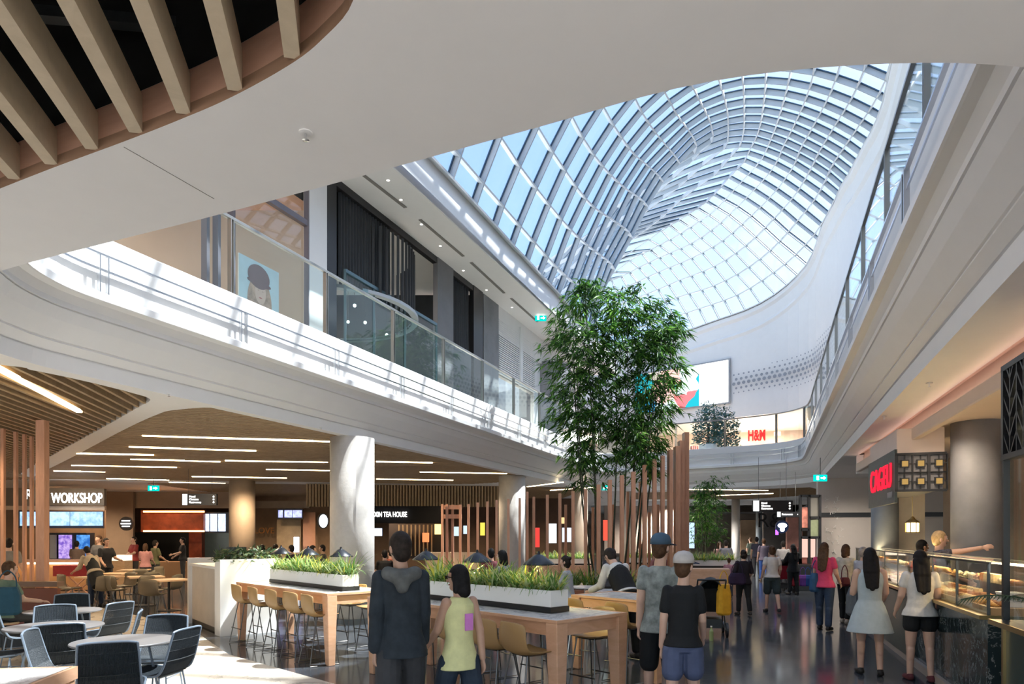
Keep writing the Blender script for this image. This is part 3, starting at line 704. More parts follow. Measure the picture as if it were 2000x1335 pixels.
for row in range(5):
    yy = y0+.25; zone = 0
    while yy < y1-.2:
        kd = (int((yy+row*.35)*1.4)+row) % 4; ci = (int((yy-y0)*1.7)+row*2) % 6
        x = (.12, .22, .32, .42, .36)[row]; z = 1.09 if row < 4 else 1.306
        loc = CT(10)+Rc@V((x, yy, z)); lab = '%s %s in %s of the lit glass counter case, among its like' % (('golden','honey','brown','cream','caramel','pale')[ci], pname[kd].replace('_', ' '), ('the front row','the second row','the third row','the back row','the upper shelf')[row])
        if (kd, ci) not in protos:
            o = obj(pname[kd], pastry(kd), pmat[ci], None, kd != 3); protos[(kd, ci)] = o
        else:
            o = protos[(kd, ci)].copy(); C.objects.link(o)
        o.location = loc; o.rotation_euler = (0,0,rnd.uniform(0,6.2)); tag(o, lab, 'pastry', 'pastries %s %s row %d' % (('golden','honey','brown','cream','caramel','pale')[ci], pname[kd], row)); nP += 1
        yy += .145+rnd.uniform(0,.02)
# stacked white takeaway containers at the counter end
for k in range(3):
    mb = MB(); mb.prism([(-.12,-.09), (.12,-.09), (.12,.09), (-.12,.09)], 0, .055); mb.prism([(-.125,-.095), (.125,-.095), (.125,.095), (-.125,.095)], .055, .068)
    p = CT(10)+Rc@V((.30,-3.25+.0*k,1.092+k*.07)) if k < 2 else CT(10)+Rc@V((.30,-2.9,1.092))
    tag(obj('takeaway_box', mb, M['white'], None, loc=p, rz=angC+.1*k), ['white takeaway box at the near end of the glass case, lower of two', 'white takeaway box on top of another at the counter end', 'white takeaway box standing alone beside the stacked pair'][k], 'box')
# near kiosk: teal bar, black post, chevron lattice header, glass, palm
kio = thing('corner_kiosk', 'dark teal food kiosk with black post and chevron lattice header', 'kiosk', CT(6.15), angC-math.pi/2)
mb = MB(); mb.box((.40,-2.0,.5), (.80,4.0,1.0)); obj('counter_body', mb, M['teal'], kio)
mb = MB(); mb.box((.36,-2.0,1.02), (.94,4.06,.04)); obj('worktop', mb, plain('dark_top', (.05,.045,.04), .3), kio)
mb = MB(); mb.box((-.01,.01,.5), (.03,.04,1.0)); mb.box((-.12,-2.0,1.02), (.02,4.06,.045)); obj('brass_edge', mb, M['brass'], kio)
mb = MB(); mb.box((.0,.0,1.75), (.05,.05,1.5)); obj('post', mb, M['black'], kio)
mb = MB()
za, zb = 2.50, 3.30
mb.box((0,-2,za), (.06,4.06,.05)); mb.box((0,-2,zb), (.06,4.06,.05)); mb.box((0,.0,(za+zb)/2), (.06,.05,zb-za))
def lseg(y0, z0, y1, z1):     # clipped lattice bar in the header plane
    ts = [0, 1]
    for lo, hi_, a, b in ((za, zb, z0, z1), (-4, 0, y0, y1)):
        if abs(b-a) > 1e-6:
            t0, t1 = (lo-a)/(b-a), (hi_-a)/(b-a); ts = [max(ts[0], min(t0, t1)), min(ts[1], max(t0, t1))]
    if ts[1]-ts[0] > .02: mb.bar((0, y0+(y1-y0)*ts[0], z0+(z1-z0)*ts[0]), (0, y0+(y1-y0)*ts[1], z0+(z1-z0)*ts[1]), .02, .05, up=(1,0,0))
for k in range(26):
    y = -.02-k*.155; up_ = 1 if k % 2 else -1
    for r_ in range(-3, 9): z = za+r_*.17; lseg(y, z+(0 if up_ > 0 else .20), y-.155, z+(.20 if up_ > 0 else 0))
    if k: lseg(y, za, y-.001, zb)
obj('lattice_header', mb, M['black'], kio)
mb = MB(); mb.box((.08,-2,(za+zb)/2), (.02,4.0,zb-za)); obj('header_backing', mb, plain('blue_grey_backing', (.20,.21,.26), .5), kio)
mb = MB()
for y, z in ((-.27,3.02), (-.44,2.76), (-.62,3.1)): mb.bar((.06,y,z), (.06,y-.10,z-.14), .05, .02)
obj('lit_tile', mb, emit('header_tile', (1,.88,.5), 2.0), kio)
mb = MB(); mb.box((.02,-2,1.76), (.012,3.95,1.44)); obj('glass_front', mb, M['clear'], kio)
mb = MB(); mb.box((1.6,-1.2,1.7), (.1,3.0,3.3)); obj('back_wall', mb, plain('olive_wall', (.24,.20,.11), .5, var=.2), kio)
mb = MB(); mb.box((1.50,-.25,1.75), (.05,.16,.75)); obj('light_tube', mb, emit('tube', (1,.95,1), 5), kio)
# palm on the kiosk bar
pl = thing('potted_palm', 'dark green potted palm on the teal kiosk bar', 'plant', CT(6.15)+Rc@V((.24,-.30,1.04)))
mb = MB(); mb.lathe([(.07,0), (.10,.16), (.09,.16), (.08,.14)], n=16); obj('pot', mb, M['black'], pl)
mb = MB(); rr = random.Random(4)
for k in range(16):
    a = rr.uniform(0, 6.28); e = rr.uniform(.35, 1.3); l = rr.uniform(.45,.8); pts = []
    for t in range(6):
        u = t/5; pts.append(V((math.cos(a)*l*u*math.cos(e), math.sin(a)*l*u*math.cos(e), .15+l*u*math.sin(e)-.35*l*u*u)))
    mb.tube(pts, .006, 5)
    for t in range(1, 24):
        u = t/24; i = min(4, int(u*5)); f = u*5-i; p = pts[i]*(1-f)+pts[i+1]*f; d = (pts[i+1]-pts[i]).normalized(); sd = d.cross(V((0,0,1))).normalized()
        for sgn in (-1, 1):
            tip = p+sd*sgn*.16*(1-.6*u)+d*.10-V((0,0,.05)); mb.add([p, p+d*.02, tip], [(0,1,2)])
obj('frond', mb, plain('palm_green', (.025,.06,.025), .5), pl)
# second kiosk header with red sign
hd = thing('kiosk_header', 'black square lattice kiosk header with red lit sign and gold tiles', 'kiosk header', V((6.47,11.5,2.55)), angC-math.pi/2)
mb = MB(); mb.box((.36,1.3,.30), (.66,2.56,.58)); obj('header_box', mb, plain('header_grey', (.15,.15,.16), .6), hd)
mb = MB(); mb.box((.36,1.3,.83), (.70,2.6,.42)); obj('upper_fascia', mb, bpy.data.materials['warm_plaster'], hd)
GT = emit('gold_tile', (.62,.38,.12), .5)
mb = MB(); z0_, z1_ = .0, .61; W = .30
mb.box((.36,-.0,z0_), (.76,.06,.04)); mb.box((.36,-.0,z1_), (.76,.06,.04)); mb.box((.0,.0,.3), (.05,.06,.62))
for c in range(3):
    x0_ = .015+c*.235+(.03 if c == 2 else 0); mb.box((x0_+.232,-.0,.3), (.018 if c != 1 else .045,.05,.6))
    for r_ in range(2):
        cx, cz = x0_+.115, .15+.3*r_
        mb.box((x0_+.115,0,.30), (.23,.05,.02)); mb.box((cx,0,cz), (.23,.03,.014)); mb.box((cx,0,cz), (.016,.03,.30))
        for d_ in (-1, 1): mb.box((cx+d_*.055,-.005,cz), (.018,.05,.126)); mb.box((cx,-.005,cz+d_*.055), (.126,.05,.018))
        gm = MB(); gm.box((cx,-.012,cz), (.09,.045,.09)); obj('gold_tile', gm, GT, hd)
obj('square_lattice', mb, M['black'], hd)
mb = MB(); mb.box((-.0,1.3,.25), (.04,2.6,.9)); obj('sign_panel', mb, plain('sign_dark_green', (.02,.035,.035), .5, var=.5, nscale=14), hd)
text('lettering', 'CAGEU', .60, emit('red_bulbs', (.95,.012,.03), 1.35), hd, (-.03,1.25,.27), (math.pi/2,0,-math.pi/2), .012, sx=1.05)
mb = MB()
for k in range(6):
    y = .2+k*.07
    for q in range(2): mb.bar((-.03,y,-.1), (-.03,y-.03+.05*q,.0), .008, .01)
obj('small_mark', mb, plain('mark_grey', (.45,.45,.45), .6), hd)
def column(name, label, px, Y, w, z1, m, base=None):
    c = atY(px, HZ, Y); r = w/F*Y/2; o = thing(name, label, 'column', (c.x, Y, 0))
    mb = MB(); mb.lathe([(r,0), (r,z1)], n=48); s_ = obj('shaft', mb, m, o)
    s_.data.polygons.foreach_set('use_smooth', [len(p.vertices) == 4 for p in s_.data.polygons])
    mb = MB(); mb.lathe([(r+.015,0), (r+.015,.12), (r,.12)], n=48, cap=False); obj('skirting', mb, M['dsteel'], o); return o
column('concrete_column', 'round grey concrete column standing behind the glass food counter', 1907.5, 11.0, 87, 3.62, M['concrete'])
column('concrete_column', 'blue grey round column below the red lit kiosk sign', 1728, 14.6, 48, 3.62, plain('bluegrey', (.22,.25,.30), .5, var=.1))
# hall behind the kiosk
mb = MB(); a = CT(14.5, 1.9); b = CT(4, 3.6); mb.bar(V((a.x,a.y,1.7)), V((b.x,b.y,1.7)), .1, 3.4); struct('wall_food_back', mb, plain('food_back', (.30,.24,.19), .6, var=.1))
mb = MB(); p = atY(1752, 1000, 14.9); q = atY(1806, 1000, 14.7); mb.bar(V((p.x,p.y,1.7)), V((q.x,q.y,1.7)), .06, 2.4); struct('wall_cream_panel', mb, plain('cream_panel', (.80,.72,.60), .6))
ln = thing('hanging_lantern', 'glowing brass lantern hanging in the kiosk under the lattice header', 'lantern', atY(1782, 1040, 13.6))
mb = MB(); mb.tube([(0,0,.32), (0,0,1.2)], .008, 6); obj('hanging_rod', mb, M['brass'], ln)
mb = MB(); mb.lathe([(.02,.33), (.06,.27), (.13,.22), (.13,.20), (.05,.2)], n=8); mb.lathe([(.13,0), (.13,.02), (.05,.02)], n=8)
for k in range(8):
    a = k*math.pi/4; mb.bar((.125*math.cos(a), .125*math.sin(a), 0), (.125*math.cos(a), .125*math.sin(a), .21), .012, .012)
obj('lantern_cage', mb, M['brass'], ln)
mb = MB(); mb.lathe([(.11,.02), (.115,.1), (.11,.2)], n=8); obj('lantern_glass', mb, emit('lantern_glow', (1,.80,.42), 4), ln)
# far end wall of the food bay with dark stripe and display frame
YW = 24.0; xa = atY(1596, HZ, YW).x; zt = 3.8
mb = MB(); mb.bar(V((xa,YW,zt/2)), V((xa+7,YW-.9,zt/2)), .2, zt); wl = struct('wall_bay', mb, plain('bay_wall', (.52,.46,.41), .6, var=.03))
mb = MB(); mb.bar(V((xa-.02,YW-.12,2.52)), V((xa+7,YW-1.02,2.52)), .04, .15); obj('dark_stripe', mb, M['black'], wl)
mb = MB(); rr = random.Random(3)
for k in range(60):
    px, py = rr.uniform(1612,1690), rr.uniform(968,1080); p = atY(px, py, YW-.2); a = rr.uniform(0,3.14)
    for q in range(3): mb.bar(p, p+V((math.cos(a+q*2.1)*.07, 0, math.sin(a+q*2.1)*.07)), .018, .01)
obj('flower_motif', mb, plain('pale_motif', (.72,.69,.64), .6), wl)
ds = thing('display_screen', 'black framed display partition with coloured panels and posters at the end wall', 'partition', V((0,0,0)))
def pr(px, py, Y=22.6): return atY(px, py, Y)
mb = MB()
for x in (1563, 1580, 1601):
    mb.bar(pr(x, 1100), pr(x, 966), .08, .08)
mb.bar(pr(1563,1135), pr(1563,1090), .08,.08); mb.bar(pr(1601,1150), pr(1601,1090), .08,.08)
for x0_, x1_, y in ((1563,1601,968), (1580,1601,1010), (1563,1601,1049), (1563,1580,1034)): mb.bar(pr(x0_,y), pr(x1_,y), .08, .08)
obj('frame', mb, M['black'], ds)
def panel(name, x0_, x1_, y0_, y1_, m): 
    mb = MB(); c = (pr(x0_,y0_,22.62)+pr(x1_,y1_,22.62))/2; d = pr(x1_,y0_,22.62)-pr(x0_,y1_,22.62); mb.box(c, (abs(d.x), .03, abs(d.z))); obj(name, mb, m, ds)
panel('grey_panel', 1581, 1600, 970, 1008, plain('g_panel', (.16,.15,.13), .5)); panel('green_panel', 1581, 1600, 1014, 1047, plain('gr_panel', (.24,.27,.16), .4, var=.25))
panel('picture', 1566, 1578, 990, 1030, plain('picture_print', (.42,.16,.12), .4, var=.6, nscale=4)); panel('notice', 1566, 1592, 1052, 1088, emit('notice_lit', (.75,.48,.40), .8))
mb = MB(); c = pr(1578, 1112, 22.4); mb.box((c.x,c.y,.42), (1.2,.5,.84)); tag(obj('side_cabinet', mb, M['black'], None, bevel=.01), 'low black cabinet below the black framed display partition', 'cabinet')
# ceiling details on the right: smoke grille and speakers are flush discs
for px, py, lab in ((1815,747,'small round sprinkler head on the right soffit nearest the counters'), (1727,812,'small round sprinkler on the right soffit further from the camera')):
    p = atz(px, py, ZC); o = thing('sprinkler', lab, 'sprinkler', p)
    mb = MB(); mb.lathe([(.04,-.001), (.04,-.01), (.015,-.012)], n=16); obj('plate', mb, M['steel'], o)
    mb = MB(); mb.lathe([(.008,-.01), (.008,-.05), (.02,-.052), (.02,-.056)], n=10); obj('head', mb, M['steel'], o)
# ================================================================ balustrades
def ringpath(a, b):  # indices of ring points between two ring indices
    i = a; out = []
    while True:
        out.append(i); 
        if i == b: break
        i = (i+1) % NR
    return out
def nearest(p): return min(range(NR), key=lambda i: (ring[i]-V((p.x,p.y,0))).length)
iL0, iL1 = nearest(V((-5.2,7.7,0))), nearest(LL(29.2)); iF1 = nearest(V((10.86,25.6,0))); iR1 = nearest(RR(4.2))
def resample(idx, o, z, step, start=0.0):
    pts = [off(i, o, z) for i in idx]; nn = [rnorm(i) for i in idx]; out = []; d = -start; nxt = 0.0; acc = 0.0
    nxt = start
    for k in range(len(pts)-1):
        seg = (pts[k+1]-pts[k]).length
        while nxt <= acc+seg:
            t = (nxt-acc)/seg; out.append((pts[k].lerp(pts[k+1], t), nn[k].lerp(nn[k+1], t).normalized())); nxt += step
        acc += seg
    return out
def balustrade(label, idx, step, start, glabel):
    b = thing('glass_balustrade', label, 'balustrade', off(idx[len(idx)//2], 0.06, 5.45))
    base = b.location.copy()
    hr = [off(i, .06, 6.6)-base for i in idx]
    mb = MB(); 
    rings = [[p+rnorm(i)*x+V((0,0,z)) for x, z in ((-.03,-.02),(.03,-.02),(.03,.02),(-.03,.02))] for p, i in zip(hr, idx)]
    mb.loft(rings); obj('handrail', mb, M['dsteel2'], b)
    mb = MB(); rings = [[p+rnorm(i)*x+V((0,0,z)) for x, z in ((-.022,.021),(.022,.021),(.022,.028),(-.022,.028))] for p, i in zip(hr, idx)]
    mb.loft(rings); obj('handrail_cap', mb, M['steel'], b)
    sp = resample(idx, .06, 5.45, step, start)
    for p, n in sp:
        mb = MB(); d = V((-n.y, n.x, 0))
        for s in (-.025, .025): mb.bar(p-base+d*s, p-base+d*s+V((0,0,1.13)), .014, .07, up=n)
        obj('post', mb, M['dsteel2'], b)
    fine = resample(idx, .06, 5.45, .15, 0)
    js = [min(range(len(fine)), key=lambda q: (fine[q][0]-p).length) for p, n in sp]
    js = sorted(set([0]+js+[len(fine)-1]))
    for a, c in zip(js, js[1:]):
        if c-a < 2: continue
        mb = MB(); seg = fine[a:c+1]
        rg = [[q-base+n*x+V((0,0,z)) for x, z in ((-.006,.0),(.006,.0),(.006,1.12),(-.006,1.12))] for q, n in seg[0:]]
        mb.loft(rg); obj('glass_panel', mb, M['bal'], b)
    # stand-off guard rail in front of the fascia
    g = thing('guard_rail', glabel, 'guard rail', off(idx[len(idx)//2], -.13, 4.72)); base = g.location.copy()
    mb = MB(); r1 = [off(i, -.13, 5.17)-base for i in idx]
    mb.loft([[p+rnorm(i)*x+V((0,0,z)) for x, z in ((-.02,-.012),(.02,-.012),(.02,.012),(-.02,.012))] for p, i in zip(r1, idx)]); obj('top_rail', mb, M['steel'], g)
    mb = MB(); r1 = [off(i, -.13, 4.99)-base for i in idx]
    mb.loft([[p+rnorm(i)*x+V((0,0,z)) for x, z in ((-.008,-.012),(.008,-.012),(.008,.012),(-.008,.012))] for p, i in zip(r1, idx)]); obj('lower_rail', mb, M['steel'], g)
    for p, n in resample(idx, -.13, 4.72, step, start):
        d = V((-n.y, n.x, 0)); mb = MB()
        for s in (-.055, .055):
            q = p-base+d*s; mb.bar(q+V((0,0,-.02)), q+V((0,0,.46)), .016, .05, up=n); mb.bar(q+V((0,0,.0)), q+n*.16+V((0,0,.0)), .03, .02)
        obj('bracket_pair', mb, M['steel'], g)
M['dsteel2'] = plain('bronze_steel', (.34,.34,.33), .28, .8, .03)
balustrade('glass balustrade with steel handrail along the left upper gallery', ringpath(iL0, iL1), 2.27, .55, 'steel guard rail on brackets below the left gallery glass')
balustrade('curved glass balustrade across the far end of the upper gallery', ringpath(iL1, iF1), 2.1, .4, 'steel guard rail below the far curved glass balustrade')
balustrade('glass balustrade with dark handrail along the right upper gallery', ringpath(iF1, iR1), 2.27, .1, 'steel guard rail on brackets below the right gallery glass')
# ================================================================ round columns on the left
M['colw'] = M['colstone']
column('round_column', 'patterned pale round column beside the first marble bar table', 688, 14.1, 85, 3.8, M['colstone'])
column('round_column', 'pale round column standing behind the timber post screen', 1000, 23.0, 52, 3.8, M['colstone'])
column('round_column', 'slim beige column behind the white service counter', 473, 25.0, 48, 3.8, plain('beigecol', (.42,.33,.25), .6))
column('round_column', 'beige column lit from above behind the thin timber posts', 1133, 29.0, 30, 3.8, plain('beigecol2', (.45,.36,.28), .6))
column('round_column', 'far pale round column in the distant walkway', 1437, 38.0, 16, 3.8, M['white'])
column('round_column', 'far blue grey column further down the walkway', 1483, 44.0, 13, 3.8, plain('bluecol', (.22,.27,.32), .5))
column('round_column', 'beige column behind the tallest timber fins', 1222, 31, 22, 3.8, plain('beigecol3', (.45,.38,.30), .6))
# ================================================================ bar tables
def bar_table(label, p0, p1, width, legs=True, th=.045, apron=.12, H=1.0):
    p0 = V((p0[0],p0[1],0)); p1 = V((p1[0],p1[1],0)); d = (p1-p0); Ln = d.length; d.normalize()
    t = thing('bar_table', label, 'table', (p0+p1)/2, math.atan2(d.y, d.x))
    # local: x along, y positive is away from the camera (left normal)
    w = width; mb = MB()
    mb.box((0,w/2,H-.02), (Ln-.06,w-.06,.03)); obj('marble_top', mb, M['marble'], t)
    mb = MB(); e = .03
    mb.box((0,e/2,H-.015), (Ln,e,.03)); mb.box((0,w-e/2,H-.015), (Ln,e,.03)); mb.box((-Ln/2+e/2,w/2,H-.015), (e,w-2*e,.03)); mb.box((Ln/2-e/2,w/2,H-.015), (e,w-2*e,.03))
    obj('edge_trim', mb, M['oakr'], t)
    mb = MB(); z = H-.035-apron/2
    mb.box((0,.05,z), (Ln-.02,.04,apron)); mb.box((0,w-.05,z), (Ln-.02,.04,apron)); mb.box((-Ln/2+.05,w/2,z), (.04,w-.1,apron)); mb.box((Ln/2-.05,w/2,z), (.04,w-.1,apron))
    obj('apron', mb, M['oakr'], t)
    for sx in (-1, 1):
        for y in (.075, w-.075):
            mb = MB(); x = sx*(Ln/2-.075); cx = sx*(Ln/2-.06); 
            mb.loft([[V((cx+a*.05, y+b*.05, 0)) for a, b in ((-1,-1),(1,-1),(1,1),(-1,1))], [V((x+a*.075, y+b*.075, H-.16)) for a, b in ((-1,-1),(1,-1),(1,1),(-1,1))], [V((x+a*.075, y+b*.075, H-.03)) for a, b in ((-1,-1),(1,-1),(1,1),(-1,1))]])
            obj('leg', mb, M['oakr'], t, bevel=.008)
    return t
M['oakr'] = wood('orange_oak', (.62,.35,.21), (.72,.43,.28), (1.5,1.5,6), .4)
T1 = bar_table('marble topped oak bar table beside the patterned column', (-4.75,11.75), (-2.53,9.35), 1.02)
T2 = bar_table('marble topped oak bar table in front, behind the walking man', (-1.89,8.9), (.42,6.38), 1.06)
d47 = math.atan2(-.735, .678)
T3 = bar_table('marble topped oak bar table behind the teenager in the camouflage shirt', (.80,9.25), (1.74,8.22), .9)
mb = MB()
T4 = bar_table('corner of a marble and oak table at the lower left', (-3.3,6.3), (-3.02,5.98), .2) if False else None
t4 = thing('low_table', 'marble topped oak table cropped at the lower left corner', 'table', (0,0,0))
c1 = atz(152, 1300, .74); c2 = atz(100, 1293, .74); 
e1 = V((.68,-.735,0)); e2 = V((-.735,-.68,0))
q0 = V((c1.x, c1.y, 0)); LN, WD = 1.6, .9
ax1 = V((-1,-.16,0)).normalized(); ax2 = V((.16,-1,0)).normalized()
t4.location = q0; t4.rotation_euler = (0,0,math.atan2(ax2.y, ax2.x)+math.pi/2)
mb = MB(); mb.box((-LN/2,-WD/2,.725), (LN-.06,WD-.06,.03)); obj('marble_top', mb, M['marble'], t4)
mb = MB(); mb.box((-LN/2,-.02,.69), (LN,.04,.10)); mb.box((-LN/2,-WD+.02,.69), (LN,.04,.10)); mb.box((-.02,-WD/2,.69), (.04,WD-.08,.10)); mb.box((-LN+.02,-WD/2,.69), (.04,WD-.08,.10)); obj('apron', mb, M['oakr'], t4)
for x, y in ((-.06,-.06), (-LN+.06,-.06), (-.06,-WD+.06), (-LN+.06,-WD+.06)):
    mb = MB(); mb.box((x,y,.32), (.09,.09,.64)); obj('leg', mb, M['oakr'], t4)
# ================================================================ bar stools
def shell_pts(w, d, hb, lift=.0):   # grid of a bucket shell: rows front->seat->back top
    prof = [(d*.5,.0), (d*.45,-.012), (d*.2,-.03), (-d*.15,-.035), (-d*.38,-.015), (-d*.5,.06), (-d*.56,.16), (-d*.60,hb*.75), (-d*.63,hb)]
    rows = []
    for i, (y, z) in enumerate(prof):
        r = []; n = 9; ww = w*(1.0, 1.0, 1, 1, 1, .99, .97, .92, .84)[i]
        for k in range(n):
            u = -1+2*k/(n-1); back = max(0, (i-4)/4)
            r.append(V((u*ww/2, y+abs(u)**2.4*(.09*back if i > 4 else 0.0), z+(abs(u)**3)*(.045 if 1 < i < 6 else .02)*(1 if i < 7 else 0)-(.035*abs(u)**4 if i == 8 else 0))))
        rows.append(r)
    return rows
def shell(w, d, hb, t=.014):
    rows = shell_pts(w, d, hb); mb = MB(); n = len(rows[0]); m = len(rows)
    def nrm(i, k):
        a = rows[min(i+1, m-1)][k]-rows[max(i-1, 0)][k]; b = rows[i][min(k+1, n-1)]-rows[i][max(k-1, 0)]
        return a.cross(b).normalized()
    A = [rows[i][k]+nrm(i, k)*t/2 for i in range(m) for k in range(n)]; B = [rows[i][k]-nrm(i, k)*t/2 for i in range(m) for k in range(n)]
    fs = []; o = m*n
    for i in range(m-1):
        for k in range(n-1):
            q = (i*n+k, i*n+k+1, (i+1)*n+k+1, (i+1)*n+k); fs.append(q); fs.append(tuple(o+x for x in reversed(q)))
    bd = [k for k in range(n)]+[i*n+n-1 for i in range(1, m)]+[(m-1)*n+k for k in range(n-2, -1, -1)]+[i*n for i in range(m-2, 0, -1)]
    for a, b in zip(bd, bd[1:]+bd[:1]): fs.append((a, o+a, o+b, b))
    mb.add(A+B, fs); return mb
def make_stool(label, loc, rz):
    s = thing('bar_stool', label, 'stool', loc, rz, None); H = .70
    mb = shell(.44, .40, .30); mb.v = [(x, y, z+H) for x, y, z in mb.v]
    o = obj('shell_seat', mb, M['tan'], s, True); sb = o.modifiers.new('s', 'SUBSURF'); sb.levels = 1; sb.render_levels = 1
    for sx in (-1, 1):
        mb = MB(); a = V((sx*.13,.12,H-.03)); b = V((sx*.20,.20,.012)); c = V((sx*.20,-.22,.012)); d = V((sx*.13,-.10,H-.03))
        mb.tube([a, a.lerp(b,.5), b, b.lerp(c,.5), c, c.lerp(d,.5), d, d.lerp(a,.5), a], .0085, 7); obj('sled_frame', mb, M['wire'], s)
    for nm, a, y, z in (('foot_rail',.187,.175,.26), ('foot_rail',.185,-.19,.26), ('seat_bar',.13,.10,H-.035), ('seat_bar',.13,-.08,H-.035)):
        mb = MB(); mb.tube([(-a,y,z), (a,y,z)], .008, 6); obj(nm, mb, M['wire'], s)
    return s
def along(T, x, y): return T.location+Matrix.Rotation(T.rotation_euler.z, 3, 'Z')@V((x, y, 0))
st = make_stool('tan bar stool at the far left end of the marble table beside the patterned column', along(T1,-1.42,-.06), d47)
tr = {}
def xpx(T, px, y):      # position along a table whose picture column is px
    return min((abs(1000+F*along(T, q*.01, y).x/along(T, q*.01, y).y-px), q*.01) for q in range(-190, 191))[1]
def stool(T, x, y, lab, rz=0.0): return copy_tree(st, along(T, x, y), T.rotation_euler.z+rz, lab)
FIRST = True
ordn = ['first','second','third','fourth','fifth']
st.location = along(T1, xpx(T1, 483, .03), .03)
for k, x in enumerate([xpx(T1, q, .03) for q in (516, 551, 588, 624)]):
    stool(T1, x, .03, '%s tan bar stool from the left along the near side of the first bar table' % ordn[k+1], rnd.uniform(-.1,.1))
for k, x in enumerate((-1.1,-.4,.3,1.0)):
    stool(T1, x, 1.12, '%s tan bar stool from the left on the column side of the first bar table' % ordn[k], math.pi+rnd.uniform(-.1,.1))
for k, x in enumerate([xpx(T2, q, -.15) for q in (832, 893, 963, 1022)]):
    stool(T2, x, -.10, ['tan bar stool showing between the walking man and the person in yellow','tan bar stool just behind the person in the pale yellow top','tan bar stool left of the front table corner leg, second from it','tan bar stool nearest the front corner leg of the front bar table'][k], rnd.uniform(-.1,.1))
for k, x in enumerate((-.5,.35,1.15)):
    stool(T2, x, 1.16, ['tan bar stool behind the front table near its planter middle','tan bar stool behind the front table near the planter end','tan bar stool behind the front table under its right corner'][k], math.pi+rnd.uniform(-.15,.15))
stool(T3, -.45, -.12, 'tan bar stool pushed up to the table behind the teenager, left one', .1); stool(T3, .35, -.14, 'tan bar stool beside the bare arm of the teenager in the camouflage shirt', -.1)
for o in [c for c in C.objects if c.name.startswith('bar_stool')]: o['group'] = 'tan bar stools at the marble tables'
# ================================================================ planters with grasses and black lamps on the tables
leafm = [leafmat('grass_pale', (.44,.52,.26), .3, 5), leafmat('grass_green', (.13,.26,.06), .3, 5), leafmat('grass_yellow', (.52,.50,.08), .3, 5)]
def grass_clump(r, n, h, spread):
    mb = MB()
    for k in range(n):
        a = r.uniform(0, 6.283); l = r.uniform(.6, 1.0)*h; w = r.uniform(.007,.015); b = V((r.uniform(-.09,.09), r.uniform(-.05,.05), 0)); out = V((math.cos(a), math.sin(a), 0)); sd = V((-out.y, out.x, 0)); mb.mat(r.choice((0,0,1,1,1,2)))
        reach = r.uniform(.3, 1.15)*spread; dr = r.uniform(.4,1.5); ps = []
        for t in range(6):
            u = t/5; p = b+out*reach*u+V((0,0, l*(u*1.5-u*u*dr))); ww = w*(1-u*.9)*(.6+.8*min(1, u*3))
            ps.append((p-sd*ww, p+sd*ww))
        vs = [q for pr_ in ps for q in pr_]; mb.add(vs, [(2*t, 2*t+1, 2*t+3, 2*t+2) for t in range(5)])
    return mb
clumps = [grass_clump(random.Random(20+k), 95, .36, .30) for k in range(4)]
cmesh = []
for c_ in clumps:
    o = obj('spider_plant', c_, leafm); cmesh.append(o.data); bpy.data.objects.remove(o)
def planter(label, loc, rz, ln, n, name='planter_box', w=.26):
    p = thing(name, label, 'planter', loc, rz)
    mb = MB(); mb.box((0,0,.03), (ln+.02,w+.02,.06)); obj('black_base', mb, M['black'], p)
    mb = MB(); t = .012
    mb.box((0,-w/2+t/2,.145), (ln,t,.17)); mb.box((0,w/2-t/2,.145), (ln,t,.17)); mb.box((-ln/2+t/2,0,.145), (t,w-2*t,.17)); mb.box((ln/2-t/2,0,.145), (t,w-2*t,.17)); obj('white_trough', mb, M['white'], p)
    mb = MB(); mb.box((0,0,.12), (ln-.03,w-.03,.10)); obj('soil', mb, M['brown'], p)
    for k in range(n):
        o = bpy.data.objects.new('spider_plant', cmesh[k % 4]); C.objects.link(o); o.parent = p
        o.location = (-ln/2+ln*(k+.5)/n, rnd.uniform(-.03,.03), .16); o.rotation_euler = (0,0,rnd.uniform(0,6.28)); s = rnd.uniform(.85,1.2); o.scale = (s,s,s)
    return p
def lamp(label, loc):
    l = thing('table_lamp', label, 'lamp', loc, 0)
    mb = MB(); mb.lathe([(.06,0), (.06,.012), (.008,.02), (.008,.48)], n=16); obj('stem', mb, M['black'], l)
    mb = MB(); mb.lathe([(.012,.62), (.018,.60), (.018,.585), (.05,.575), (.185,.475), (.19,.462), (.18,.462), (.05,.56), (.012,.57)], n=28, cap=False); obj('lamp_shade', mb, plain('navy_black_shade', (.016,.019,.026), .35, .2) if 'navy_black_shade' not in bpy.data.materials else bpy.data.materials['navy_black_shade'], l, True)
    mb = MB(); mb.ell((0,0,.525), .03, 10, 8); obj('bulb', mb, emit('lamp_bulb', (1,.8,.45), 12) if 'lamp_bulb' not in bpy.data.materials else bpy.data.materials['lamp_bulb'], l)
    lt = light0((loc[0], loc[1], loc[2]+.47), 14, (1,.86,.35))
def light0(loc, e, col):
    l = bpy.data.lights.new('lamp_light', 'POINT'); l.energy = e; l.color = col; l.shadow_soft_size = .04
    o = bpy.data.objects.new('lamp_light', l); C.objects.link(o); o.location = loc; return o
def tl(T, x, y, z=1.0): p = along(T, x, y); return (p.x, p.y, z)
planter('white trough of variegated grasses on the bar table beside the patterned column', tl(T1, .10, .52), T1.rotation_euler.z, 2.5, 11)
planter('white trough of variegated grasses on the front bar table behind the person in yellow', tl(T2, .12, .55), T2.rotation_euler.z, 2.2, 10)
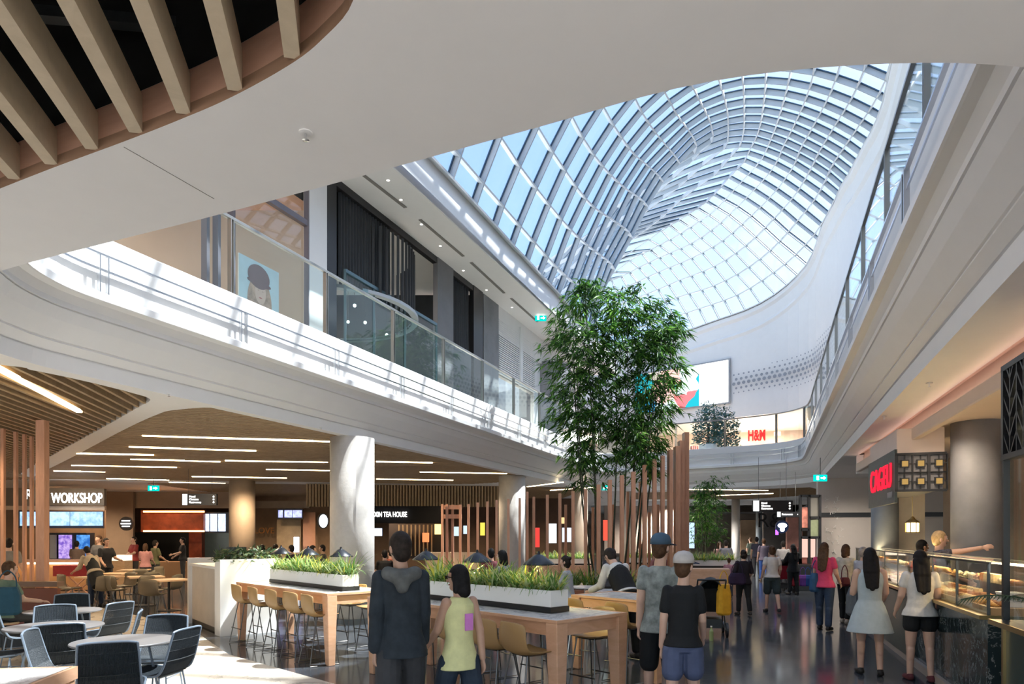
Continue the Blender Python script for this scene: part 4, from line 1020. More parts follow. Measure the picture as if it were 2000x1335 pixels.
for T, xs, labs in ((T1, [xpx(T1, q, .86) for q in (549, 602, 666)], ('first black lamp from the left above the grasses on the column table','middle black lamp above the grasses on the column table','black lamp in front of the patterned column, nearest end')), (T2, [xpx(T2, q, .88) for q in (832, 932, 1052)], ('black lamp just right of the walking man','black lamp behind the head of the person in yellow','largest black lamp, at the planter end on the front table'))):
    for x, lb in zip(xs, labs):
        p = along(T, x, .86 if T is T1 else .88); lamp(lb, (p.x, p.y, 1.0))
# ================================================================ white service counter
wc = thing('service_counter', 'white service counter with raised planter top on the left', 'counter', flo(430, 1243), d47)
mb = MB(); mb.box((-.53,.42,.53), (1.06,.80,1.0)); mb.box((-1.03,.42,.58), (.06,.84,1.16)); obj('body_low', mb, M['white'], wc)
wc.rotation_euler = (0,0,0); p0 = flo(430, 1243); pA = flo(367, 1216); e = V((pA.x-p0.x, pA.y-p0.y, 0)); eL = e.length
wc.rotation_euler = (0,0,math.atan2(-e.y, -e.x))
bpy.data.objects.remove(kids(wc)[0])
w_ = 1.0
TK = .36
mb = MB(); mb.box((-eL/2-TK/2,w_/2,.60), (eL-TK-.02,w_-.12,1.16)); obj('body_low', mb, plain('warm_white_laminate', (.62,.57,.51), .5), wc)
mb = MB(); mb.box((-eL/2-TK/2,w_/2,1.21), (eL-TK,w_,.05)); obj('counter_top', mb, M['white'], wc)
mb = MB(); mb.box((-eL/2-TK/2,.07,.05), (eL-TK-.05,.02,.10)); obj('kick', mb, M['black'], wc)
mb = MB(); mb.box((-eL+.05,w_/2,.67), (.10,w_+.02,1.34)); obj('end_panel', mb, M['white'], wc)
mb = MB(); mb.box((-.012,w_/2,.685), (.024,w_,1.37)); mb.box((-TK+.012,w_/2,.685), (.024,w_,1.37)); mb.box((-TK/2,.012,.685), (TK-.048,.024,1.37)); mb.box((-TK/2,w_-.012,.685), (TK-.048,.024,1.37)); obj('planter_block', mb, M['white'], wc)
mb = MB(); mb.box((-TK/2,w_/2,1.28), (TK-.05,w_-.05,.06)); obj('planter_soil', mb, M['brown'], wc)
def bushy(r, n, rad, h, lw, ll):
    mb = MB()
    for k in range(n):
        a = r.uniform(0, 6.28); q = r.random()**.5*rad; p = V((math.cos(a)*q, math.sin(a)*q*.6, r.uniform(.05,1)*h*(1-.5*(q/rad)**2)))
        d = V((r.uniform(-1,1), r.uniform(-1,1), r.uniform(-.3,.8))).normalized(); s = d.cross(V((r.uniform(-1,1), r.uniform(-1,1), r.uniform(-1,1)))).normalized()
        mb.mat(r.choice((0,0,1))); l = ll*r.uniform(.7,1.2); mb.add([p, p+d*l*.4+s*lw, p+d*l, p+d*l*.4-s*lw], [(0,1,2,3)])
    return mb
bgreen = [plain('shrub_green', (.05,.095,.035), .5, var=.3), plain('shrub_olive', (.13,.15,.06), .5, var=.3)]
for k in range(4):
    p = along(wc, -.18, .14+.25*k); o = thing('leafy_plant', '%s bushy green plant from the left in the top of the white counter' % ordn[k], 'plant', (p.x, p.y, 1.28), 0, 'plants in the white counter')
    obj('foliage', bushy(random.Random(50+k), 170, .24, .30, .018, .12), bgreen, o)
    mb = MB(); mb.tube([(0,0,0), (.01,0,.2)], .012, 6); obj('stem', mb, M['brown'], o)
o = thing('point_of_sale', 'small black till screen standing on the white counter', 'till', (0,0,0)); p = along(wc, -.75, .5); o.location = (p.x, p.y, 1.235)
mb = MB(); mb.box((0,0,.01), (.2,.16,.02)); mb.box((0,.0,.1), (.04,.04,.18)); obj('stand', mb, M['black'], o)
mb = MB(); mb.box((0,-.02,.22), (.36,.05,.25)); obj('screen', mb, M['black'], o)
# ================================================================ round tables and wicker chairs
def round_table(label, px, py, rx, H=.74):
    p = atz(px, py, H); r = rx/F*p.y; t = thing('round_table', label, 'table', (p.x, p.y, 0))
    mb = MB(); mb.lathe([(r-.012,H-.022), (r,H-.014), (r,H-.004), (r-.004,H)], n=48); obj('table_top', mb, M['ttop'], t)
    for k in range(4):
        a = .6+k*math.pi/2; mb = MB(); mb.tube([(math.cos(a)*r*.45, math.sin(a)*r*.45, H-.03), (math.cos(a)*r*.74, math.sin(a)*r*.74, .0)], .013, 8); obj('leg', mb, M['wframe'], t)
    mb = MB(); mb.lathe([(r*.52,H-.05), (r*.52,H-.022), (r*.48,H-.022), (r*.48,H-.05)], n=24, cap=False); obj('under_frame', mb, M['wframe'], t)
    return t
RT = [round_table('grey round table in front, lower left, with four wicker chairs', 242, 1250, 92), round_table('grey round table left of the front one, cut by nothing, in deep shade', 107, 1221, 84), round_table('grey round table furthest back among the wicker chairs', 123, 1191, 66)]
RT[1]['label'] = 'grey round table in the middle of the shaded wicker seating'
def make_chair(label, loc, rz):
    c = thing('wicker_chair', label, 'chair', loc, rz); S = .44
    w, d, hb = .50, .46, .43
    # seat and back as woven cords over a bent frame; +Y is the front
    fr = [V((-w/2+.03,d/2,S+.012)), V((-w/2,0,S-.005)), V((-w/2,-d/2+.05,S+.0)), V((-w/2+.005,-d/2-.03,S+.10)), V((-w/2+.02,-d/2-.11,S+hb-.05)), V((-w/2+.05,-d/2-.125,S+hb)), V((0,-d/2-.15,S+hb+.012)), V((w/2-.05,-d/2-.125,S+hb)), V((w/2-.02,-d/2-.11,S+hb-.05)), V((w/2-.005,-d/2-.03,S+.10)), V((w/2,-d/2+.05,S)), V((w/2,0,S-.005)), V((w/2-.03,d/2,S+.012)), V((0,d/2+.02,S+.01)), V((-w/2+.03,d/2,S+.012))]
    mb = MB(); mb.tube(catmull(fr, 4, False), .011, 7, False); obj('frame', mb, M['wframe'], c)
    back = MB(); n = 44
    for k in range(n):
        u = -1+2*(k+.5)/n; x = u*(w/2-.01); bow = -.035*(1-u*u)
        pts = [V((x*.98, -d/2+.04, S-.0)), V((x, -d/2-.03+bow*.5, S+.10)), V((x*.97, -d/2-.075+bow, S+.25)), V((x*.93, -d/2-.115+bow*.8, S+hb-.02)), V((x*.9, -d/2-.125+bow*.7, S+hb+.004))]
        back.tube(pts, .0058, 4, False)
    for z, yy in ((.14,-.045), (.24,-.075), (.34,-.10)):
        back.tube([V((u*(w/2-.012), -d/2+yy-.035*(1-u*u)*.9, S+z)) for u in (-1,-.6,-.2,.2,.6,1)], .005, 4, False)
    obj('woven_back', back, M['wicker'], c)
    seat = MB()
    for k in range(n):
        u = -1+2*(k+.5)/n; x = u*(w/2-.005); seat.tube([V((x*.98,-d/2+.04,S)), V((x,-.05,S-.012)), V((x*.97,d/2,S+.012))], .0055, 4, False)
    seat.box((0,.01,S-.012), (w-.05,d-.06,.008)); obj('woven_seat', seat, M['wicker'], c)
    for sx in (-1, 1):
        for y0, y1 in ((.15,.21), (-.17,-.23)):
            mb = MB(); mb.tube([(sx*.19,y0,S-.015), (sx*.23,y1,.0)], .0085, 7); obj('leg', mb, M['wframe'], c)
    mb = MB(); mb.tube([(-.2,.16,S-.03), (.2,.16,S-.03)], .008, 6); mb.tube([(-.2,-.17,S-.03), (.2,-.17,S-.03)], .008, 6); mb.tube([(-.215,.18,.25), (-.215,-.2,.25)], .006, 6); mb.tube([(.215,.18,.25), (.215,-.2,.25)], .006, 6); obj('brace', mb, M['wframe'], c)
    return c
def chair_at(T, px, y, lab, first=[None]):
    x = (px-1000)/F*y; rz = math.atan2(y-T.location.y, x-T.location.x)+math.pi/2
    if first[0] is None: first[0] = make_chair(lab, (x, y, 0), rz); first[0]['group'] = 'dark wicker chairs'; return first[0]
    return copy_tree(first[0], (x, y, 0), rz, lab)
D = math.radians
for t_, px, y, lab in ((0,222,6.22,'dark wicker chair with its back to us, front and centre of the lower left tables'), (0,303,6.85,'blue grey wicker chair seen from the side, standing on the sunlit floor'),
    (0,300,7.55,'dark wicker chair facing us behind the front round table'), (0,140,6.75,'wicker chair seen from the side left of the front round table'), (1,112,7.4,'dark wicker chair with its back to us at the middle shaded table'),
    (1,108,8.75,'wicker chair facing us behind the middle shaded table'), (1,208,8.25,'wicker chair edge on at the right of the middle shaded table'), (1,0,7.85,'wicker chair at the left picture edge beside the middle shaded table'),
    (2,136,10.45,'black wicker chair behind the furthest round table'), (2,196,9.5,'black wicker chair right of the furthest round table, back against the dark'), (2,48,9.35,'black wicker chair left of the furthest round table beside the red bench')): chair_at(RT[t_], px, y, lab)
# ================================================================ left timber posts and bench
lp = thing('timber_post', 'thick reddish timber post on a grey base rising to the left slatted ceiling', 'post', atY(83, HZ, 11.9)-V((0,0,CH)))
mb = MB(); mb.box((0,0,2.25), (.15,.13,3.1)); obj('post_shaft', mb, M['post'], lp)
mb = MB(); mb.box((0,0,.35), (.26,.26,.70)); obj('post_base', mb, M['concrete'], lp)
for k, (px, Y, wd) in enumerate(((6,12.8,.06), (31,13.2,.055), (48,13.5,.05), (62,13.8,.05))):
    mb = MB(); mb.box((0,0,2.3), (wd,.06,3.0)); p = atY(px, HZ, Y); o = thing('timber_post', '%s slim reddish timber post from the left edge, standing on the bench back' % ordn[k], 'post', (p.x, Y, 0), 0, 'slim posts at the left edge'); obj('post_shaft', mb, M['post'], o)
    mb = MB(); mb.box((0,0,.4), (wd+.03,.2,.8)); obj('post_foot', mb, M['brown'], o)
bn = thing('bench', 'red upholstered bench with dark timber back at the left edge', 'bench', (0,0,0)); p = atY(20, HZ, 11.2); bn.location = (p.x-.9, 11.2, 0)
mb = MB(); mb.box((.3,0,.42), (2.4,.55,.12)); obj('seat', mb, plain('red_vinyl', (.25,.035,.015), .4), bn)
mb = MB(); mb.box((.3,0,.18), (2.3,.5,.36)); obj('base', mb, M['black'], bn)
mb = MB(); mb.box((.3,.30,.68), (2.4,.08,.46)); obj('backrest', mb, plain('rust_vinyl', (.22,.06,.025), .5), bn)
mb = MB(); mb.box((.3,.34,.98), (2.4,.18,.08)); obj('back_cap', mb, M['rimdark'], bn)
# ================================================================ timber post screens
ordw = ['first','second','third','fourth','fifth','sixth','seventh','eighth','ninth','tenth','eleventh','twelfth','thirteenth','fourteenth','fifteenth','sixteenth','seventeenth','eighteenth']
def fin(px, top, Y, w, lab, grp, base=.45, dep=.13, rz=0.0):
    p = atY(px, top, Y); o = thing('timber_fin', lab, 'post', (p.x, Y, 0), rz, grp)
    mb = MB(); mb.box((0,0,(base+p.z)/2), (w,dep,p.z-base)); obj('fin_shaft', mb, M['post'], o)
    mb = MB(); mb.box((0,0,base/2), (w*1.2,dep*1.1,base)); obj('shoe', mb, M['dsteel'], o)
S1 = [(1042.6,970,19.6),(1069,966,19.2),(1093.5,963,18.9),(1119,959,18.6),(1143.6,955,18.4),(1169,946,18.2),(1191,937,18.1),(1214.5,928,18.0),(1237,921,18.0),(1259,908,18.1),(1278,897,18.2),(1294,890,18.35),(1308.6,879,18.6),(1322,872,18.9),(1330,861,19.2),(1339,845,19.6)]
for k, (px, tp, Y) in enumerate(S1):
    fin(px, tp, Y, .075 if k < 5 else (.095 if k < 13 else .13), '%s timber fin from the left in the rising screen round the bamboo' % ordw[k], 'rising timber fins', dep=.16 if k < 12 else .3)
S2 = [(1105,985,20.6),(1158,990,20.8),(1198,985,20.9),(1226,960,20.9),(1250,940,20.9),(1268,1000,20.8),(1285,985,20.6)]
for k, (px, tp, Y) in enumerate(S2): fin(px, tp, Y, .07, '%s slimmer timber fin from the left in the row behind the bamboo stems' % ordw[k], 'rear timber fins')
S3 = [(864,984,19.2),(873,984,19.4),(884,985,19.6),(899,985,19.4),(915,984,19.2),(933,981,19.0),(952,979,18.8),(970,976,18.6),(993,974,18.5),(1015,972,18.5),(1030,960,19.0)]
for k, (px, tp, Y) in enumerate(S3): fin(px, tp, Y, .065, '%s timber fin from the left in the screen in front of the black shop sign' % ordw[k], 'left timber fins')
mb = MB(); mb.bar(atY(862, 990, 19.35), atY(902, 990, 19.5), .05, .12); mb.bar(atY(862, 1008, 19.35), atY(902, 1008, 19.5), .05, .12); tag(obj('cross_rail', mb, M['post']), 'pair of short timber cross rails joining the leftmost screen fins', 'rail')
# planter bench below the bamboo
pb = thing('planter_bench', 'curved dark planter with red brown bench front below the bamboo', 'planter', (3.0,19.2,0))
mb = MB(); mb.lathe([(2.05,0), (2.05,.42), (1.95,.46), (1.8,.46), (1.8,.30)], n=48); obj('planter_wall', mb, M['black'], pb)
mb = MB(); mb.lathe([(2.07,.10), (2.35,.10), (2.35,.40), (2.07,.40)], n=48, cap=False); obj('bench_front', mb, plain('redbrown_bench', (.22,.075,.04), .45), pb)
mb = MB(); mb.lathe([(1.8,.38), (.01,.40)], n=32, cap=False); obj('soil', mb, M['brown'], pb)
rr = random.Random(11)
for k in range(9):
    a = 3.4+k*.33; p = V((3.0+1.6*math.cos(a), 19.2+1.6*math.sin(a), .40)); o = bpy.data.objects.new('ground_grass', cmesh[k % 4]); C.objects.link(o); o.location = p; o.scale = (1.7,1.7,1.7); o.rotation_euler = (0,0,k)
    tag(o, '%s tuft of grass from the left along the front edge of the bamboo planter' % ordw[k], 'plant', 'grass tufts in the bamboo planter')
# ================================================================ bamboo
bl = [leafmat('bamboo_leaf', (.065,.19,.030), .35), leafmat('bamboo_leaf_light', (.17,.35,.06)), leafmat('bamboo_leaf_dark', (.024,.075,.018), .3, 2, .25)]
culmm = plain('bamboo_culm', (.035,.05,.025), .35, var=.4, nscale=6)
def in_env(p):      # rough crown outline: radius by height
    z = p.z
    pts = [(2.2,.3), (3.0,1.0), (4.2,1.75), (5.3,2.05), (6.4,2.1), (7.4,1.85), (8.2,1.35), (8.75,.5)]
    for (z0, r0), (z1, r1) in zip(pts, pts[1:]):
        if z0 <= z <= z1: return r0+(r1-r0)*(z-z0)/(z1-z0)
    return 0.0
def leafset(mb, r, tip, d, n, ll):
    for q in range(n):
        a = r.uniform(-1.2, 1.2); up = r.uniform(-.9, .25)
        h = V((d.x, d.y, 0)); h = h.normalized() if h.length > .01 else V((1,0,0)); s = V((-h.y, h.x, 0))
        l = ll*r.uniform(.65, 1.25); ld = (h*math.cos(a)+s*math.sin(a)+V((0,0,up))).normalized(); b = tip-d*r.uniform(0, .12)
        sd = ld.cross(V((r.uniform(-.5,.5), r.uniform(-.5,.5), 1))).normalized(); w = l*.075
        mb.mat(r.choices((0,1,2), (5,3,4))[0]); m = b+ld*l*.38; e = b+ld*l-V((0,0,l*.22))
        mb.add([b, m+sd*w, e, m-sd*w], [(0,1,2,3)])
def bamboo(label, base, topp, seed, nb, zlo, Rk=1.0, zmul=1.0, ll=.30, grp='bamboo culms'):
    r = random.Random(seed); o = thing('bamboo', label, 'bamboo', base, 0, grp); H = topp-V(base)
    pts = []; bend = V((r.uniform(-.15,.15), r.uniform(-.15,.15), 0))
    for t in range(13):
        u = t/12; pts.append(H*u+bend*math.sin(u*3.14))
    mb = MB(); mb.tube(pts, [.030*(1-.75*t/12) for t in range(13)], 8)
    for t in range(24):
        u = (t+.5)/25; i = min(11, int(u*12)); p = pts[i].lerp(pts[i+1], u*12-i); mb.tube([p-V((0,0,.012)), p+V((0,0,.012))], .034*(1-.72*u), 8)
    obj('culm', mb, culmm, o, True)
    lf = MB(); tw = MB(); b0 = V(base); ctr = V((2.75, 19.0, 0)) if grp == 'bamboo culms' else V((b0.x, b0.y, 0))
    for k in range(nb):
        u = zlo+(1.03-zlo)*r.random()**.85; u = min(u, .995); i = min(11, int(u*12)); p = pts[i].lerp(pts[i+1], min(1, u*12-i))
        wz = (b0+p).z/zmul; R = in_env(V((0,0,min(8.7, wz))))*Rk
        a = r.uniform(0, 6.283); out = V((math.cos(a), math.sin(a), 0)); L_ = r.uniform(.35, 1.0)*max(.35, R*.62)
        q = p+out*L_+V((0,0, r.uniform(.05,.5)*L_)); c_ = b0+q-ctr; c_.z = 0
        if c_.length > R+.15: q = q-c_.normalized()*(c_.length-R)*.9
        mid = p.lerp(q, .5)+V((0,0,.18*L_)); tw.tube([p, mid, q], [.006, .004, .002], 4, False); d = (q-mid).normalized()
        for s_ in range(r.randint(3, 5)):
            f = r.uniform(.35, 1.0); t_ = (mid.lerp(q, (f-.5)*2) if f > .5 else p.lerp(mid, f*2))+V((r.uniform(-.2,.2), r.uniform(-.2,.2), r.uniform(-.16,.16)))
            leafset(lf, r, t_, (d+V((r.uniform(-.7,.7), r.uniform(-.7,.7), 0))).normalized(), r.randint(4, 7), ll)
    obj('branch', tw, culmm, o); obj('foliage', lf, bl, o); return o
BB = [(1155,1135,3,8.2), (1168,1130,3.2,8.6), (1178,1128,2.6,7.4), (1192,1124,2.9,8.5), (1206,1126,2.2,7.9), (1216,1120,3.0,8.7), (1228,1124,3.3,8.2), (1246,1122,2.8,7.6), (1163,1118,1.6,6.8), (1238,1116,3.7,7.2)]
for k, (px, py, dx, h) in enumerate(BB):
    Y = 18.6+.3*((k*5) % 4); b = atY(px, HZ, Y); b = V((b.x, Y, .36)); fan = (px-1198)/50.0
    bamboo('%s bamboo culm from the left in the tall clump of the atrium planter' % ordw[[0,2,3,4,5,6,7,9,1,8][k]], b, V((b.x+fan*.95+rnd.uniform(-.2,.2)+.18, Y+rnd.uniform(-.5,.5), h)), 100+k, 62, .40)
# long outreaching branches on the right
# second, distant bamboo
for k, (px, Y, h) in enumerate(((1372,25.2,4.0),(1381,25.4,4.3),(1390,25.1,4.1),(1366,25.6,3.6))):
    b = atY(px, HZ, Y); bamboo('%s culm from the left in the smaller dark bamboo beyond the fins' % ordw[[1,2,3,0][k]], V((b.x, Y, .3)), V((b.x+.1*(k-1), Y, min(h, 3.7))), 300+k, 34, .35, .55, .5, .2, 'distant bamboo culms')
o = thing('planter_tub', 'low dark tub holding the smaller distant bamboo', 'planter', (atY(1378,HZ,25.3).x, 25.3, 0)); mb = MB(); mb.lathe([(.8,0), (.9,.5), (.85,.5), (.8,.3)], n=24); obj('tub', mb, M['black'], o); mb = MB(); mb.lathe([(.82,.34), (.01,.36)], n=24, cap=False); obj('soil', mb, M['brown'], o)
# ================================================================ ground-floor back on the left
def flat(name, px0, py0, px1, py1, Y, m, par=None, t=.06, dY=0.0):
    a = atY(px0, py0, Y); b = atY(px1, py1, Y+dY); mb = MB()
    mb.bar(V((a.x,a.y,(a.z+b.z)/2)), V((b.x,b.y,(a.z+b.z)/2)), t, abs(a.z-b.z)); return obj(name, mb, m, par)
def wallp(name, px0, py0, px1, py1, Y, m, dY=0.0):
    o = flat(name, px0, py0, px1, py1, Y, m, None, .15, dY); o['kind'] = 'structure'; return o
M['browndark'] = plain('dark_brown_wall', (.11,.065,.04), .7, var=.15)
wallp('wall_kitchen_bulkhead', -140, 925, 480, 992, 31.5, M['beige'])
wallp('wall_kitchen_side', 205, 930, 262, 1140, 31.3, plain('taupe_wall', (.30,.22,.16), .7))
wallp('wall_kitchen_rear', -140, 980, 480, 1145, 36, M['browndark'])
wallp('wall_kitchen_mid', 480, 925, 660, 1140, 35, plain('tan_wall', (.36,.24,.15), .7, var=.12))
wallp('wall_kitchen_bulkhead_mid', 440, 978, 605, 992, 33.5, plain('tan_bulk', (.42,.30,.20), .6))
wallp('wall_kitchen_right', 600, 940, 1120, 1140, 37, M['browndark'])
wallp('wall_shop_left', -140, 960, 205, 1140, 27.6, plain('kiosk_back', (.20,.115,.065), .6, var=.1))
# drinks kiosk with lit lettering and menu screens
kd = thing('drinks_kiosk', 'drinks kiosk with white lit lettering above blue menu screens', 'kiosk', (0,0,0))
flat('sign_band', -40, 952, 206, 987, 24.2, plain('kiosk_band', (.13,.085,.045), .5), kd, .2, .5)
p = atY(150, 973, 23.98); text('lettering', 'WORKSHOP', .50, M['whitelit'], kd, (p.x, p.y, p.z), (math.pi/2,0,.035), .015, sx=.62)
p = atY(56, 966, 23.9); text('lettering', 'R', .48, M['whitelit'], kd, (p.x, p.y, p.z), (math.pi/2,0,.035), .015)
flat('timber_band', -40, 987, 206, 996, 24.3, M['oak'], kd, .15, .5)
mscr = []
def screenmat(name, c1, c2, k, sc_=5):
    m, nt, out = newmat(name); e = nt.nodes.new('ShaderNodeEmission'); e.inputs['Strength'].default_value = k; v = coord(nt)
    L(nt, ramp(nt, noise(nt, v, sc_, 3), [(.38, c1), (.62, c2)]), e.inputs['Color']); L(nt, e.outputs[0], out.inputs[0]); return m
blu = screenmat('menu_blue', (.20,.36,.72), (.42,.60,.92), 1.1)
flat('screen_housing', 28, 997, 203, 1031, 24.25, M['black'], kd, .1, .5)
for a, b in ((40,92), (98,135), (138,176), (178,200)): flat('menu_screen', a, 999, b, 1026, 24.15, blu, kd, .06, .0)
flat('kiosk_counter', -40, 1096, 200, 1150, 22.6, plain('kiosk_orange', (.45,.22,.09), .5), kd, .5)
flat('counter_top', -40, 1092, 202, 1096, 22.5, M['rim'], kd, .7)
flat('lit_front', 10, 1098, 198, 1101, 22.2, M['warm'], kd, .03)
for k, (a, b, m_, lb) in enumerate(((98,110,plain('white_goods', (.55,.53,.5), .4),'pale drinks machine left of the violet lit fridge in the drinks kiosk'), (115,140,screenmat('fridge_violet', (.12,.06,.35), (.40,.28,.55), 1.0, 9),'violet lit drinks fridge in the drinks kiosk'), (150,175,screenmat('blue_poster', (.02,.10,.35), (.10,.30,.65), .9),'blue lit standing screen right of the drinks kiosk fridge'))):
    c = thing('drinks_fridge', lb, 'fridge', (0,0,0)); flat('cabinet', a-2, 1040, b+2, 1150, 25.6, M['black'], c, .5); flat('lit_door', a, 1044, b, 1090, 25.3, m_, c, .04)
# red lit food stall
rs = thing('food_stall', 'copper fronted food stall edged with orange light strips', 'stall', (0,0,0))
cop = plain('copper_panel', (.15,.032,.012), .35, .5, .4, 2.5)
flat('copper_fascia', 278, 996, 400, 1038, 30, cop, rs, .25)
flat('light_strip_top', 280, 997, 399, 1000, 29.8, M['orangelit'], rs, .04); flat('light_strip_lower', 280, 1035, 399, 1038, 29.8, M['orangelit'], rs, .04)
flat('copper_pier', 372, 1038, 397, 1120, 30.3, cop, rs, .3)
flat('stall_recess', 243, 1039, 450, 1110, 33, M['void'], rs, .1)
flat('stall_counter', 255, 1096, 372, 1150, 29, plain('stall_front', (.30,.17,.09), .5), rs, .6); flat('counter_lamp_row', 232, 1094, 250, 1099, 28.6, M['warm'], rs, .04)
mb = MB(); p = atY(247, 1022, 29.4); 
sg = thing('round_sign', 'round black sign with white lettering beside the copper food stall', 'sign', p)
mb.lathe([(.30,-.04), (.30,.04)], n=36); mb.v = [(x, z, y) for x, y, z in mb.v]; obj('disc', mb, M['black'], sg)
for k, (w_, z) in enumerate(((.36,.12), (.44,0), (.34,-.12))):
    mb = MB(); mb.box((0,-.05,z), (w_,.01,.055)); obj('lettering', mb, emit('sign_white', (.9,.95,1), 1.6) if k == 0 else bpy.data.materials['sign_white'], sg)
ms = thing('menu_board', 'row of blue white menu screens right of the copper stall', 'menu board', (0,0,0))
flat('housing', 398, 1000, 452, 1040, 30.2, M['black'], ms, .1)
for a, b in ((401,408), (411,424), (427,440)): flat('menu_screen', a, 1003, b, 1037, 30.1, screenmat('menu_pale', (.45,.58,.85), (.75,.82,.95), 1.1, 9) if a == 401 else bpy.data.materials['menu_pale'], ms, .06)
flat('glass_backdrop', 397, 1040, 452, 1088, 31, plain('slate_blue_panel', (.07,.10,.115), .2), ms, .05)
ms = thing('menu_board', 'violet blue menu screens left of the patterned round column', 'menu board', (0,0,0))
flat('housing', 542, 993, 592, 1013, 33, M['black'], ms, .1)
for a, b in ((544,552), (556,570), (572,589)): flat('menu_screen', a, 996, b, 1010, 32.9, screenmat('menu_violet', (.30,.30,.80), (.48,.55,.92), 1.1, 7) if a == 544 else bpy.data.materials['menu_violet'], ms, .06)
flat('kitchen_hatch', 541, 1014, 588, 1115.8, 33.8, plain('hatch_beige', (.45,.33,.20), .6, var=.15), ms, .05)
flat('standing_screen', 574, 1048, 584, 1078, 32.8, emit('kiosk_screen', (.75,.85,1), 1.6), ms, .05)
flat('terracotta_wall', 592, 1000, 616, 1116, 33.5, plain('terracotta_w', (.50,.25,.15), .6), ms, .05)
p = atY(631, 1017, 32); sg = thing('round_sign', 'white lit oval sign left of the patterned round column', 'sign', p)
mb = MB(); mb.lathe([(.36,-.05), (.36,.05)], n=30); mb.v = [(x*.75, z, y) for x, y, z in mb.v]; obj('black_disc', mb, M['black'], sg)
mb = MB(); mb.lathe([(.31,-.01), (.31,.01)], n=30); mb.v = [(x*.65+.03, z-.06, y) for x, y, z in mb.v]; obj('lit_face', mb, emit('lit_oval', (.85,.93,1), 1.8), sg)
p = atY(516, 1036, 34.4); text('wall_lettering', 'LOVE', .42, plain('letter_brown', (.55,.22,.05), .5), None, p); o = [c for c in C.objects if c.name.startswith('wall_lettering')][0]; tag(o, 'small brown letters on the lit tan wall right of the slim column', 'lettering')
# slatted timber bulkhead and black tea shop sign
mb = MB(); mbk = MB()
for k in range(64):
    px = 600+k*5.9; a = atY(px, 944, 26.5+.02*k); b = atY(px, 989, 26.5+.02*k); mb.bar(a, b, .06, .09)
struct('wall_slat_bulkhead', mb, M['slat2']); a = atY(598, 942, 26.8); b = atY(980, 990, 28); mbk.bar(V((a.x,a.y,(a.z+b.z)/2)), V((b.x,b.y,(a.z+b.z)/2)), .05, a.z-b.z); struct('wall_bulkhead_back', mbk, M['backing'])
for k in range(9):
    p = atY(745+k*26, 946, 26.2); light('bulkhead_spot', 'SPOT', p, 90, (1,.75,.42), spot=70, radius=.03)
ts = thing('shop_sign', 'long black shop sign with white lettering below the slatted bulkhead', 'sign', (0,0,0))
flat('sign_board', 726, 988, 863, 1021, 25.6, plain('matt_black', (.006,.006,.007), .9, var=0, spec=.1), ts, .15); p = atY(763, 1004.5, 25.4); text('lettering', 'XIN TEA HOUSE', .27, M['whitelit'], ts, p, ext=.01, sx=.62)
ts = thing('tea_shop', 'dim tea shop interior with lit shelves behind the timber fins', 'shop', (0,0,0))
flat('shelf_wall', 760, 1022, 870, 1090, 31, plain('shop_dark', (.05,.035,.03), .6), ts, .1)
for k in range(9): flat('timber_upright', 778+k*8, 1024, 780.5+k*8, 1085, 30.7, M['slat2'], ts, .08)
flat('lit_picture', 728, 1031, 746, 1046, 30, emit('pic_sky', (.55,.75,1), 1.3), ts, .05)
flat('orange_sign', 825, 1040, 838, 1058, 30.4, emit('orange_box', (.9,.22,.08), 1.0), ts, .05)
flat('yellow_box', 849, 1023, 863, 1043, 30.2, emit('yellow_box', (1,.72,.2), 1.6), ts, .05)
flat('pale_counter', 835, 1078, 935, 1110, 28, plain('pale_counter', (.42,.33,.27), .5), ts, .5)
for k, (a, b, c_, d, e_, col, lb) in enumerate(((886,1028,896,1046,28,(.6,.8,1),'small blue white lit panel behind the left timber fins'), (905,1026,912,1042,28,(.6,.75,1),'narrow blue lit panel behind the middle timber fins'), (938,1020,947,1045,28,(1,.7,.1),'yellow lit shop ornament behind the left timber fins'), (1072,1022,1087,1060,33,(.8,.9,1),'white lit panel with dark lattice right of the second column'), (1098,1030,1120,1058,33,(.75,.85,1),'second white lit panel behind the fins near the bamboo'), (1044,1030,1054,1068,33,(.75,.06,.05),'red lit panel beside the second round column'), (1178,1015,1190,1055,34,(.85,.10,.06),'red lit panel behind the bamboo stems'), (1345,1020,1356,1070,30,(.55,.75,1),'tall pale blue lit screen right of the tallest fins'), (1092,1010,1104,1022,33,(1,.65,.3),'small amber lit sign above the white lit panels'))):
    o = flat('lit_sign', a, b, c_, d, e_, emit('lit_%d' % k, col, .75), None, .05); tag(o, lb, 'sign', None)
# plants and low planters beyond the bamboo
for k, (px, py, Y, n) in enumerate(((1075,1092,24,8), (1130,1092,24.3,8), (1375,1095,21,9), (1275,1090,24,6))):
    p = atY(px, py, Y); planter('white trough of yellow green grasses %s' % ('behind the left part of the bamboo screen','behind the bamboo stems','on the far counter right of the tallest fins','behind the rising fins')[k], (p.x, Y, max(.5, p.z-.2)), .0, .9 if k < 2 else 1.9, n//(2 if k < 2 else 1))
    mb = MB(); z = max(.5, p.z-.2); mb.box((0,0,z/2), (.97 if k < 2 else 2.2,.6,z-.002)); o = tag(obj('low_counter', mb, M['oakr'], None, loc=(p.x, Y, 0)), 'oak counter carrying the white grass trough %s' % ('behind the left part of the bamboo screen','behind the bamboo stems','right of the tallest fins','behind the rising fins')[k], 'counter')
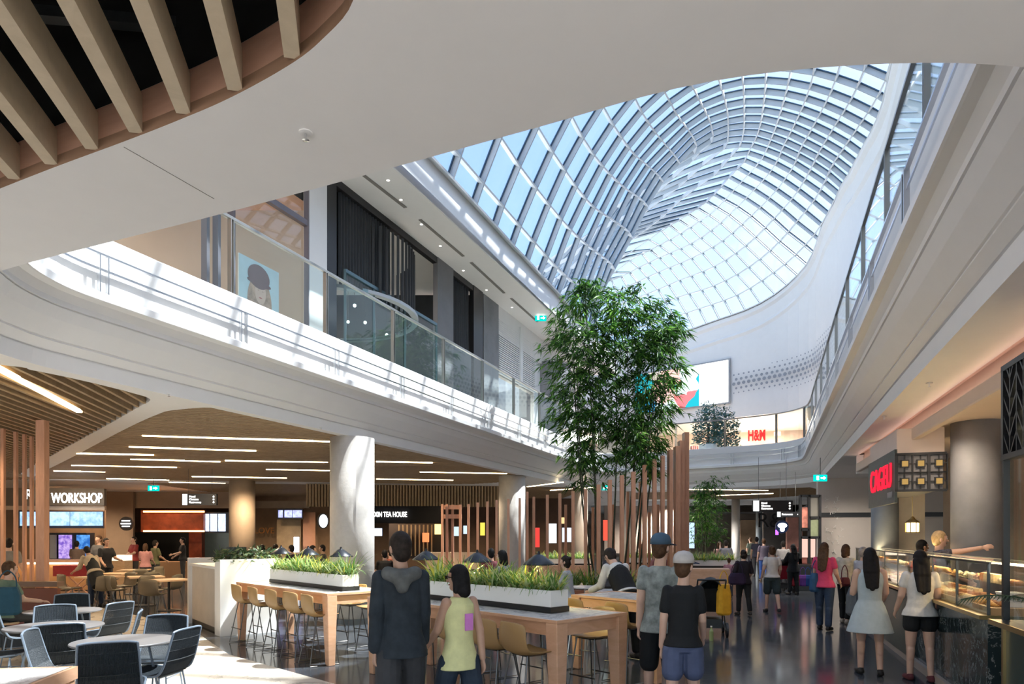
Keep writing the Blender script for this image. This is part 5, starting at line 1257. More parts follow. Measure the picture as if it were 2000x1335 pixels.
# dining tables and chairs in the shade on the left
def simple_chair():
    c = thing('dining_chair', 'olive shell dining chair', 'chair')
    mb = shell(.46, .42, .36); mb.v = [(x, y, z+.45) for x, y, z in mb.v]; obj('shell_seat', mb, plain('olive_shell', (.15,.125,.085), .5), c, True)
    for sx in (-1, 1):
        for sy in (-1, 1): mb = MB(); mb.tube([(sx*.15,sy*.14,.43), (sx*.22,sy*.22,0)], .010, 6); obj('leg', mb, M['wire'], c)
    return c
dt0 = None; sc0 = simple_chair(); used = False
DT = [(225,1128,19.0), (262,1118,21.0), (285,1133,17.6), (330,1140,16.4), (195,1140,17.6)]
for k, (px, py, Y) in enumerate(DT):
    p = atY(px, HZ, Y); t = thing('dining_table', '%s wooden dining table of the shaded food court, counted from the kiosk' % ordw[[1,2,3,4,0][k]], 'table', (p.x, Y, 0), .3*k, 'wooden dining tables in the shade')
    mb = MB(); mb.box((0,0,.73), (.8,.8,.035)); obj('table_top', mb, M['oak'], t)
    mb = MB(); mb.lathe([(.28,0), (.28,.015), (.03,.03), (.03,.71)], n=16); obj('pedestal', mb, M['black'], t)
    for q in range(3):
        a = .5+q*2.1+k*.7; ps = (p.x+.72*math.cos(a), Y+.72*math.sin(a), 0); lb = '%s olive chair at the %s dining table of the shaded food court' % (('left','front','right')[q], ordw[[1,2,3,4,0][k]])
        if not used: sc0.location = ps; sc0.rotation_euler = (0,0,a+math.pi/2); sc0['label'] = lb; used = True; sc0['group'] = 'olive dining chairs'
        else: copy_tree(sc0, ps, a+math.pi/2, lb)
# wire chairs and small tables behind the front table planter
def wire_chair(lab, loc, rz):
    c = thing('wire_chair', lab, 'chair', loc, rz); S = .45; mb = MB()
    mb.tube([(-.22,.2,S), (-.23,-.18,S), (-.22,-.26,S+.3), (-.18,-.28,S+.36), (.18,-.28,S+.36), (.22,-.26,S+.3), (.23,-.18,S), (.22,.2,S), (-.22,.2,S)], .011, 6); obj('frame', mb, M['steel'], c)
    mb = MB()
    for k in range(12):
        x = -.2+.4*k/11; mb.tube([(x,.2,S), (x,-.18,S-.005), (x*.95,-.25,S+.2), (x*.9,-.28,S+.36)], .004, 4, False)
    obj('woven_seat', mb, M['steel'], c)
    for sx in (-1, 1):
        for sy in (-1, 1): mb = MB(); mb.tube([(sx*.2,sy*.17,S), (sx*.23,sy*.22,0)], .010, 6); obj('leg', mb, M['steel'], c)
    return c
p = atY(1118, HZ, 10.6); wire_chair('pale woven chair behind the end of the front table planter', (p.x, 10.6, 0), 2.6); p = atY(1150, HZ, 10.2); wire_chair('pale woven chair nearest the waiter in the vest', (p.x, 10.2, 0), 2.3); p = atY(1172, HZ, 11.3); wire_chair('pale woven chair behind the other two, beyond the front table', (p.x, 11.3, 0), -.6)
for k, (px, py) in enumerate(((1143,1145), (1192,1152))):
    p = atz(px, py, .74); t = thing('cafe_table', ('small pale round cafe table left of the waiter','small pale round cafe table the waiter leans over')[k], 'table', (p.x, p.y, 0)); mb = MB(); mb.lathe([(.36,.71), (.38,.72), (.38,.74)], n=32); obj('table_top', mb, M['marble'], t); mb = MB(); mb.lathe([(.2,0), (.2,.015), (.025,.03), (.025,.71)], n=16); obj('pedestal', mb, M['steel'], t)
# ================================================================ hanging signs, exit signs
def hang(name, px0, py0, px1, py1, Y, lab, lines, arrows=True):
    a = atY(px0, py0, Y); b = atY(px1, py1, Y); c = (a+b)/2; w = b.x-a.x; h = a.z-b.z; s = thing(name, lab, 'sign', c)
    mb = MB(); mb.box((0,0,0), (w,.10,h)); obj('sign_box', mb, M['black'], s)
    mb = MB(); mb.box((-w/2+w*.07,-.053,0), (w*.14,.01,h*.96)); obj('white_end', mb, emit('sign_end', (.85,.95,1), 2.0) if 'sign_end' not in bpy.data.materials else bpy.data.materials['sign_end'], s)
    n = len(lines)
    for i, t in enumerate(lines): text('lettering', t, h/(n+1)*.95, M['whitelit'], s, (-w*.30, -.056, h*(.5-(i+1)/(n+1))), align='LEFT', ext=.002)
    if arrows:
        for i in range(n): mb = MB(); mb.ell((w*.42,-.055,h*(.5-(i+1)/(n+1))), (h*.07,.004,h*.07), 8, 6); obj('arrow_mark', mb, M['whitelit'], s)
    mb = MB()
    for x in (-w*.35, w*.35): mb.tube([(x,0,h/2), (x,0,ZC-c.z)], .005, 6)
    obj('hanger', mb, M['dsteel'], s)
hang('directory_sign', 358, 964, 424, 986, 20.5, 'black hanging directory sign with a white end on the left, above the copper stall', ('Hotel', 'Cinemas', 'Restrooms'))
hang('directory_sign', 1470, 977, 1547, 998, 17.5, 'larger black hanging directory sign over the right walkway', ('Hotel', 'Cinemas', 'Restrooms'))
hang('directory_sign', 1517, 999, 1560, 1009, 21.5, 'smaller black hanging sign behind the larger one on the right', ('Restrooms',))
def exit_sign(px, py, Y, lab, w=.38, top=ZC):
    p = atY(px, py, Y); s = thing('exit_sign', lab, 'exit sign', p); mb = MB(); mb.box((0,0,0), (w,.05,w*.5)); obj('sign_box', mb, M['green'], s)
    mb = MB(); mb.box((-w*.22,-.03,.0), (w*.16,.01,w*.3)); mb.box((w*.15,-.03,0), (w*.28,.01,w*.08)); mb.add([V((w*.22,-.031,w*.13)), V((w*.40,-.031,0)), V((w*.22,-.031,-w*.13))], [(0,1,2)]); obj('running_mark', mb, M['whitelit'], s)
    mb = MB(); mb.tube([(0,0,w*.25), (0,0,top-p.z)], .01, 6); obj('hanger', mb, M['dsteel'], s)
exit_sign(300, 953, 24, 'green exit sign hanging above the drinks kiosk on the left'); exit_sign(1602, 933, 17.6, 'green exit sign below the right gallery soffit', .34); exit_sign(1184, 952, 27, 'green exit sign glimpsed behind the bamboo stems'); p = SO(25.0, 1.1)
exit_sign(1056, 621, 25.2, 'green exit sign high under the upper gallery ceiling', .42, ZU)
for px, py, lab in ((597,258,'round chrome sprinkler in the foreground ceiling'), (330,768,'tiny sprinkler in the white soffit between the slatted coffers'), (627,833,'tiny sprinkler on the left soffit above the patterned column')):
    p = atz(px, py, ZC); o = thing('ceiling_sprinkler', lab, 'sprinkler', p); o.scale = (.6,.6,.6)
    mb = MB(); mb.lathe([(.055,-.001), (.055,-.008), (.03,-.012), (.0,-.014)], n=24, cap=False); obj('rosette', mb, M['white'], o)
    mb = MB(); mb.lathe([(.009,-.01), (.009,-.06), (.03,-.062), (.03,-.068), (.006,-.07)], n=12); obj('head', mb, M['chrome'], o)
p = atz(60, 711, ZC-.0); p = off(nearest(LL(8.6)), .35, 3.95); o = None
M['dimdl'] = emit('dim_downlight', (1,.92,.8), 4.0)
# downlights on the upper left soffit and the shop
for k, (px, py) in enumerate(((727,310),(758,352),(783,390),(823,438),(860,480),(905,528),(950,566),(1000,600))):
    p = atz(px, py, ZU); mb = MB(); mb.lathe([(.036,-.004), (.001,-.006)], n=14, cap=False); r = thing('downlight', '%s downlight from the left in the upper gallery soffit' % ordw[k], 'downlight', p, 0, 'upper gallery downlights'); obj('lens', mb, M['dimdl'], r)
for k, (px0, py0, px1, py1) in enumerate(((708,340,792,405),(820,428,905,500),(920,512,985,572),(998,582,1050,628))):
    a, b = atz(px0, py0, ZU-.004), atz(px1, py1, ZU-.004); mb = MB(); mb.bar(a-V((0,0,.006)), b-V((0,0,.006)), .09, .008); tag(obj('air_slot', mb, M['shadow_gap']), '%s dark linear air slot from the left in the upper gallery soffit' % ordw[k], 'air vent')
for k, (px, py) in enumerate(((232,408),(290,463),(373,488),(361,513),(337,520))):
    p = atz(px, py, 8.975); r = thing('downlight', '%s downlight in the peach ceiling of the upper fashion shop, from the left' % ordw[k], 'downlight', p, 0, 'fashion shop downlights'); mb = MB(); mb.lathe([(.09,-.002), (.001,-.004)], n=14, cap=False); obj('lens', mb, M['warmdl'], r)
# fashion poster: a plain generic portrait with hat on pale blue
ps = thing('fashion_poster', 'pale blue poster of a long haired figure in a hat inside the upper shop window', 'poster', (0,0,0)); Yp = y_of(541)
c_ = SO(Yp, -.35); dv = (SO(2,0)-SO(1,0)).normalized(); c0 = c_+V((0,0,6.30))
def pq(u, v, o=0.0): return c0+dv*u*.9+V((0,0,v*.95))+V((dv.y,-dv.x,0))*o
mb = MB(); mb.add([pq(-.62,-1.2), pq(.62,-1.2), pq(.62,1.05), pq(-.62,1.05), pq(-.62,-1.2,-.03), pq(.62,-1.2,-.03), pq(.62,1.05,-.03), pq(-.62,1.05,-.03)], [(0,1,2,3),(7,6,5,4),(0,4,5,1),(1,5,6,2),(2,6,7,3),(3,7,4,0)]); obj('sheet', mb, plain('poster_blue', (.60,.76,.86), .5), ps)
def blob(cx, cy, rx, ry, o, m, nm):
    mb = MB(); mb.add([pq(cx+rx*math.cos(2*math.pi*k/28), cy+.36+ry*math.sin(2*math.pi*k/28), o) for k in range(28)], [tuple(range(28))]); obj(nm, mb, m, ps)
hairm = plain('poster_hair', (.50,.34,.26), .6, var=.3, nscale=9); skm = plain('poster_skin', (.72,.52,.44), .6)
blob(-.0,-.18,.38,.60,.004,hairm,'printed_hair'); blob(.0,-1.0,.50,.34,.005,plain('poster_coat', (.42,.34,.36), .6),'printed_coat'); blob(.02,.06,.17,.24,.006,skm,'printed_face'); blob(-.03,.38,.34,.25,.007,plain('poster_hat', (.22,.13,.14), .6),'printed_hat'); blob(-.02,.25,.37,.07,.0075,bpy.data.materials['poster_hat'],'printed_hat_brim')
blob(-.05,.10,.024,.010,.008,hairm,'printed_eye'); blob(.09,.10,.024,.010,.008,hairm,'printed_eye'); blob(.02,-.05,.05,.016,.008,plain('poster_lip', (.5,.18,.16), .6),'printed_mouth')
# upper level sign letters
p = SO(y_of(905), .10)+V((0,0,5.95)); o = text('sign_lettering', 'ROHE', .62, M['whitelit'], None, p, (math.pi/2,0,math.atan2(dv.y, dv.x)), .02, 'CENTER'); tag(o, 'white lit letters behind the left gallery glass at the dark restaurant', 'lettering')
# restaurant pendant lights on the upper level
for k in range(9):
    p = SO(19.2+rnd.uniform(-1.5,2.2), -1.4-rnd.uniform(0,2.2))+V((0,0,rnd.uniform(7.6,8.9))); o = thing('pendant_light', '%s small glowing pendant in the dark restaurant upstairs, by height' % ordw[k], 'pendant light', p, 0, 'restaurant pendants'); mb = MB(); mb.ell((0,0,0), .045, 10, 8); obj('globe', mb, M['dimdl'], o); mb = MB(); mb.tube([(0,0,.07), (0,0,9.7-p.z)], .006, 5); obj('cord', mb, M['black'], o)
for k, yy in enumerate((15.9,16.4,18.6,20.4)):
    p = SO(yy, -.6)+V((0,0,ZF+.02)); o = thing('gallery_plant', '%s dark leafy plant from the left behind the restaurant glass upstairs' % ordw[k], 'plant', p, 0, 'plants behind the restaurant glass'); obj('foliage', bushy(random.Random(80+k), 120, .35, 1.0, .03, .25), bgreen, o); mb = MB(); mb.lathe([(.16,0), (.2,.35), (.17,.35)], n=14); obj('pot', mb, M['black'], o)
# ================================================================ far upper level: screen, dots, shop
ed = [edge[i] for i in range(NRW)]
cum = [0.0]
for a, b in zip(ed, ed[1:]): cum.append(cum[-1]+V((b.x-a.x, b.y-a.y, 0)).length)
def wpt(s, z, o=-.0):
    s = max(0, min(cum[-1]-.001, s)); i = max(k for k in range(NRW) if cum[k] <= s); t = (s-cum[i])/(cum[i+1]-cum[i]) if i < NRW-1 else 0
    a, b = ed[i], ed[min(i+1, NRW-1)]; d = V((b.x-a.x, b.y-a.y, 0)).normalized(); n = V((-d.y, d.x, 0))
    p = a.lerp(b, t); return V((p.x, p.y, z))+n*o
def s_at(px):
    best = None
    for k in range(int(cum[-1]/.05)):
        p = wpt(k*.05, 8); x = 1000+F*p.x/p.y
        if p.y > 25 and (best is None or abs(x-px) < best[0]): best = (abs(x-px), k*.05, p)
    return best[1], best[2]
sA, pA_ = s_at(1424); zT = CH+(HZ-703)/F*pA_.y; zB = CH+(HZ-785)/F*pA_.y
wside = .12 if (wpt(sA, 8, 1)-V((8,30,8))).length < (wpt(sA, 8, -1)-V((8,30,8))).length else -.12
sB = min(cum[-1]-.1, sA+5.6)
scn = thing('led_screen', 'large curved lit screen with white panel and teal and pink shapes on the far wall', 'screen', wpt((sA+sB)/2, zB-.0)); sb = scn.location.copy()
def scr(s0, s1, z0, z1, o, m, nm, n=12):
    mb = MB(); 
    for k in range(n):
        a, b = s0+(s1-s0)*k/n, s0+(s1-s0)*(k+1)/n
        mb.add([wpt(a,z0,o)-sb, wpt(b,z0,o)-sb, wpt(b,z1,o)-sb, wpt(a,z1,o)-sb], [(0,1,2,3)])
    obj(nm, mb, m, scn)
mb = MB()
for k in range(16):
    a, b = sA-.08+(sB-sA+.16)*k/16, sA-.08+(sB-sA+.16)*(k+1)/16
    q = [wpt(s, z, o)-sb for s in (a, b) for o in (wside*.1, wside*.9) for z in (zB-.08, zT+.08)]; mb.add(q, [(0,1,3,2),(4,6,7,5),(0,4,5,1),(2,3,7,6),(0,2,6,4),(1,5,7,3)])
obj('screen_housing', mb, plain('screen_frame', (.35,.36,.38), .4), scn)
sm = sA+(sB-sA)*.30
scr(sA, sm, zB, zT, wside, emit('screen_white', (.97,1,1), 1.35), 'white_panel')
m, nt, out = newmat('screen_colour'); e = nt.nodes.new('ShaderNodeEmission'); e.inputs['Strength'].default_value = .95; v = coord(nt); vo = nt.nodes.new('ShaderNodeTexVoronoi'); vo.inputs['Scale'].default_value = 1.5; vo.inputs['Randomness'].default_value = 1
mxv = nt.nodes.new('ShaderNodeMix'); mxv.data_type = 'RGBA'; mxv.inputs['Factor'].default_value = .35; nz = nt.nodes.new('ShaderNodeTexNoise'); nz.inputs['Scale'].default_value = 1.3; L(nt, v, nz.inputs['Vector']); L(nt, v, mxv.inputs[6]); L(nt, nz.outputs['Color'], mxv.inputs[7]); L(nt, mxv.outputs[2], vo.inputs['Vector'])
sep = nt.nodes.new('ShaderNodeSeparateColor'); L(nt, vo.outputs['Color'], sep.inputs[0]); cr = nt.nodes.new('ShaderNodeValToRGB'); cr.color_ramp.interpolation = 'CONSTANT'; els = cr.color_ramp.elements
cols = [(0,(.02,.42,.52)), (.2,(.75,.93,.97)), (.38,(.93,.55,.50)), (.5,(.03,.25,.50)), (.6,(.90,.20,.22)), (.68,(.95,.80,.70)), (.8,(.05,.55,.62)), (.92,(.16,.10,.30))]
while len(els) < len(cols): els.new(.5)
for i, (p_, c_) in enumerate(cols): els[i].position = p_; els[i].color = (*c_, 1)
L(nt, sep.outputs[0], cr.inputs[0]); L(nt, cr.outputs[0], e.inputs[0]); L(nt, e.outputs[0], out.inputs[0])
scr(sm, sB, zB, zT, wside, m, 'colour_panel')
# perforated dots in the far wall
mb = MB(); s1, p1 = s_at(1434); s0 = s1-13.5; nrow = 11; wd = bpy.data.objects['wall_far']
for r_ in range(nrow):
    for c_ in range(46):
        u = c_/45; s = s1-.27*c_-(.135 if r_ % 2 else 0); mid = 4.2-1.2*math.sin(u*3.2+.4)+u*2.0; a = max(0, 1-abs(r_-mid-.5)/(2.6+1.6*math.sin(u*2.6)))
        if a < .08 or s < 0: continue
        z = zB-.05+.24*r_+u*.55; rad = .025+.075*a; p = wpt(s, z, wside*.75); d = (wpt(s+.05, z, 0)-wpt(s-.05, z, 0)).normalized()
        mb.add([p+d*rad*math.cos(k*.785)+V((0,0,rad*math.sin(k*.785))) for k in range(8)], [tuple(range(8))])
obj('wall_dot', mb, plain('dot_grey', (.30,.32,.36), .6), wd)
# clothing shop beyond the far gallery
YS = 41.5
def fp(px, py, Y=YS): return atY(px, py, Y)
a, b = fp(1250, HZ, 43.5), fp(1620, HZ, 40.5)
mb = MB(); mb.bar(V((a.x,a.y,6.9)), V((b.x,b.y,6.9)), .2, 3.0); struct('wall_far_shop', mb, plain('shop_peach', (.72,.56,.46), .6, var=.15, nscale=1.2))
hm = thing('shop_sign', 'red brand letters on the far upstairs clothing shop', 'sign', fp(1478, 850, 40.8)); text('lettering', 'H&M', .95, emit('red_sign', (1,.03,.03), 1.2), hm, (0,0,0), (math.pi/2,0,-.25), .03, sx=.5, bold=.03)
for k, (px, w_, h_) in enumerate(((1383,.85,1.5), (1415,.85,1.6))):
    p = atY(px, HZ, 33.5+k); o = thing('tub_plant', ('left','right')[k]+' bluish tree in a tapered white tub on the far upper gallery', 'plant', (p.x, p.y, ZF), 0)
    mb = MB(); mb.lathe([(.55,0), (.42,.85), (.38,.85), (.38,.7)], n=24); obj('tub', mb, M['white'], o); obj('foliage', bushy(random.Random(60+k), 1500, .75, 2.3, .03, .20), [plain('blue_green', (.05,.16,.17), .5, var=.3), bgreen[0]], o); fo = kids(o)[-1]; fo.location = (0,0,.75)
    mb = MB(); mb.tube([(0,0,.7), (0,0,1.9)], .05, 7); obj('stem', mb, M['brown'], o)
for k, (px, col) in enumerate(((1510,(.6,.5,.35)), (1528,(.10,.22,.25)), (1545,(.7,.35,.25)), (1362,(.55,.2,.2)))):
    p = atY(px, HZ, 40.0); o = thing('clothing_rack', '%s clothes display from the left inside the far upstairs shop' % ordw[[1,2,3,0][k]], 'display', (p.x, p.y, ZF), 0)
    mb = MB(); mb.tube([(-.4,0,0), (-.4,0,1.7), (.4,0,1.7), (.4,0,0)], .02, 6); obj('rail_frame', mb, M['steel'], o)
    mb = MB()
    for q in range(7): mb.box((-.33+q*.11,0,1.2), (.07,.4,.85))
    obj('garment', mb, plain('garment_%d' % k, col, .8, var=.5, nscale=4), o)
# ================================================================ distant walkway
wallp('wall_distant_left', 1180, 975, 1345, 1080, 46, plain('distant_w', (.40,.33,.28), .6, var=.2, nscale=.8))
wallp('wall_distant_shop', 1445, 1015, 1492, 1085, 50, plain('distant_shop', (.40,.28,.18), .6, var=.3, nscale=.6))
wallp('wall_distant_grey', 1490, 1000, 1550, 1085, 40, plain('distant_grey', (.16,.15,.15), .6))
wallp('wall_distant_pink', 1536, 1010, 1566, 1085, 30, plain('distant_pink', (.55,.26,.20), .6, var=.25, nscale=1.5))
bp = atY(1527, 1028, 29.5); rs2 = thing('round_sign', 'small round white lit sign far down the right walkway', 'sign', bp); mb = MB(); mb.lathe([(.28,-.05), (.28,.05)], n=28); mb.v = [(x, z, y) for x, y, z in mb.v]; obj('rim', mb, plain('bluerim', (.05,.08,.2), .4), rs2); mb = MB(); mb.ell((0,-.06,.05), (.2,.02,.11), 12, 6); mb.ell((0,-.06,-.12), (.10,.02,.09), 12, 6); obj('lit_mark', mb, M['whitelit'], rs2)
vs2 = flat('lit_sign', 1515, 1034, 1520, 1044, 29.5, emit('violet_sign', (.35,.10,.9), 1.6)); tag(vs2, 'tiny violet lit sign beside the distant round white sign', 'sign')
p = atY(1508, 1017, 39.5); o = text('sign_lettering', 'R&J', 1.2, M['black'], None, p, ext=.02); tag(o, 'dark shop letters on the grey wall far down the walkway', 'lettering')
p = atY(1310, 990, 44); light('distant_daylight', 'SPOT', (12,48,8.5), 3000, (1,1,1), spot=140, radius=.4)
for k, (px, py, Y, m_) in enumerate(((1405,1092,20.3,'oakr'),)):
    mb = MB(); a = atz(1345, 1098, 1.0); mb.box((0,0,.5), (.95,.6,1.0)); tag(obj('oak_counter', mb, M['oakr'], None, loc=(atY(1384,HZ,16.5).x, 16.5, 0), rz=-.25), 'oak bar counter right of the fins, behind the pram', 'counter')
a, b = atY(1200, 966, 40.5), atY(1575, 985, 39); mb = MB(); mb.bar(V((a.x,a.y,(a.z+b.z)/2)), V((b.x,b.y,(a.z+b.z)/2)), .3, a.z-b.z); struct('wall_distant_bulkhead', mb, M['white'])
# ================================================================ people
def cap_seg(mb, p, q, r1, r2, n=12, flat=1.0, side=None):
    p = V(p); q = V(q); d = q-p
    if d.length < 1e-5: d = V((0,0,.001))
    L_ = d.length; d.normalize(); x = V(side) if side is not None else (V((1,0,0)) if abs(d.x) < .9 else V((0,1,0)))
    x = (x-d*x.dot(d)).normalized(); y = d.cross(x); rings = []
    st = [(-math.sin(a), math.cos(a), 0) for a in (1.35, 1.0, .6, .25)]+[(0,1,k/3.0) for k in range(4)]+[(math.sin(a), math.cos(a), 1) for a in (.25,.6,1.0,1.35)]
    for off_, c, t in st:
        r = r1+(r2-r1)*t; o = p+d*(L_*t+off_*(r1 if t == 0 else r2))
        rings.append([o+(x*math.cos(6.28318*k/n)+y*flat*math.sin(6.28318*k/n))*r*c for k in range(n)])
    mb.loft(rings)
def rings_loft(mb, rs, n=18):
    mb.loft([[V(c)+V(x)*math.cos(6.28318*k/n)*a+V(y)*math.sin(6.28318*k/n)*b for k in range(n)] for c, x, y, a, b in rs])
def remesh(mb, vox, name, mats, parent, smooth_it=2, sub=None):
    me = bpy.data.meshes.new('tmp'); me.from_pydata([tuple(v) for v in mb.v], [], mb.f)
    bm = bmesh.new(); bm.from_mesh(me); bmesh.ops.recalc_face_normals(bm, faces=bm.faces); bm.to_mesh(me); bm.free()
    o = bpy.data.objects.new('tmp', me); C.objects.link(o)
    m = o.modifiers.new('r', 'REMESH'); m.mode = 'VOXEL'; m.voxel_size = vox
    if smooth_it:
        s = o.modifiers.new('s', 'SMOOTH'); s.factor = .5; s.iterations = smooth_it
    dg = bpy.context.evaluated_depsgraph_get(); ev = o.evaluated_get(dg); m2 = bpy.data.meshes.new_from_object(ev)
    bpy.data.objects.remove(o); bpy.data.meshes.remove(me)
    r = obj(name, m2, mats, parent, True); return r
def cloth(name, col, var=.12, nscale=9, bump=.25, bscale=22, rough=.8):
    return plain(name, col, rough, 0, var, nscale, bump, .3, bscale)
SK = {'fair': plain('skin_fair', (.60,.38,.29), .5, var=.05, nscale=8), 'tan': plain('skin_tan', (.47,.28,.20), .5, var=.05, nscale=8), 'olive': plain('skin_olive', (.40,.24,.165), .5, var=.05, nscale=8)}
HAIR = {'black': plain('hair_black', (.008,.007,.008), .65, var=.4, nscale=30, spec=.2), 'brown': plain('hair_brown', (.075,.038,.020), .6, var=.4, nscale=30, spec=.2), 'dark': plain('hair_dark', (.022,.016,.013), .65, var=.4, nscale=30, spec=.2), 'blonde': plain('hair_blonde', (.38,.26,.13), .45, var=.3, nscale=30), 'grey': plain('hair_grey', (.30,.28,.26), .5, var=.3, nscale=30)}
EYEW = plain('eye_white', (.75,.73,.7), .3, var=0); EYED = plain('eye_dark', (.02,.015,.012), .2, var=0); LIP = plain('lip', (.42,.16,.13), .5, var=0)
def person(label, loc, rz, H=1.7, build=1.0, skin='fair', hair=('short','dark'), arms=((8,8,12),(8,8,12)), legs=((0,0),(0,0)), lean=0, yaw=0, nod=0, seat=None,
           top=None, bottom=None, shoes=None, vox=.012, fingers=False, extra=None, female=False):
    P_ = thing('person', label, 'person', loc, math.radians(rz)); S = H/1.75; b = build
    hipw, shw = (.095, .175) if female else (.088, .186)
    hipw *= S; shw *= S*b
    R = math.radians
    # lower body first, pelvis height from the legs
    Lt, Ls = .43*S, .41*S; J = {}; low = 9
    tmp = {}
    for s, (p, k) in zip((-1, 1), legs):
        d1 = V((s*.03, math.sin(R(p)), -math.cos(R(p)))).normalized(); d2 = V((s*.01, math.sin(R(p-k)), -math.cos(R(p-k)))).normalized()
        hip = V((s*hipw, 0, 0)); kn = hip+d1*Lt; an = kn+d2*Ls; tmp[s] = (hip, kn, an); low = min(low, an.z)
    pz = (.085*S-low) if seat is None else seat+.09*S
    pel = V((0, 0, pz))
    for s in (-1, 1): J[s] = [pel+q for q in tmp[s]]
    up = V((0, math.sin(R(lean)), math.cos(R(lean)))); fw = V((0, math.cos(R(lean)), -math.sin(R(lean)))); X = V((1,0,0))
    at = lambda h, f=0.0: pel+up*(h*S)+fw*(f*S)
    neck = at(.545, -.01); hy = R(yaw)
    hup = V((0, math.sin(R(lean*.5+nod)), math.cos(R(lean*.5+nod)))); hf0 = V((0, math.cos(R(lean*.5+nod)), -math.sin(R(lean*.5+nod))))
    hx = (X*math.cos(hy)+hf0*math.sin(hy)).normalized(); hf = hup.cross(hx).normalized()
    HM = Matrix((hx, hf, hup)).transposed()
    hc = neck+up*.02*S+hup*(.155*S)+hf*.02*S; hd = .118*S
    A = {}
    for s, (p, a, e) in zip((-1, 1), arms):
        sh = at(.50, -.005)+X*(s*shw*.93); d1 = (X*s*math.sin(R(a))+fw*math.sin(R(p))*math.cos(R(a))-up*math.cos(R(p))*math.cos(R(a))).normalized() if p < 60 else V((s*math.sin(R(a)), math.sin(R(p))*math.cos(R(a)), -math.cos(R(p))*math.cos(R(a)))).normalized()
        el = sh+d1*.285*S; d2 = V((s*math.sin(R(a*.5)), math.sin(R(p+e))*math.cos(R(a*.5)), -math.cos(R(p+e))*math.cos(R(a*.5)))).normalized()
        wr = el+d2*.255*S; A[s] = (sh, el, wr, d2)
    def torso(mb, g, h0=-.06, h1=.58, hipg=0.0, f=1.0):
        W = [(-.07,.150+hipg,.105), (.0,.168+hipg,.115), (.08,.155 if not female else .148,.105), (.18,.142 if not female else .125,.098), (.30,.158 if not female else .142,.112), (.40,.168*b**.3,.115), (.47,.16,.098), (.515,.115,.075), (.545,.065,.06), (.62,.052,.056)]
        if female: W[0] = (-.07,.165+hipg,.115); W[1] = (.0,.178+hipg,.122)
        rs = []
        for h, w_, d_ in W:
            if h0 <= h <= h1: rs.append((at(h, .012 if .25 < h < .45 else 0.0), X, fw, (w_*S*b+g)*f, d_*S*b+g))
        rings_loft(mb, rs)
    def limb(mb, s, g=0.0, upto=3, frac=1.0, r=(.066,.050,.044,.034), flare=0.0):
        sh, el, wr, d2 = A[s]
        if upto == 1:
            q = sh.lerp(el, frac); cap_seg(mb, sh, q, r[0]*S*b+g, (r[0]+(r[1]-r[0])*frac)*S*b+g+flare)
        else:
            cap_seg(mb, sh, el, r[0]*S*b+g, r[1]*S*b+g); q = el.lerp(wr, frac); cap_seg(mb, el, q, r[2]*S*b**.5+g, r[3]*S+g+flare)
    def leg(mb, s, g=0.0, frac=1.0, flare=0.0):
        hip, kn, an = J[s]; h0 = hip.lerp(kn, .12) if g == 0 else hip.lerp(kn, .15); r0, r1, r2, r3 = .092*S*b, .060*S*b**.5, .058*S*b**.5, .040*S
        if frac <= .5:
            q = hip.lerp(kn, frac*2); cap_seg(mb, h0, q, r0+g, r0+(r1-r0)*frac*2+g+flare)
        else:
            cap_seg(mb, h0, kn, r0+g, r1+g); q = kn.lerp(an, (frac-.5)*2)
            cap_seg(mb, kn, q, r2*.95+g, r3+g+flare)
            if frac > .7: cap_seg(mb, kn.lerp(an,.18)+V((0,-.014*S,0)), kn.lerp(an,.45)+V((0,-.014*S,0)), .054*S+g, .046*S+g)
    # ---- body
    mb = MB(); torso(mb, 0.0, -.07, .62)
    for s in (-1, 1):
        leg(mb, s); sh, el, wr, d2 = A[s]; cap_seg(mb, at(.455)+X*s*shw*.5, sh-up*.012*S-X*s*.012*S, .048*S, .046*S); limb(mb, s, 0.0, 3, 1.0, (.055,.047,.042,.031))
        # hand: palm and five fingers
        side = (X*s-d2*d2.dot(X*s)).normalized(); nrm = d2.cross(side).normalized(); fwd = nrm*s*1.0
        fwd = (fw-d2*fw.dot(d2)); fwd = fwd.normalized() if fwd.length > .2 else V((0,0,1)).cross(d2).normalized()
        inn = d2.cross(fwd).normalized(); inn = inn if inn.x*s < 0 else -inn
        pl = wr+d2*.05*S; cap_seg(mb, wr-d2*.01, wr+d2*.085*S, .026*S, .036*S, flat=.5, side=fwd)
        fr = max(.0085*S, vox*.72)
        for k, ln in enumerate((.072,.080,.075,.058)):
            b0 = wr+d2*.085*S+fwd*((1.5-k)*.0195*S); d3 = (d2+inn*(.18+.06*k)+fwd*(1.5-k)*.05).normalized(); m_ = b0+d3*ln*.5*S; d4 = (d3+inn*.55).normalized(); cap_seg(mb, b0-d2*.01, m_, fr, fr*.95, 8); cap_seg(mb, m_, m_+d4*ln*.5*S, fr*.95, fr*.8, 8)
        t0 = wr+d2*.03*S+fwd*.026*S; t1 = t0+(fwd*.6+d2*.75+inn*.25).normalized()*.042*S; cap_seg(mb, t0-fwd*.01, t1, fr*1.25, fr*1.1, 8); cap_seg(mb, t1, t1+(d2+inn*.3).normalized()*.030*S, fr*1.05, fr*.85, 8)
        an = J[s][2]; cap_seg(mb, an+V((0,-.03,-.045))*S, an+V((s*.02,.13,-.058))*S, .038*S, .028*S)
    cap_seg(mb, neck-up*.04*S, hc-hup*.06*S, .056*S*b**.5, .054*S)
    mb.ell(hc+hup*.012*S, (.076*S, .096*S, .112*S), 18, 14, HM); cap_seg(mb, hc+hf*.02*S-hup*.03*S, hc+hf*.052*S-hup*.085*S, .058*S, .034*S)
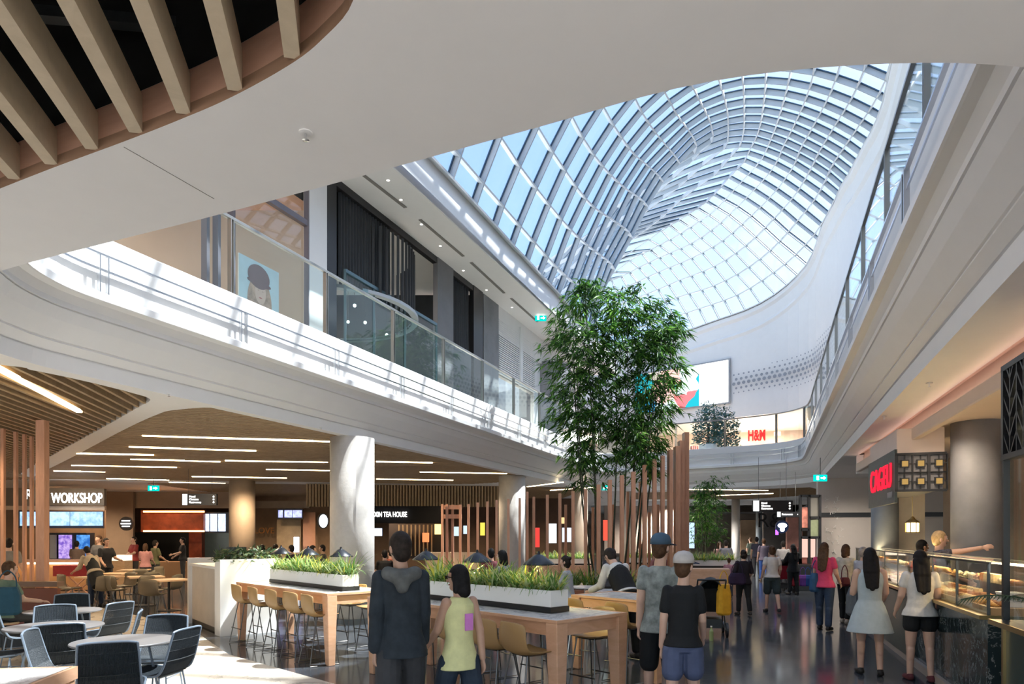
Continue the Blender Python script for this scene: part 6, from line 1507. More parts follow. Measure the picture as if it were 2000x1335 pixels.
    cap_seg(mb, hc+hf*.088*S+hup*.012*S, hc+hf*.108*S-hup*.028*S, .011*S, .016*S, 8); mb.ell(hc+hf*.080*S+hup*.03*S, (.05*S,.02*S,.016*S), 10, 6, HM)
    for s in (-1, 1): mb.ell(hc+hx*s*.078*S-hup*.004*S-hf*.008*S, (.012*S,.022*S,.033*S), 8, 6, HM)
    remesh(mb, vox, 'body', SK[skin], P_, 2)
    em = MB(); ep = MB(); lm = MB()
    for s in (-1, 1):
        c = hc+hx*s*.032*S+hf*.083*S+hup*.012*S; em.ell(c, (.014*S,.012*S,.009*S), 10, 6, HM); ep.ell(c+hf*.008*S, (.006*S,.006*S,.007*S), 8, 6, HM); ep.ell(c+hf*.008*S+hup*.02*S, (.018*S,.006*S,.004*S), 8, 5, HM)
    lm.ell(hc+hf*.089*S-hup*.062*S, (.024*S,.008*S,.007*S), 10, 5, HM)
    obj('eyes', em, EYEW, P_, True); obj('eyebrows_and_pupils', ep, EYED, P_, True); obj('lips', lm, LIP, P_, True)
    # ---- hair
    st, hcol = hair; mb = MB()
    if st != 'none':
        mb.ell(hc+hup*.024*S-hf*.012*S, (.085*S,.102*S,.112*S), 18, 14, HM)
        if st in ('bob', 'long', 'ponytail', 'bun'): mb.ell(hc-hf*.035*S-hup*.02*S, (.088*S,.085*S,.115*S), 16, 12, HM)
        else: mb.ell(hc-hf*.038*S-hup*.02*S, (.074*S,.068*S,.09*S), 16, 12, HM)
        if st == 'bob':
            for s in (-1, 1): cap_seg(mb, hc+hx*s*.062*S-hf*.01*S, hc+hx*s*.068*S-hf*.012*S-hup*.11*S, .034*S, .030*S)
            cap_seg(mb, hc-hf*.06*S, hc-hf*.062*S-hup*.12*S, .06*S, .066*S)
        if st == 'long':
            ln = .40
            for s in (-1, 0, 1):
                m_ = neck+hx*s*.055*S-fw*.085*S-up*.02*S; cap_seg(mb, hc+hx*s*.05*S-hf*.055*S-hup*.02*S, m_, .054*S, .052*S, flat=.8); cap_seg(mb, m_, neck+hx*s*.05*S-fw*.145*S-up*(ln-.14-.03*abs(s))*S, .052*S, .034*S, flat=.6)
        if st == 'ponytail': cap_seg(mb, hc-hf*.10*S+hup*.02*S, hc-hf*.15*S-hup*.14*S, .026*S, .022*S)
        if st == 'bun': mb.ell(hc-hf*.10*S+hup*.07*S, (.04*S,.04*S,.04*S), 10, 8)
        hr = remesh(mb, max(vox*.9, .008), 'hair', HAIR[hcol], P_, 1)
        # cut the fringe so that the face stays free
        me = hr.data; bm = bmesh.new(); bm.from_mesh(me); inv = HM.transposed()
        for v in bm.verts:
            q = inv@(v.co-hc)
            if q.y > .035*S and q.z < .055*S and abs(q.x) < .075*S: v.co -= hf*(q.y-.035*S)*.92
        bm.to_mesh(me); bm.free()
    # ---- garments
    if bottom:
        kind, mat = bottom[:2]; mb = MB(); g = .012*S if kind != 'leggings' else .006
        fr = {'trousers': .94, 'jeans': .95, 'leggings': .93, 'shorts': .42, 'minishorts': .20, 'kneeshorts': .47, 'midshorts': .30}.get(kind)
        if fr:
            torso(mb, g+.004, -.07, .10, .0)
            for s in (-1, 1): leg(mb, s, g+(.012 if 'short' in kind and kind != 'minishorts' else 0.004), fr, .012 if 'short' in kind else .01)
        if kind == 'skirt':
            rings_loft(mb, [(at(.12), X, fw, .145*S*b, .11*S*b), (at(.0), X, fw, .19*S*b, .145*S*b), (at(-.2), X, fw, .215*S*b, .17*S*b), (at(-.36), X, V((0,1,0)), .24*S*b, .20*S*b)], 24)
        remesh(mb, max(vox, .009), kind, mat, P_, 3)
    if top:
        kind, mat = top[:2]; hem = top[2] if len(top) > 2 else -.03; sl = top[3] if len(top) > 3 else .55; g = .016*S if kind not in ('jacket','coat','dress') else .020*S
        if kind == 'tank': g = .018*S
        mb = MB(); h1 = .545; 
        W = [(.08,.155,.108), (.18,.146,.102), (.30,.158,.114), (.40,.168*b**.3,.116), (.475,.160,.096), (.52,.112,.074), (.548,.072,.064)]
        if female: W = [(.08,.152,.11), (.18,.132,.102), (.30,.146,.118), (.40,.160,.114), (.475,.150,.094), (.52,.106,.072), (.548,.07,.06)]
        lowr = [(hem, .205 if kind != 'dress' else .30, .15 if kind != 'dress' else .235), ((hem+.08)/2 if kind != 'dress' else -.12, .188 if kind != 'dress' else .225, .135 if kind != 'dress' else .165)]
        if kind == 'dress': lowr.append((.03, .175, .125))
        if kind == 'dress': lowr[0] = (hem, .285, .225); W[0] = (.12,.132,.10)
        rs = [(at(h, .012 if .25 < h < .45 else 0), X, fw, (w_*S*b+g), d_*S*b+g) for h, w_, d_ in lowr+W]
        rings_loft(mb, rs, 24)
        if kind != 'tank' and sl > 0:
            for s in (-1, 1):
                cap_seg(mb, at(.455)+X*s*shw*.5, A[s][0]-up*.012*S-X*s*.012*S, .056*S+g*.4, .050*S*b+g*.5)
                rr_ = (.050,.052,.044,.036)
                if sl <= 1: limb(mb, s, g*.6, 1, sl, rr_, flare=.005)
                else: limb(mb, s, g*.7, 2, sl-1, rr_, flare=.006)
        if kind == 'jacket':
            cap_seg(mb, at(.52,-.07)+X*-.08*S, at(.52,-.07)+X*.08*S, .05*S, .05*S, flat=.8)
        go = remesh(mb, max(vox*.9, .008), {'tank':'sleeveless_top','tee':'t_shirt'}.get(kind, kind), mat, P_, 6)
        if len(mat) > 1 if isinstance(mat, (list, tuple)) else False: pass
    if shoes is not None:
        for s in (-1, 1):
            an = J[s][2]; mb = MB(); a0 = an+V((0,-.035,-.045))*S; a1 = an+V((s*.022,.145,-.055))*S
            cap_seg(mb, a0, a1, .044*S, .036*S); cap_seg(mb, an+V((0,-.01,-.06))*S, an+V((0,-.005,-.01))*S, .042*S, .040*S)
            mb2 = MB(); 
            for x in mb.v: mb2.v.append((x[0], x[1], max(x[2], an.z-.083*S)))
            mb2.f = mb.f; mb2.m = mb.m; remesh(mb2, .010, 'shoe', shoes, P_, 1)
    if extra: extra(P_, dict(hc=hc, hx=hx, hf=hf, hup=hup, HM=HM, S=S, at=at, X=X, fw=fw, up=up, A=A, J=J, vox=vox, neck=neck))
    return P_
def cap_hat(mat, brimmat=None, back=False):
    def f(P_, k):
        S, hc, HM = k['S'], k['hc'], k['HM']; hup, hf, hx = k['hup'], k['hf'], k['hx']; mb = MB()
        rings_loft(mb, [(hc+hup*z*S-hf*.008*S, hx, hf, a*S, b_*S) for z, a, b_ in ((.035,.094,.116), (.075,.093,.113), (.115,.080,.096), (.14,.05,.062), (.15,.01,.012))], 24); c = obj('cap', mb, mat, P_, True)
        mb = MB(); n = 14; top = []; bot = []
        for i in range(n+1):
            a = -1.25+2.5*i/n; r1 = .108; 
            inn = hc+hx*math.sin(a)*.088*S+hf*math.cos(a)*.10*S+hup*.045*S; out = hc+hx*math.sin(a)*.095*S+hf*(math.cos(a)*.085+.105)*S+hup*.028*S; top.append((inn, out))
        vs = [q for pr_ in top for q in pr_]+[q-hup*.006 for pr_ in top for q in pr_]; o_ = 2*(n+1); fs = []
        for i in range(n): fs += [(2*i, 2*i+1, 2*i+3, 2*i+2), (o_+2*i, o_+2*i+2, o_+2*i+3, o_+2*i+1), (2*i+1, o_+2*i+1, o_+2*i+3, 2*i+3), (2*i, 2*i+2, o_+2*i+2, o_+2*i)]
        mb.add(vs, fs); obj('cap_brim', mb, brimmat or mat, c)
    return f
def hood(mat):
    def f(P_, k):
        S, at, X, fw = k['S'], k['at'], k['X'], k['fw']; mb = MB()
        cap_seg(mb, at(.535,-.075)-X*.10*S, at(.50,-.125), .055*S, .062*S); cap_seg(mb, at(.535,-.075)+X*.10*S, at(.50,-.125), .055*S, .062*S); cap_seg(mb, at(.49,-.115), at(.435,-.135), .085*S, .05*S)
        cap_seg(mb, at(.545,-.03)-X*.105*S, at(.53,.06)-X*.07*S, .042*S, .03*S); cap_seg(mb, at(.545,-.03)+X*.105*S, at(.53,.06)+X*.07*S, .042*S, .03*S)
        remesh(mb, .010, 'hood', mat, P_, 3)
    return f
def chain(*fs):
    def f(P_, k):
        for g in fs: g(P_, k)
    return f
def patch(name, h, x, w_, hh, mat, back=True):
    def f(P_, k):
        S, at, X, fw = k['S'], k['at'], k['X'], k['fw']; mb = MB(); c = at(h, -.118 if back else .13)+X*x*S; mb.box(c, (w_, .012, hh)); obj(name, mb, mat, P_, bevel=.004)
    return f
def glasses(P_, k):
    S, hc, HM = k['S'], k['hc'], k['HM']; mb = MB()
    for s in (-1, 1):
        c = hc+k['hx']*s*.036*S+k['hf']*.100*S+k['hup']*.01*S; mb.bar(c-k['hx']*.026*S, c+k['hx']*.026*S, .006, .03*S); mb.bar(c+k['hx']*s*.026*S+k['hup']*.008*S, hc+k['hx']*s*.082*S+k['hup']*.008*S, .005, .008)
    obj('glasses', mb, EYED, P_)
def apron(mat):
    def f(P_, k):
        S, at, X, fw = k['S'], k['at'], k['X'], k['fw']; mb = MB()
        rings_loft(mb, [(at(h,.01), X, fw, a*S, b_*S) for h, a, b_ in ((-.42,.20,.17), (-.1,.195,.16), (.08,.175,.138), (.30,.165,.14), (.42,.10,.14))], 20); remesh(mb, .012, 'apron', mat, P_, 2)
    return f
def shoulder_bag(name, lab, px_, p, sz, mat, rz=0):
    b = thing(name, lab, 'bag', p, rz); mb = MB(); w_, d_, h_ = sz
    mb.loft([[V((a*w_/2*q, c*d_/2*q, z)) for a, c in ((-1,-.6),(-.6,-1),(.6,-1),(1,-.6),(1,.6),(.6,1),(-.6,1),(-1,.6))] for z, q in ((0,.75), (.04,1), (h_*.7,.95), (h_,.7))]); obj('bag_body', mb, mat, b, bevel=.01)
    mb = MB(); mb.tube(catmull([V((-w_*.33,0,h_-.02)), V((-w_*.28,0,h_+.14)), V((0,0,h_+.24)), V((w_*.28,0,h_+.14)), V((w_*.33,0,h_-.02))], 4, False), .009, 6); obj('bag_strap', mb, mat, b); return b
def gp(px, Y): return V((atY(px, HZ, Y).x, Y, 0))
K = lambda n, c, **k: cloth(n, c, **k)
black = K('black_cloth', (.012,.013,.015)); navy = K('navy_cloth', (.018,.028,.060)); white = K('white_cloth', (.62,.60,.58)); shoed = K('dark_shoe', (.02,.018,.018), rough=.5); denim = K('denim', (.030,.050,.095), nscale=30); charcoal = K('charcoal_cloth', (.045,.046,.050))
camo = plain('camouflage_grey', (.24,.265,.26), .85, var=.42, nscale=13, bump=.2)
# ---- the people in front
person('man in a dark hooded jacket walking away, nearest the bar tables', gp(783, 5.45), 14, 1.83, .92, 'tan', ('short','dark'), arms=((-10,5,12),(8,3,16)), legs=((-12,14),(16,6)), yaw=22, top=('jacket', K('slate_jacket', (.022,.030,.040), var=.3, bump=.5, bscale=9), -.10, 1.93), bottom=('kneeshorts', K('dark_grey_trousers', (.040,.042,.048))), shoes=shoed, vox=.0075, extra=hood(K('grey_hood', (.10,.105,.105), var=.3)))
person('dark haired person with glasses in a pale yellow sleeveless top walking left', gp(897, 5.7), 38, 1.56, .90, 'tan', ('bob','black'), arms=((22,6,25),(-16,6,10)), legs=((18,8),(-14,16)), female=True, yaw=32, top=('tank', K('pale_yellow_top', (.66,.66,.34), var=.1), -.12), bottom=('kneeshorts', K('dark_blue_shorts', (.022,.034,.055))), shoes=shoed, vox=.0075, extra=chain(glasses, patch('pink_print', .32, .03, .08, .14, K('pink_print', (.62,.22,.60)))))
person('teenager in a blue cap and grey camouflage shirt seen from behind', gp(1289, 6.75), -8, 1.79, .90, 'fair', ('short','brown'), arms=((-4,6,10),(8,5,18)), legs=((8,4),(-10,14)), yaw=-38, top=('tee', camo, -.09, .52), bottom=('kneeshorts', black), shoes=shoed, vox=.0075, extra=cap_hat(K('blue_cap', (.055,.10,.155)), K('blue_cap_brim', (.13,.20,.28))))
person('boy in a white cap and black t-shirt with blue grey shorts', gp(1334, 5.95), -12, 1.635, .82, 'fair', ('short','brown'), arms=((-2,7,14),(10,7,34)), legs=((-6,8),(10,4)), yaw=-30, top=('tee', black, -.02, .62), bottom=('midshorts', K('blue_grey_shorts', (.085,.105,.19))), shoes=shoed, vox=.0075, extra=cap_hat(K('pale_cap', (.50,.47,.46)), K('royal_brim', (.03,.09,.30))))
person('waiter in a black vest and white shirt bending over a cafe table', gp(1226, 10.0), 28, 1.74, 1.02, 'fair', ('short','dark'), arms=((48,12,20),(40,8,25)), legs=((-4,0),(-4,2)), lean=36, nod=22, top=('tee', white, .02, 1.9), bottom=('trousers', black), shoes=shoed, vox=.011, extra=lambda P_, k: (lambda mb: (rings_loft(mb, [(k['at'](h,.005), k['X'], k['fw'], a*k['S'], b_*k['S']) for h, a, b_ in ((-.02,.205,.155), (.12,.188,.142), (.3,.192,.152), (.42,.180,.146), (.49,.13,.115))], 20), remesh(mb, .011, 'vest', black, P_, 2)))(MB()))
# ---- queue at the food counter
person('woman in a white t-shirt and black shorts with long black hair at the food counter', gp(1797, 8.45), -14, 1.60, 1.04, 'fair', ('long','black'), arms=((10,10,26),(4,10,10)), legs=((4,3),(-3,3)), female=True, top=('tee', white, -.04, .42), bottom=('minishorts', black), shoes=K('maroon_shoe', (.12,.03,.035)), vox=.009, extra=None)
person('woman in a pale blue grey dress with long dark hair standing behind the white t-shirt', gp(1699, 8.85), -16, 1.62, 1.0, 'fair', ('long','black'), arms=((8,9,20),(10,9,50)), legs=((3,2),(-4,3)), female=True, top=('dress', K('pale_blue_dress', (.42,.49,.54), var=.08), -.33, 0), shoes=shoed, vox=.009)
person('woman in a bright pink t-shirt and jeans with long brown hair in the queue', gp(1610, 13.0), -42, 1.65, 1.0, 'fair', ('long','brown'), arms=((6,10,30),(10,10,30)), legs=((6,2),(-6,4)), female=True, top=('tee', K('pink_tee', (.62,.06,.16)), -.06, .5), bottom=('jeans', denim), shoes=shoed, vox=.011)
person('woman with a brown bob and cream blouse beside the pink t-shirt', gp(1652, 14.0), -60, 1.60, 1.0, 'fair', ('bob','brown'), arms=((25,8,60),(25,8,60)), legs=((4,2),(-6,4)), female=True, top=('tee', K('cream_blouse', (.52,.48,.40), var=.3), -.05, 1.3), bottom=('leggings', black), shoes=K('beige_shoe', (.42,.36,.30)), vox=.011)
person('grey haired person half hidden behind the woman in the pale dress', gp(1686, 13.2), -70, 1.56, 1.0, 'fair', ('short','grey'), arms=((15,8,30),(15,8,30)), top=('tee', K('light_top', (.45,.47,.52)), -.05, .7), bottom=('trousers', charcoal), shoes=shoed, vox=.012)
vp = CT(10.75, .70)
person('blonde short haired seller in a dark floral blouse reaching over the glass case', V((vp.x, vp.y, 0)), -128, 1.85, 1.0, 'fair', ('short','blonde'), arms=((20,10,40),(99,-10,4)), female=True, yaw=24, top=('tee', plain('floral_blouse', (.03,.032,.05), .8, var=1.5, nscale=38), -.06, .5), bottom=('trousers', black), shoes=shoed, vox=.009)
vp = CT(12.0, .75); person('dark haired seller behind the blonde one, mostly hidden', V((vp.x, vp.y, 0)), -90, 1.70, 1.0, 'olive', ('short','black'), arms=((20,8,50),(20,8,50)), top=('tee', black, -.05, .5), bottom=('trousers', black), shoes=shoed, vox=.012)
# ---- further along the walkway
person('woman in a white t-shirt and dark shorts walking away in the middle of the walkway', gp(1508, 16.0), -4, 1.55, 1.0, 'fair', ('bun','brown'), arms=((-4,12,30),(6,12,40)), legs=((10,4),(-10,12)), female=True, top=('tee', K('white_tee', (.58,.55,.54)), .0, .5), bottom=('shorts', K('dark_green_shorts', (.03,.045,.05))), shoes=shoed, vox=.012)
person('woman all in black with a shoulder bag walking away in the walkway', gp(1452, 15.4), 4, 1.46, 1.05, 'fair', ('bun','dark'), arms=((4,14,20),(8,14,50)), legs=((6,3),(-8,8)), female=True, top=('tee', K('plum_black', (.018,.014,.020)), -.08, .9), bottom=('leggings', black), shoes=shoed, vox=.012)
person('person in a long dark coat pushing a laden pushchair in the distance', gp(1549, 20.8), 10, 1.52, 1.08, 'olive', ('long','black'), arms=((28,10,40),(28,10,40)), legs=((4,2),(-4,4)), female=True, top=('coat', black, -.14, 1.9), bottom=('trousers', black), shoes=shoed, vox=.013)
sp = [(1418,24,1.62,'grey shirted person lifting a camera near the distant planters','fair',('short','dark'),(.22,.22,.25),(70,10,80)), (1405,25.5,1.55,'person in a pale pink top near the distant planters','fair',('bob','brown'),(.5,.3,.3),(20,8,40)), (1478,30,1.72,'dark clothed person far down the walkway left of the grey wall','olive',('short','black'),(.03,.03,.05),(8,8,12)), (1466,34,1.68,'person in a green grey top furthest down the walkway','fair',('short','brown'),(.10,.13,.11),(8,8,12)), (1530,23,1.60,'child height person in a pale top by the distant pushchair','fair',('short','dark'),(.45,.42,.40),(20,8,30)), (1570,23.5,1.66,'person in a rust top near the black display cabinet','tan',('bob','dark'),(.28,.10,.08),(20,8,40)), (1424,19.6,1.15,'toddler in a pink top beside the walkway chairs','fair',('short','brown'),(.5,.25,.3),(15,8,20)), (1492,27,1.66,'person in bright blue trousers far down the walkway','fair',('short','brown'),(.12,.10,.14),(8,8,14))]
for px, Y, H_, lb, sk, hr, col, ar in sp:
    person(lb, gp(px, Y), rnd.uniform(-30,30), H_, 1.0, sk, hr, arms=(ar, (10,8,20)), legs=((8,4),(-6,6)), top=('tee', K('top_%d' % px, col), -.06, .6), bottom=('trousers', K('legs_%d' % px, (.04,.10,.35) if px == 1492 else (.05,.05,.06))), shoes=shoed, vox=.015)
# ---- seated and serving people on the left
person('waiter in a black apron and pale shirt bending over a shaded table', gp(186, 17.2), 60, 1.62, 1.0, 'olive', ('short','black'), arms=((50,10,15),(30,10,20)), legs=((2,4),(-6,4)), lean=34, nod=15, yaw=-20, top=('tee', K('beige_shirt', (.38,.32,.24)), -.02, 1.4), bottom=('trousers', K('navy_trousers', (.02,.03,.06))), shoes=shoed, vox=.012, extra=apron(black))
lft = [(207,20,1.70,'woman in a black dress serving beside the drinks kiosk','tan',('bun','dark'),(.015,.015,.018),-120), (193,21.5,1.78,'man with fair skin standing behind the kiosk waiter','fair',('short','brown'),(.10,.10,.11),170), (262,25,1.74,'person in a dark red shirt at the copper stall','fair',('short','dark'),(.22,.03,.03),150), (284,22.5,1.52,'person in a pink patterned top standing at the copper stall','fair',('bob','brown'),(.45,.22,.22),10), (303,23.5,1.62,'person in an olive top with a red bag at the copper stall','olive',('short','dark'),(.12,.12,.06),-30), (357,26.5,1.70,'attendant in black at the copper stall counter','fair',('short','black'),(.02,.02,.025),120), (150,23,1.6,'customer in dark clothes at the drinks kiosk counter','tan',('short','black'),(.12,.09,.08),20), (17,15.5,1.72,'person in a grey shirt behind the slim posts at the left edge','fair',('short','dark'),(.22,.21,.20),30)]
for px, Y, H_, lb, sk, hr, col, r_ in lft:
    person(lb, gp(px, Y), r_, H_, 1.0, sk, hr, arms=((25,8,50),(15,8,40)), top=('tee', K('ltop_%d' % px, col), -.06, .7), bottom=('trousers', charcoal), shoes=shoed, vox=.014)
sea = [(512,22,'long haired person in black seated left of the tan wall','tan',('long','black'),(.012,.014,.02),20), (535,23.5,'seated person with a red scarf behind the white counter plants','tan',('short','dark'),(.14,.04,.04),-30), (572,21,'person in dark clothes seated behind the first table lamp','tan',('short','black'),(.02,.02,.03),60), (606,20,'man with dark hair seated facing right behind the second table lamp','olive',('short','black'),(.10,.11,.12),-80), (634,21.5,'person seated at a laptop left of the patterned column','olive',('short','black'),(.08,.07,.07),95), (752,18.5,'person in black seated right of the patterned column','fair',('short','black'),(.012,.012,.014),20), (765,20,'person with a coral bag seated right of the column','fair',('short','dark'),(.35,.12,.08),50), (987,12.6,'dark haired woman seated behind the front table grasses','fair',('bob','black'),(.30,.32,.42),60), (1111,13.2,'person in a grey tank top seated facing left beyond the woven chairs','fair',('bun','dark'),(.38,.40,.44),75), (1290,16.5,'dark haired person seated behind the teenager','fair',('short','dark'),(.3,.12,.12),20), (1195,15.2,'person in dark clothes seated left of the waiter in the vest','fair',('short','dark'),(.05,.05,.06),-20), (8,10.4,'person in a green top seated at the left edge','fair',('short','brown'),(.14,.20,.15),-30), (960,15.5,'seated person in a maroon top behind the timber fins','tan',('short','black'),(.16,.04,.05),10)]
for px, Y, lb, sk, hr, col, r_ in sea:
    s_ = .62 if px in (987,) else (.50 if px in (752,765,1111,8) else .60)
    q = person(lb, gp(px, Y), r_, 1.70, 1.0, sk, hr, arms=((30,8,50),(30,8,50)), legs=((82,88),(82,88)), seat=s_, top=('tee', K('stop_%d' % px, col), -.04, .6), bottom=('trousers', charcoal), shoes=shoed, vox=.013, lean=6)
    p = q.location; o = thing('seat_block', ('stool under the ' + lb.replace('seated ', '').replace('person in ', 'figure in '))[:120], 'stool', p, q.rotation_euler.z)
    z0 = s_-.02; mb = MB(); mb.lathe([(.19,z0-.03), (.2,z0-.015), (.19,z0)], n=20); obj('seat', mb, M['oak'], o); mb = MB(); mb.lathe([(.18,0), (.18,.015), (.03,.03), (.03,z0-.03)], n=14); obj('pedestal', mb, M['black'], o); o.name = 'pedestal_stool'
# ---- bags and prams
p = gp(1440, 15.3); shoulder_bag('shoulder_bag', 'dark purple shoulder bag hanging on the woman all in black', 0, (p.x-.02, 15.25, .70), (.40,.16,.26), K('purple_bag', (.03,.018,.05)), .2)
p = gp(1597, 13.1); shoulder_bag('shoulder_bag', 'blue shoulder bag at the side of the pink t-shirt', 0, (p.x-.06, 13.05, .72), (.24,.14,.36), K('blue_bag', (.03,.09,.20)), .3)
p = gp(1668, 9.1); shoulder_bag('shoulder_bag', 'large slate grey tote hanging beside the pale dress', 0, (p.x-.0, 9.0, .74), (.30,.16,.38), K('slate_tote', (.10,.11,.13)), .2)
p = gp(1650, 13.9); shoulder_bag('shoulder_bag', 'small maroon cross bag on the woman in the cream blouse', 0, (p.x-.1, 13.7, .78), (.22,.10,.18), K('maroon_bag', (.10,.02,.03)), .2)
p = gp(1845, 8.7); shoulder_bag('hand_bag', 'glossy black handbag held low by the woman in the white t-shirt', 0, (p.x-.02, 8.7, .44), (.26,.14,.26), K('gloss_black', (.010,.011,.015), rough=.25), -.2)
def pram(label, loc, rz, hoodm, seatm, bag=None):
    b = thing('pushchair', label, 'pushchair', loc, rz)
    for sx in (-1, 1):
        for y, r in ((-.30,.13), (.38,.10)):
            mb = MB(); mb.tube([(sx*.27-.02,y,r), (sx*.27+.02,y,r)], r, 18); obj('wheel', mb, M['black'], b)
        mb = MB(); mb.tube([(sx*.25,-.30,.13), (sx*.24,.10,.55), (sx*.24,-.45,1.02)], .014, 7); mb.tube([(sx*.25,.38,.10), (sx*.24,.05,.50)], .014, 7); obj('frame_side', mb, M['dsteel'], b)
    mb = MB(); mb.tube([(-.24,-.45,1.02), (.24,-.45,1.02)], .018, 8); obj('handle', mb, M['black'], b)
    mb = MB(); mb.loft([[V((x*w_, y+o, z)) for x, o in ((-1,-.05),(1,-.05),(1,.05),(-1,.05))] for y, z, w_ in ((.38,.38,.18), (.20,.42,.2), (-.02,.42,.21), (-.20,.85,.21))]); obj('seat', mb, seatm, b)
    mb = MB(); n = 9; rg = []
    for i in range(n):
        a = .1+2.0*i/(n-1); rg.append([V((.23*math.cos(t), -.18+.34*math.cos(a)*1.0*math.sin(t)*1+.0, .72+.34*math.sin(a)*math.sin(t))) for t in [math.pi*k/10 for k in range(11)]])
    mb.loft(rg, False, False); ho = obj('canopy', mb, hoodm, b, True); so = ho.modifiers.new('t', 'SOLIDIFY'); so.thickness = .012
    mb = MB(); mb.box((0,.05,.22), (.40,.45,.16)); obj('basket', mb, M['black'], b); return b
p = gp(1386, 12.4); pram('black pushchair with a pale striped canopy edge near the teenager and the boy', (p.x, 12.4, 0), -.2, plain('stripe_canopy', (.02,.026,.034), .7, var=.9, nscale=5), black)
p = gp(1407, 12.35); bg = shoulder_bag('shopping_bag', 'bright yellow bag hanging on the black pushchair', 0, (p.x, 12.15, .38), (.26,.16,.55), K('yellow_bag', (.66,.36,.03)), .3)
p = gp(1376, 11.9); o = thing('drink_bottle', 'clear drink bottle with green label beside the pushchair wheel', 'bottle', (p.x+.06, 11.7, 0)); mb = MB(); mb.lathe([(.035,0), (.035,.16), (.014,.20), (.014,.23)], n=14); obj('bottle', mb, plain('bottle_green', (.30,.36,.16), .2), o); mb = MB(); mb.lathe([(.016,.23), (.016,.25)], n=12); obj('cap', mb, M['white'], o)
p = gp(1562, 20.2); pram('dark pushchair hung with red and blue bags, in the distance', (p.x, 21.6, 0), .1, black, K('red_seat', (.35,.02,.04)))
for k, (px, col, lb) in enumerate(((1553,(.45,.04,.06),'red bag on the distant pushchair'), (1568,(.16,.05,.28),'purple bag on the distant pushchair'), (1578,(.03,.08,.28),'blue bag on the distant pushchair'))):
    p = gp(px, 20.9); shoulder_bag('shopping_bag', lb, 0, (p.x, 20.9, .25), (.28,.18,.34), K('bagc_%d' % k, col), .1)
p = gp(22, 10.2); shoulder_bag('backpack', 'blue green backpack on the person at the left edge', 0, (p.x+.02, 10.1, .62), (.34,.2,.42), K('backpack_blue', (.02,.07,.11)), .4)
# red trolley stand and lit cake cabinet in the food court
o = thing('serving_trolley', 'red lattice sided serving trolley beside the bending waiter', 'trolley', (gp(150, 18.3).x, 18.3, 0))
mb = MB(); mb.box((0,0,.86), (.95,.5,.28)); obj('red_bin', mb, K('trolley_red', (.26,.025,.03)), o)
mb = MB()
for sy in (-.2,.2): mb.bar((-.42,sy,0), (.42,sy,.74), .03, .03); mb.bar((.42,sy,0), (-.42,sy,.74), .03, .03)
obj('cross_legs', mb, M['post'], o)
o = thing('pastry_cabinet', 'small lit pastry cabinet of the copper stall', 'cabinet', (gp(238, 24.5).x, 24.5, 0)); mb = MB(); mb.box((0,0,.45), (.5,.5,.9)); obj('cabinet_base', mb, M['oak'], o); mb = MB(); mb.box((0,0,1.0), (.48,.48,.2)); obj('lit_case', mb, emit('lit_case', (1,.8,.5), 1.2), o)
# tub of food held by the seller over the glass
hp = atY(1893, 1088, 10.35); o = thing('food_tub', 'small clear tub of food held out by the blonde seller over the glass', 'tub', hp)
mb = MB(); mb.lathe([(.035,-.06), (.055,.0), (.058,.0)], n=16); obj('tub', mb, M['clear'], o); mb = MB(); mb.ell((0,0,-.02), (.042,.042,.035), 10, 7); obj('food', mb, pmat[2], o, True)
# ================================================================ light and camera
w = bpy.data.worlds.new('sky'); bpy.context.scene.world = w; w.use_nodes = True
nt = w.node_tree; nt.nodes.clear()
o = nt.nodes.new('ShaderNodeOutputWorld'); b = nt.nodes.new('ShaderNodeBackground'); s = nt.nodes.new('ShaderNodeTexSky')
s.sky_type = 'NISHITA'; s.sun_disc = False; s.sun_elevation = math.radians(57); s.air_density = 1.0; s.dust_density = 1.0; s.ozone_density = 1.5
SD = V((1.171, .228, 1.82)).normalized()
s.sun_rotation = math.atan2(SD.x, SD.y)
b.inputs['Strength'].default_value = .20
nt.links.new(s.outputs[0], b.inputs[0]); nt.links.new(b.outputs[0], o.inputs[0])
sun = light('sun', 'SUN', (0,0,40), 10.0, (1,.95,.88)); sun.data.angle = math.radians(.8)
sun.rotation_euler = SD.to_track_quat('Z', 'Y').to_euler()
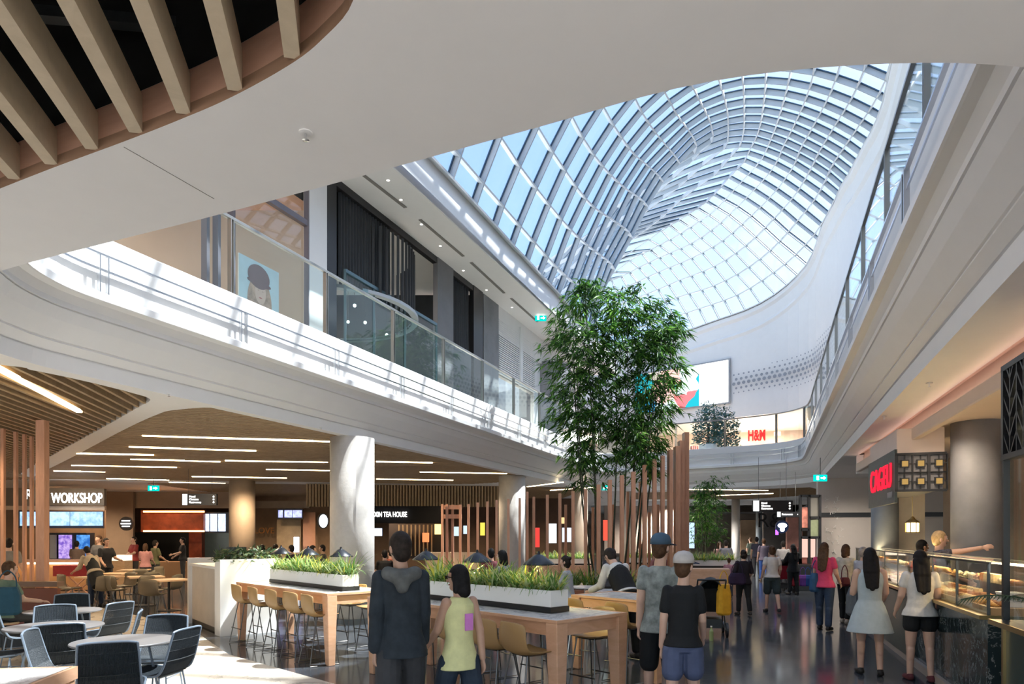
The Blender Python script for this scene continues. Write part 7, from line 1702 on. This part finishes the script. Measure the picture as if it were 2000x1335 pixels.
# added warm fill spots, in place of food court ceiling downlights
for x, y, e in ((-6.5,15,160), (-9,19,200), (-3.5,18,160), (-13,20,220), (-9,23.5,200), (-2,24,160), (-14,15,160), (-9.5,11.5,60), (-6,30,220), (1,33,160), (-17,26,200)):
    light('food_court_light', 'SPOT', (x,y,3.74), e*1.5, (1,.74,.47), spot=155, radius=.12)
for x, y in ((-4,-1.5), (-1,-1.8), (2,-1.5), (5,-1), (-7,0), (-2,.8), (3,.8), (-5.5,5.3)):  # unseen lamps added so floor bounce brightens the foreground soffit
    light('near_fill_light', 'SPOT', (x,y,3.78), 60, (1,.93,.85), spot=150, radius=.1)
for x, y in ((-23,28.5), (-19,28.5), (-15,28.5), (-11,30), (-7,31.5), (-3,32)):  # spots added to brighten the kitchen bulkhead
    light('kitchen_fill', 'SPOT', (x,y,3.74), 320, (1,.75,.50), spot=160, radius=.1)
for y in (5.5, 8, 10.5, 13): light('food_counter_light', 'SPOT', (2.95+.343*y, y, 3.56), 45, (1,.78,.58), spot=150, radius=.06)
for x, y, e in ((8.5,36,300), (11,45,500), (15,30,160), (13,52,500), (9.0,21,26), (11.2,21.5,22), (7.5,27,50), (4,26,60)): light('far_mall_fill', 'SPOT', (x,y,3.75), e*8, (1,.9,.78), spot=155, radius=.12)  # added spots lifting the dark far walkway and bay wall
light('shop_light', 'AREA', (-11.5,11.5,8.9), 250, (1,.80,.66), 3.0)
light('restaurant_light', 'AREA', (SO(19,-3).x, 19, 9.4), 120, (1,.85,.7), 2.0)
light('upper_shop_light', 'AREA', (SO(26,-1.2).x, 26, 7.4), 90, (1,.92,.85), 1.6)
light('far_shop_light', 'AREA', (13.5,38.5,7.9), 800, (1,.85,.72), 4.0)
cam = bpy.data.cameras.new('camera'); co = bpy.data.objects.new('camera', cam); C.objects.link(co)
co.location = (0,0,CH); co.rotation_euler = (math.pi/2,0,0); cam.lens = 36*F/2000; cam.sensor_width = 36
cam.shift_y = (HZ-667.5)/2000; cam.clip_end = 300
sc_ = bpy.context.scene; sc_.camera = co
sc_.view_settings.view_transform = 'Standard'; sc_.view_settings.look = 'None'; sc_.view_settings.exposure = 0.85; sc_.view_settings.gamma = 1
sc_.view_settings.use_curve_mapping = False
cy = sc_.cycles; cy.max_bounces = 8; cy.diffuse_bounces = 4; cy.glossy_bounces = 3; cy.transparent_max_bounces = 12; cy.transmission_bounces = 4
cy.sample_clamp_indirect = 6; cy.caustics_reflective = False; cy.caustics_refractive = False
cy.use_denoising = True; cy.use_adaptive_sampling = True; cy.adaptive_threshold = .03
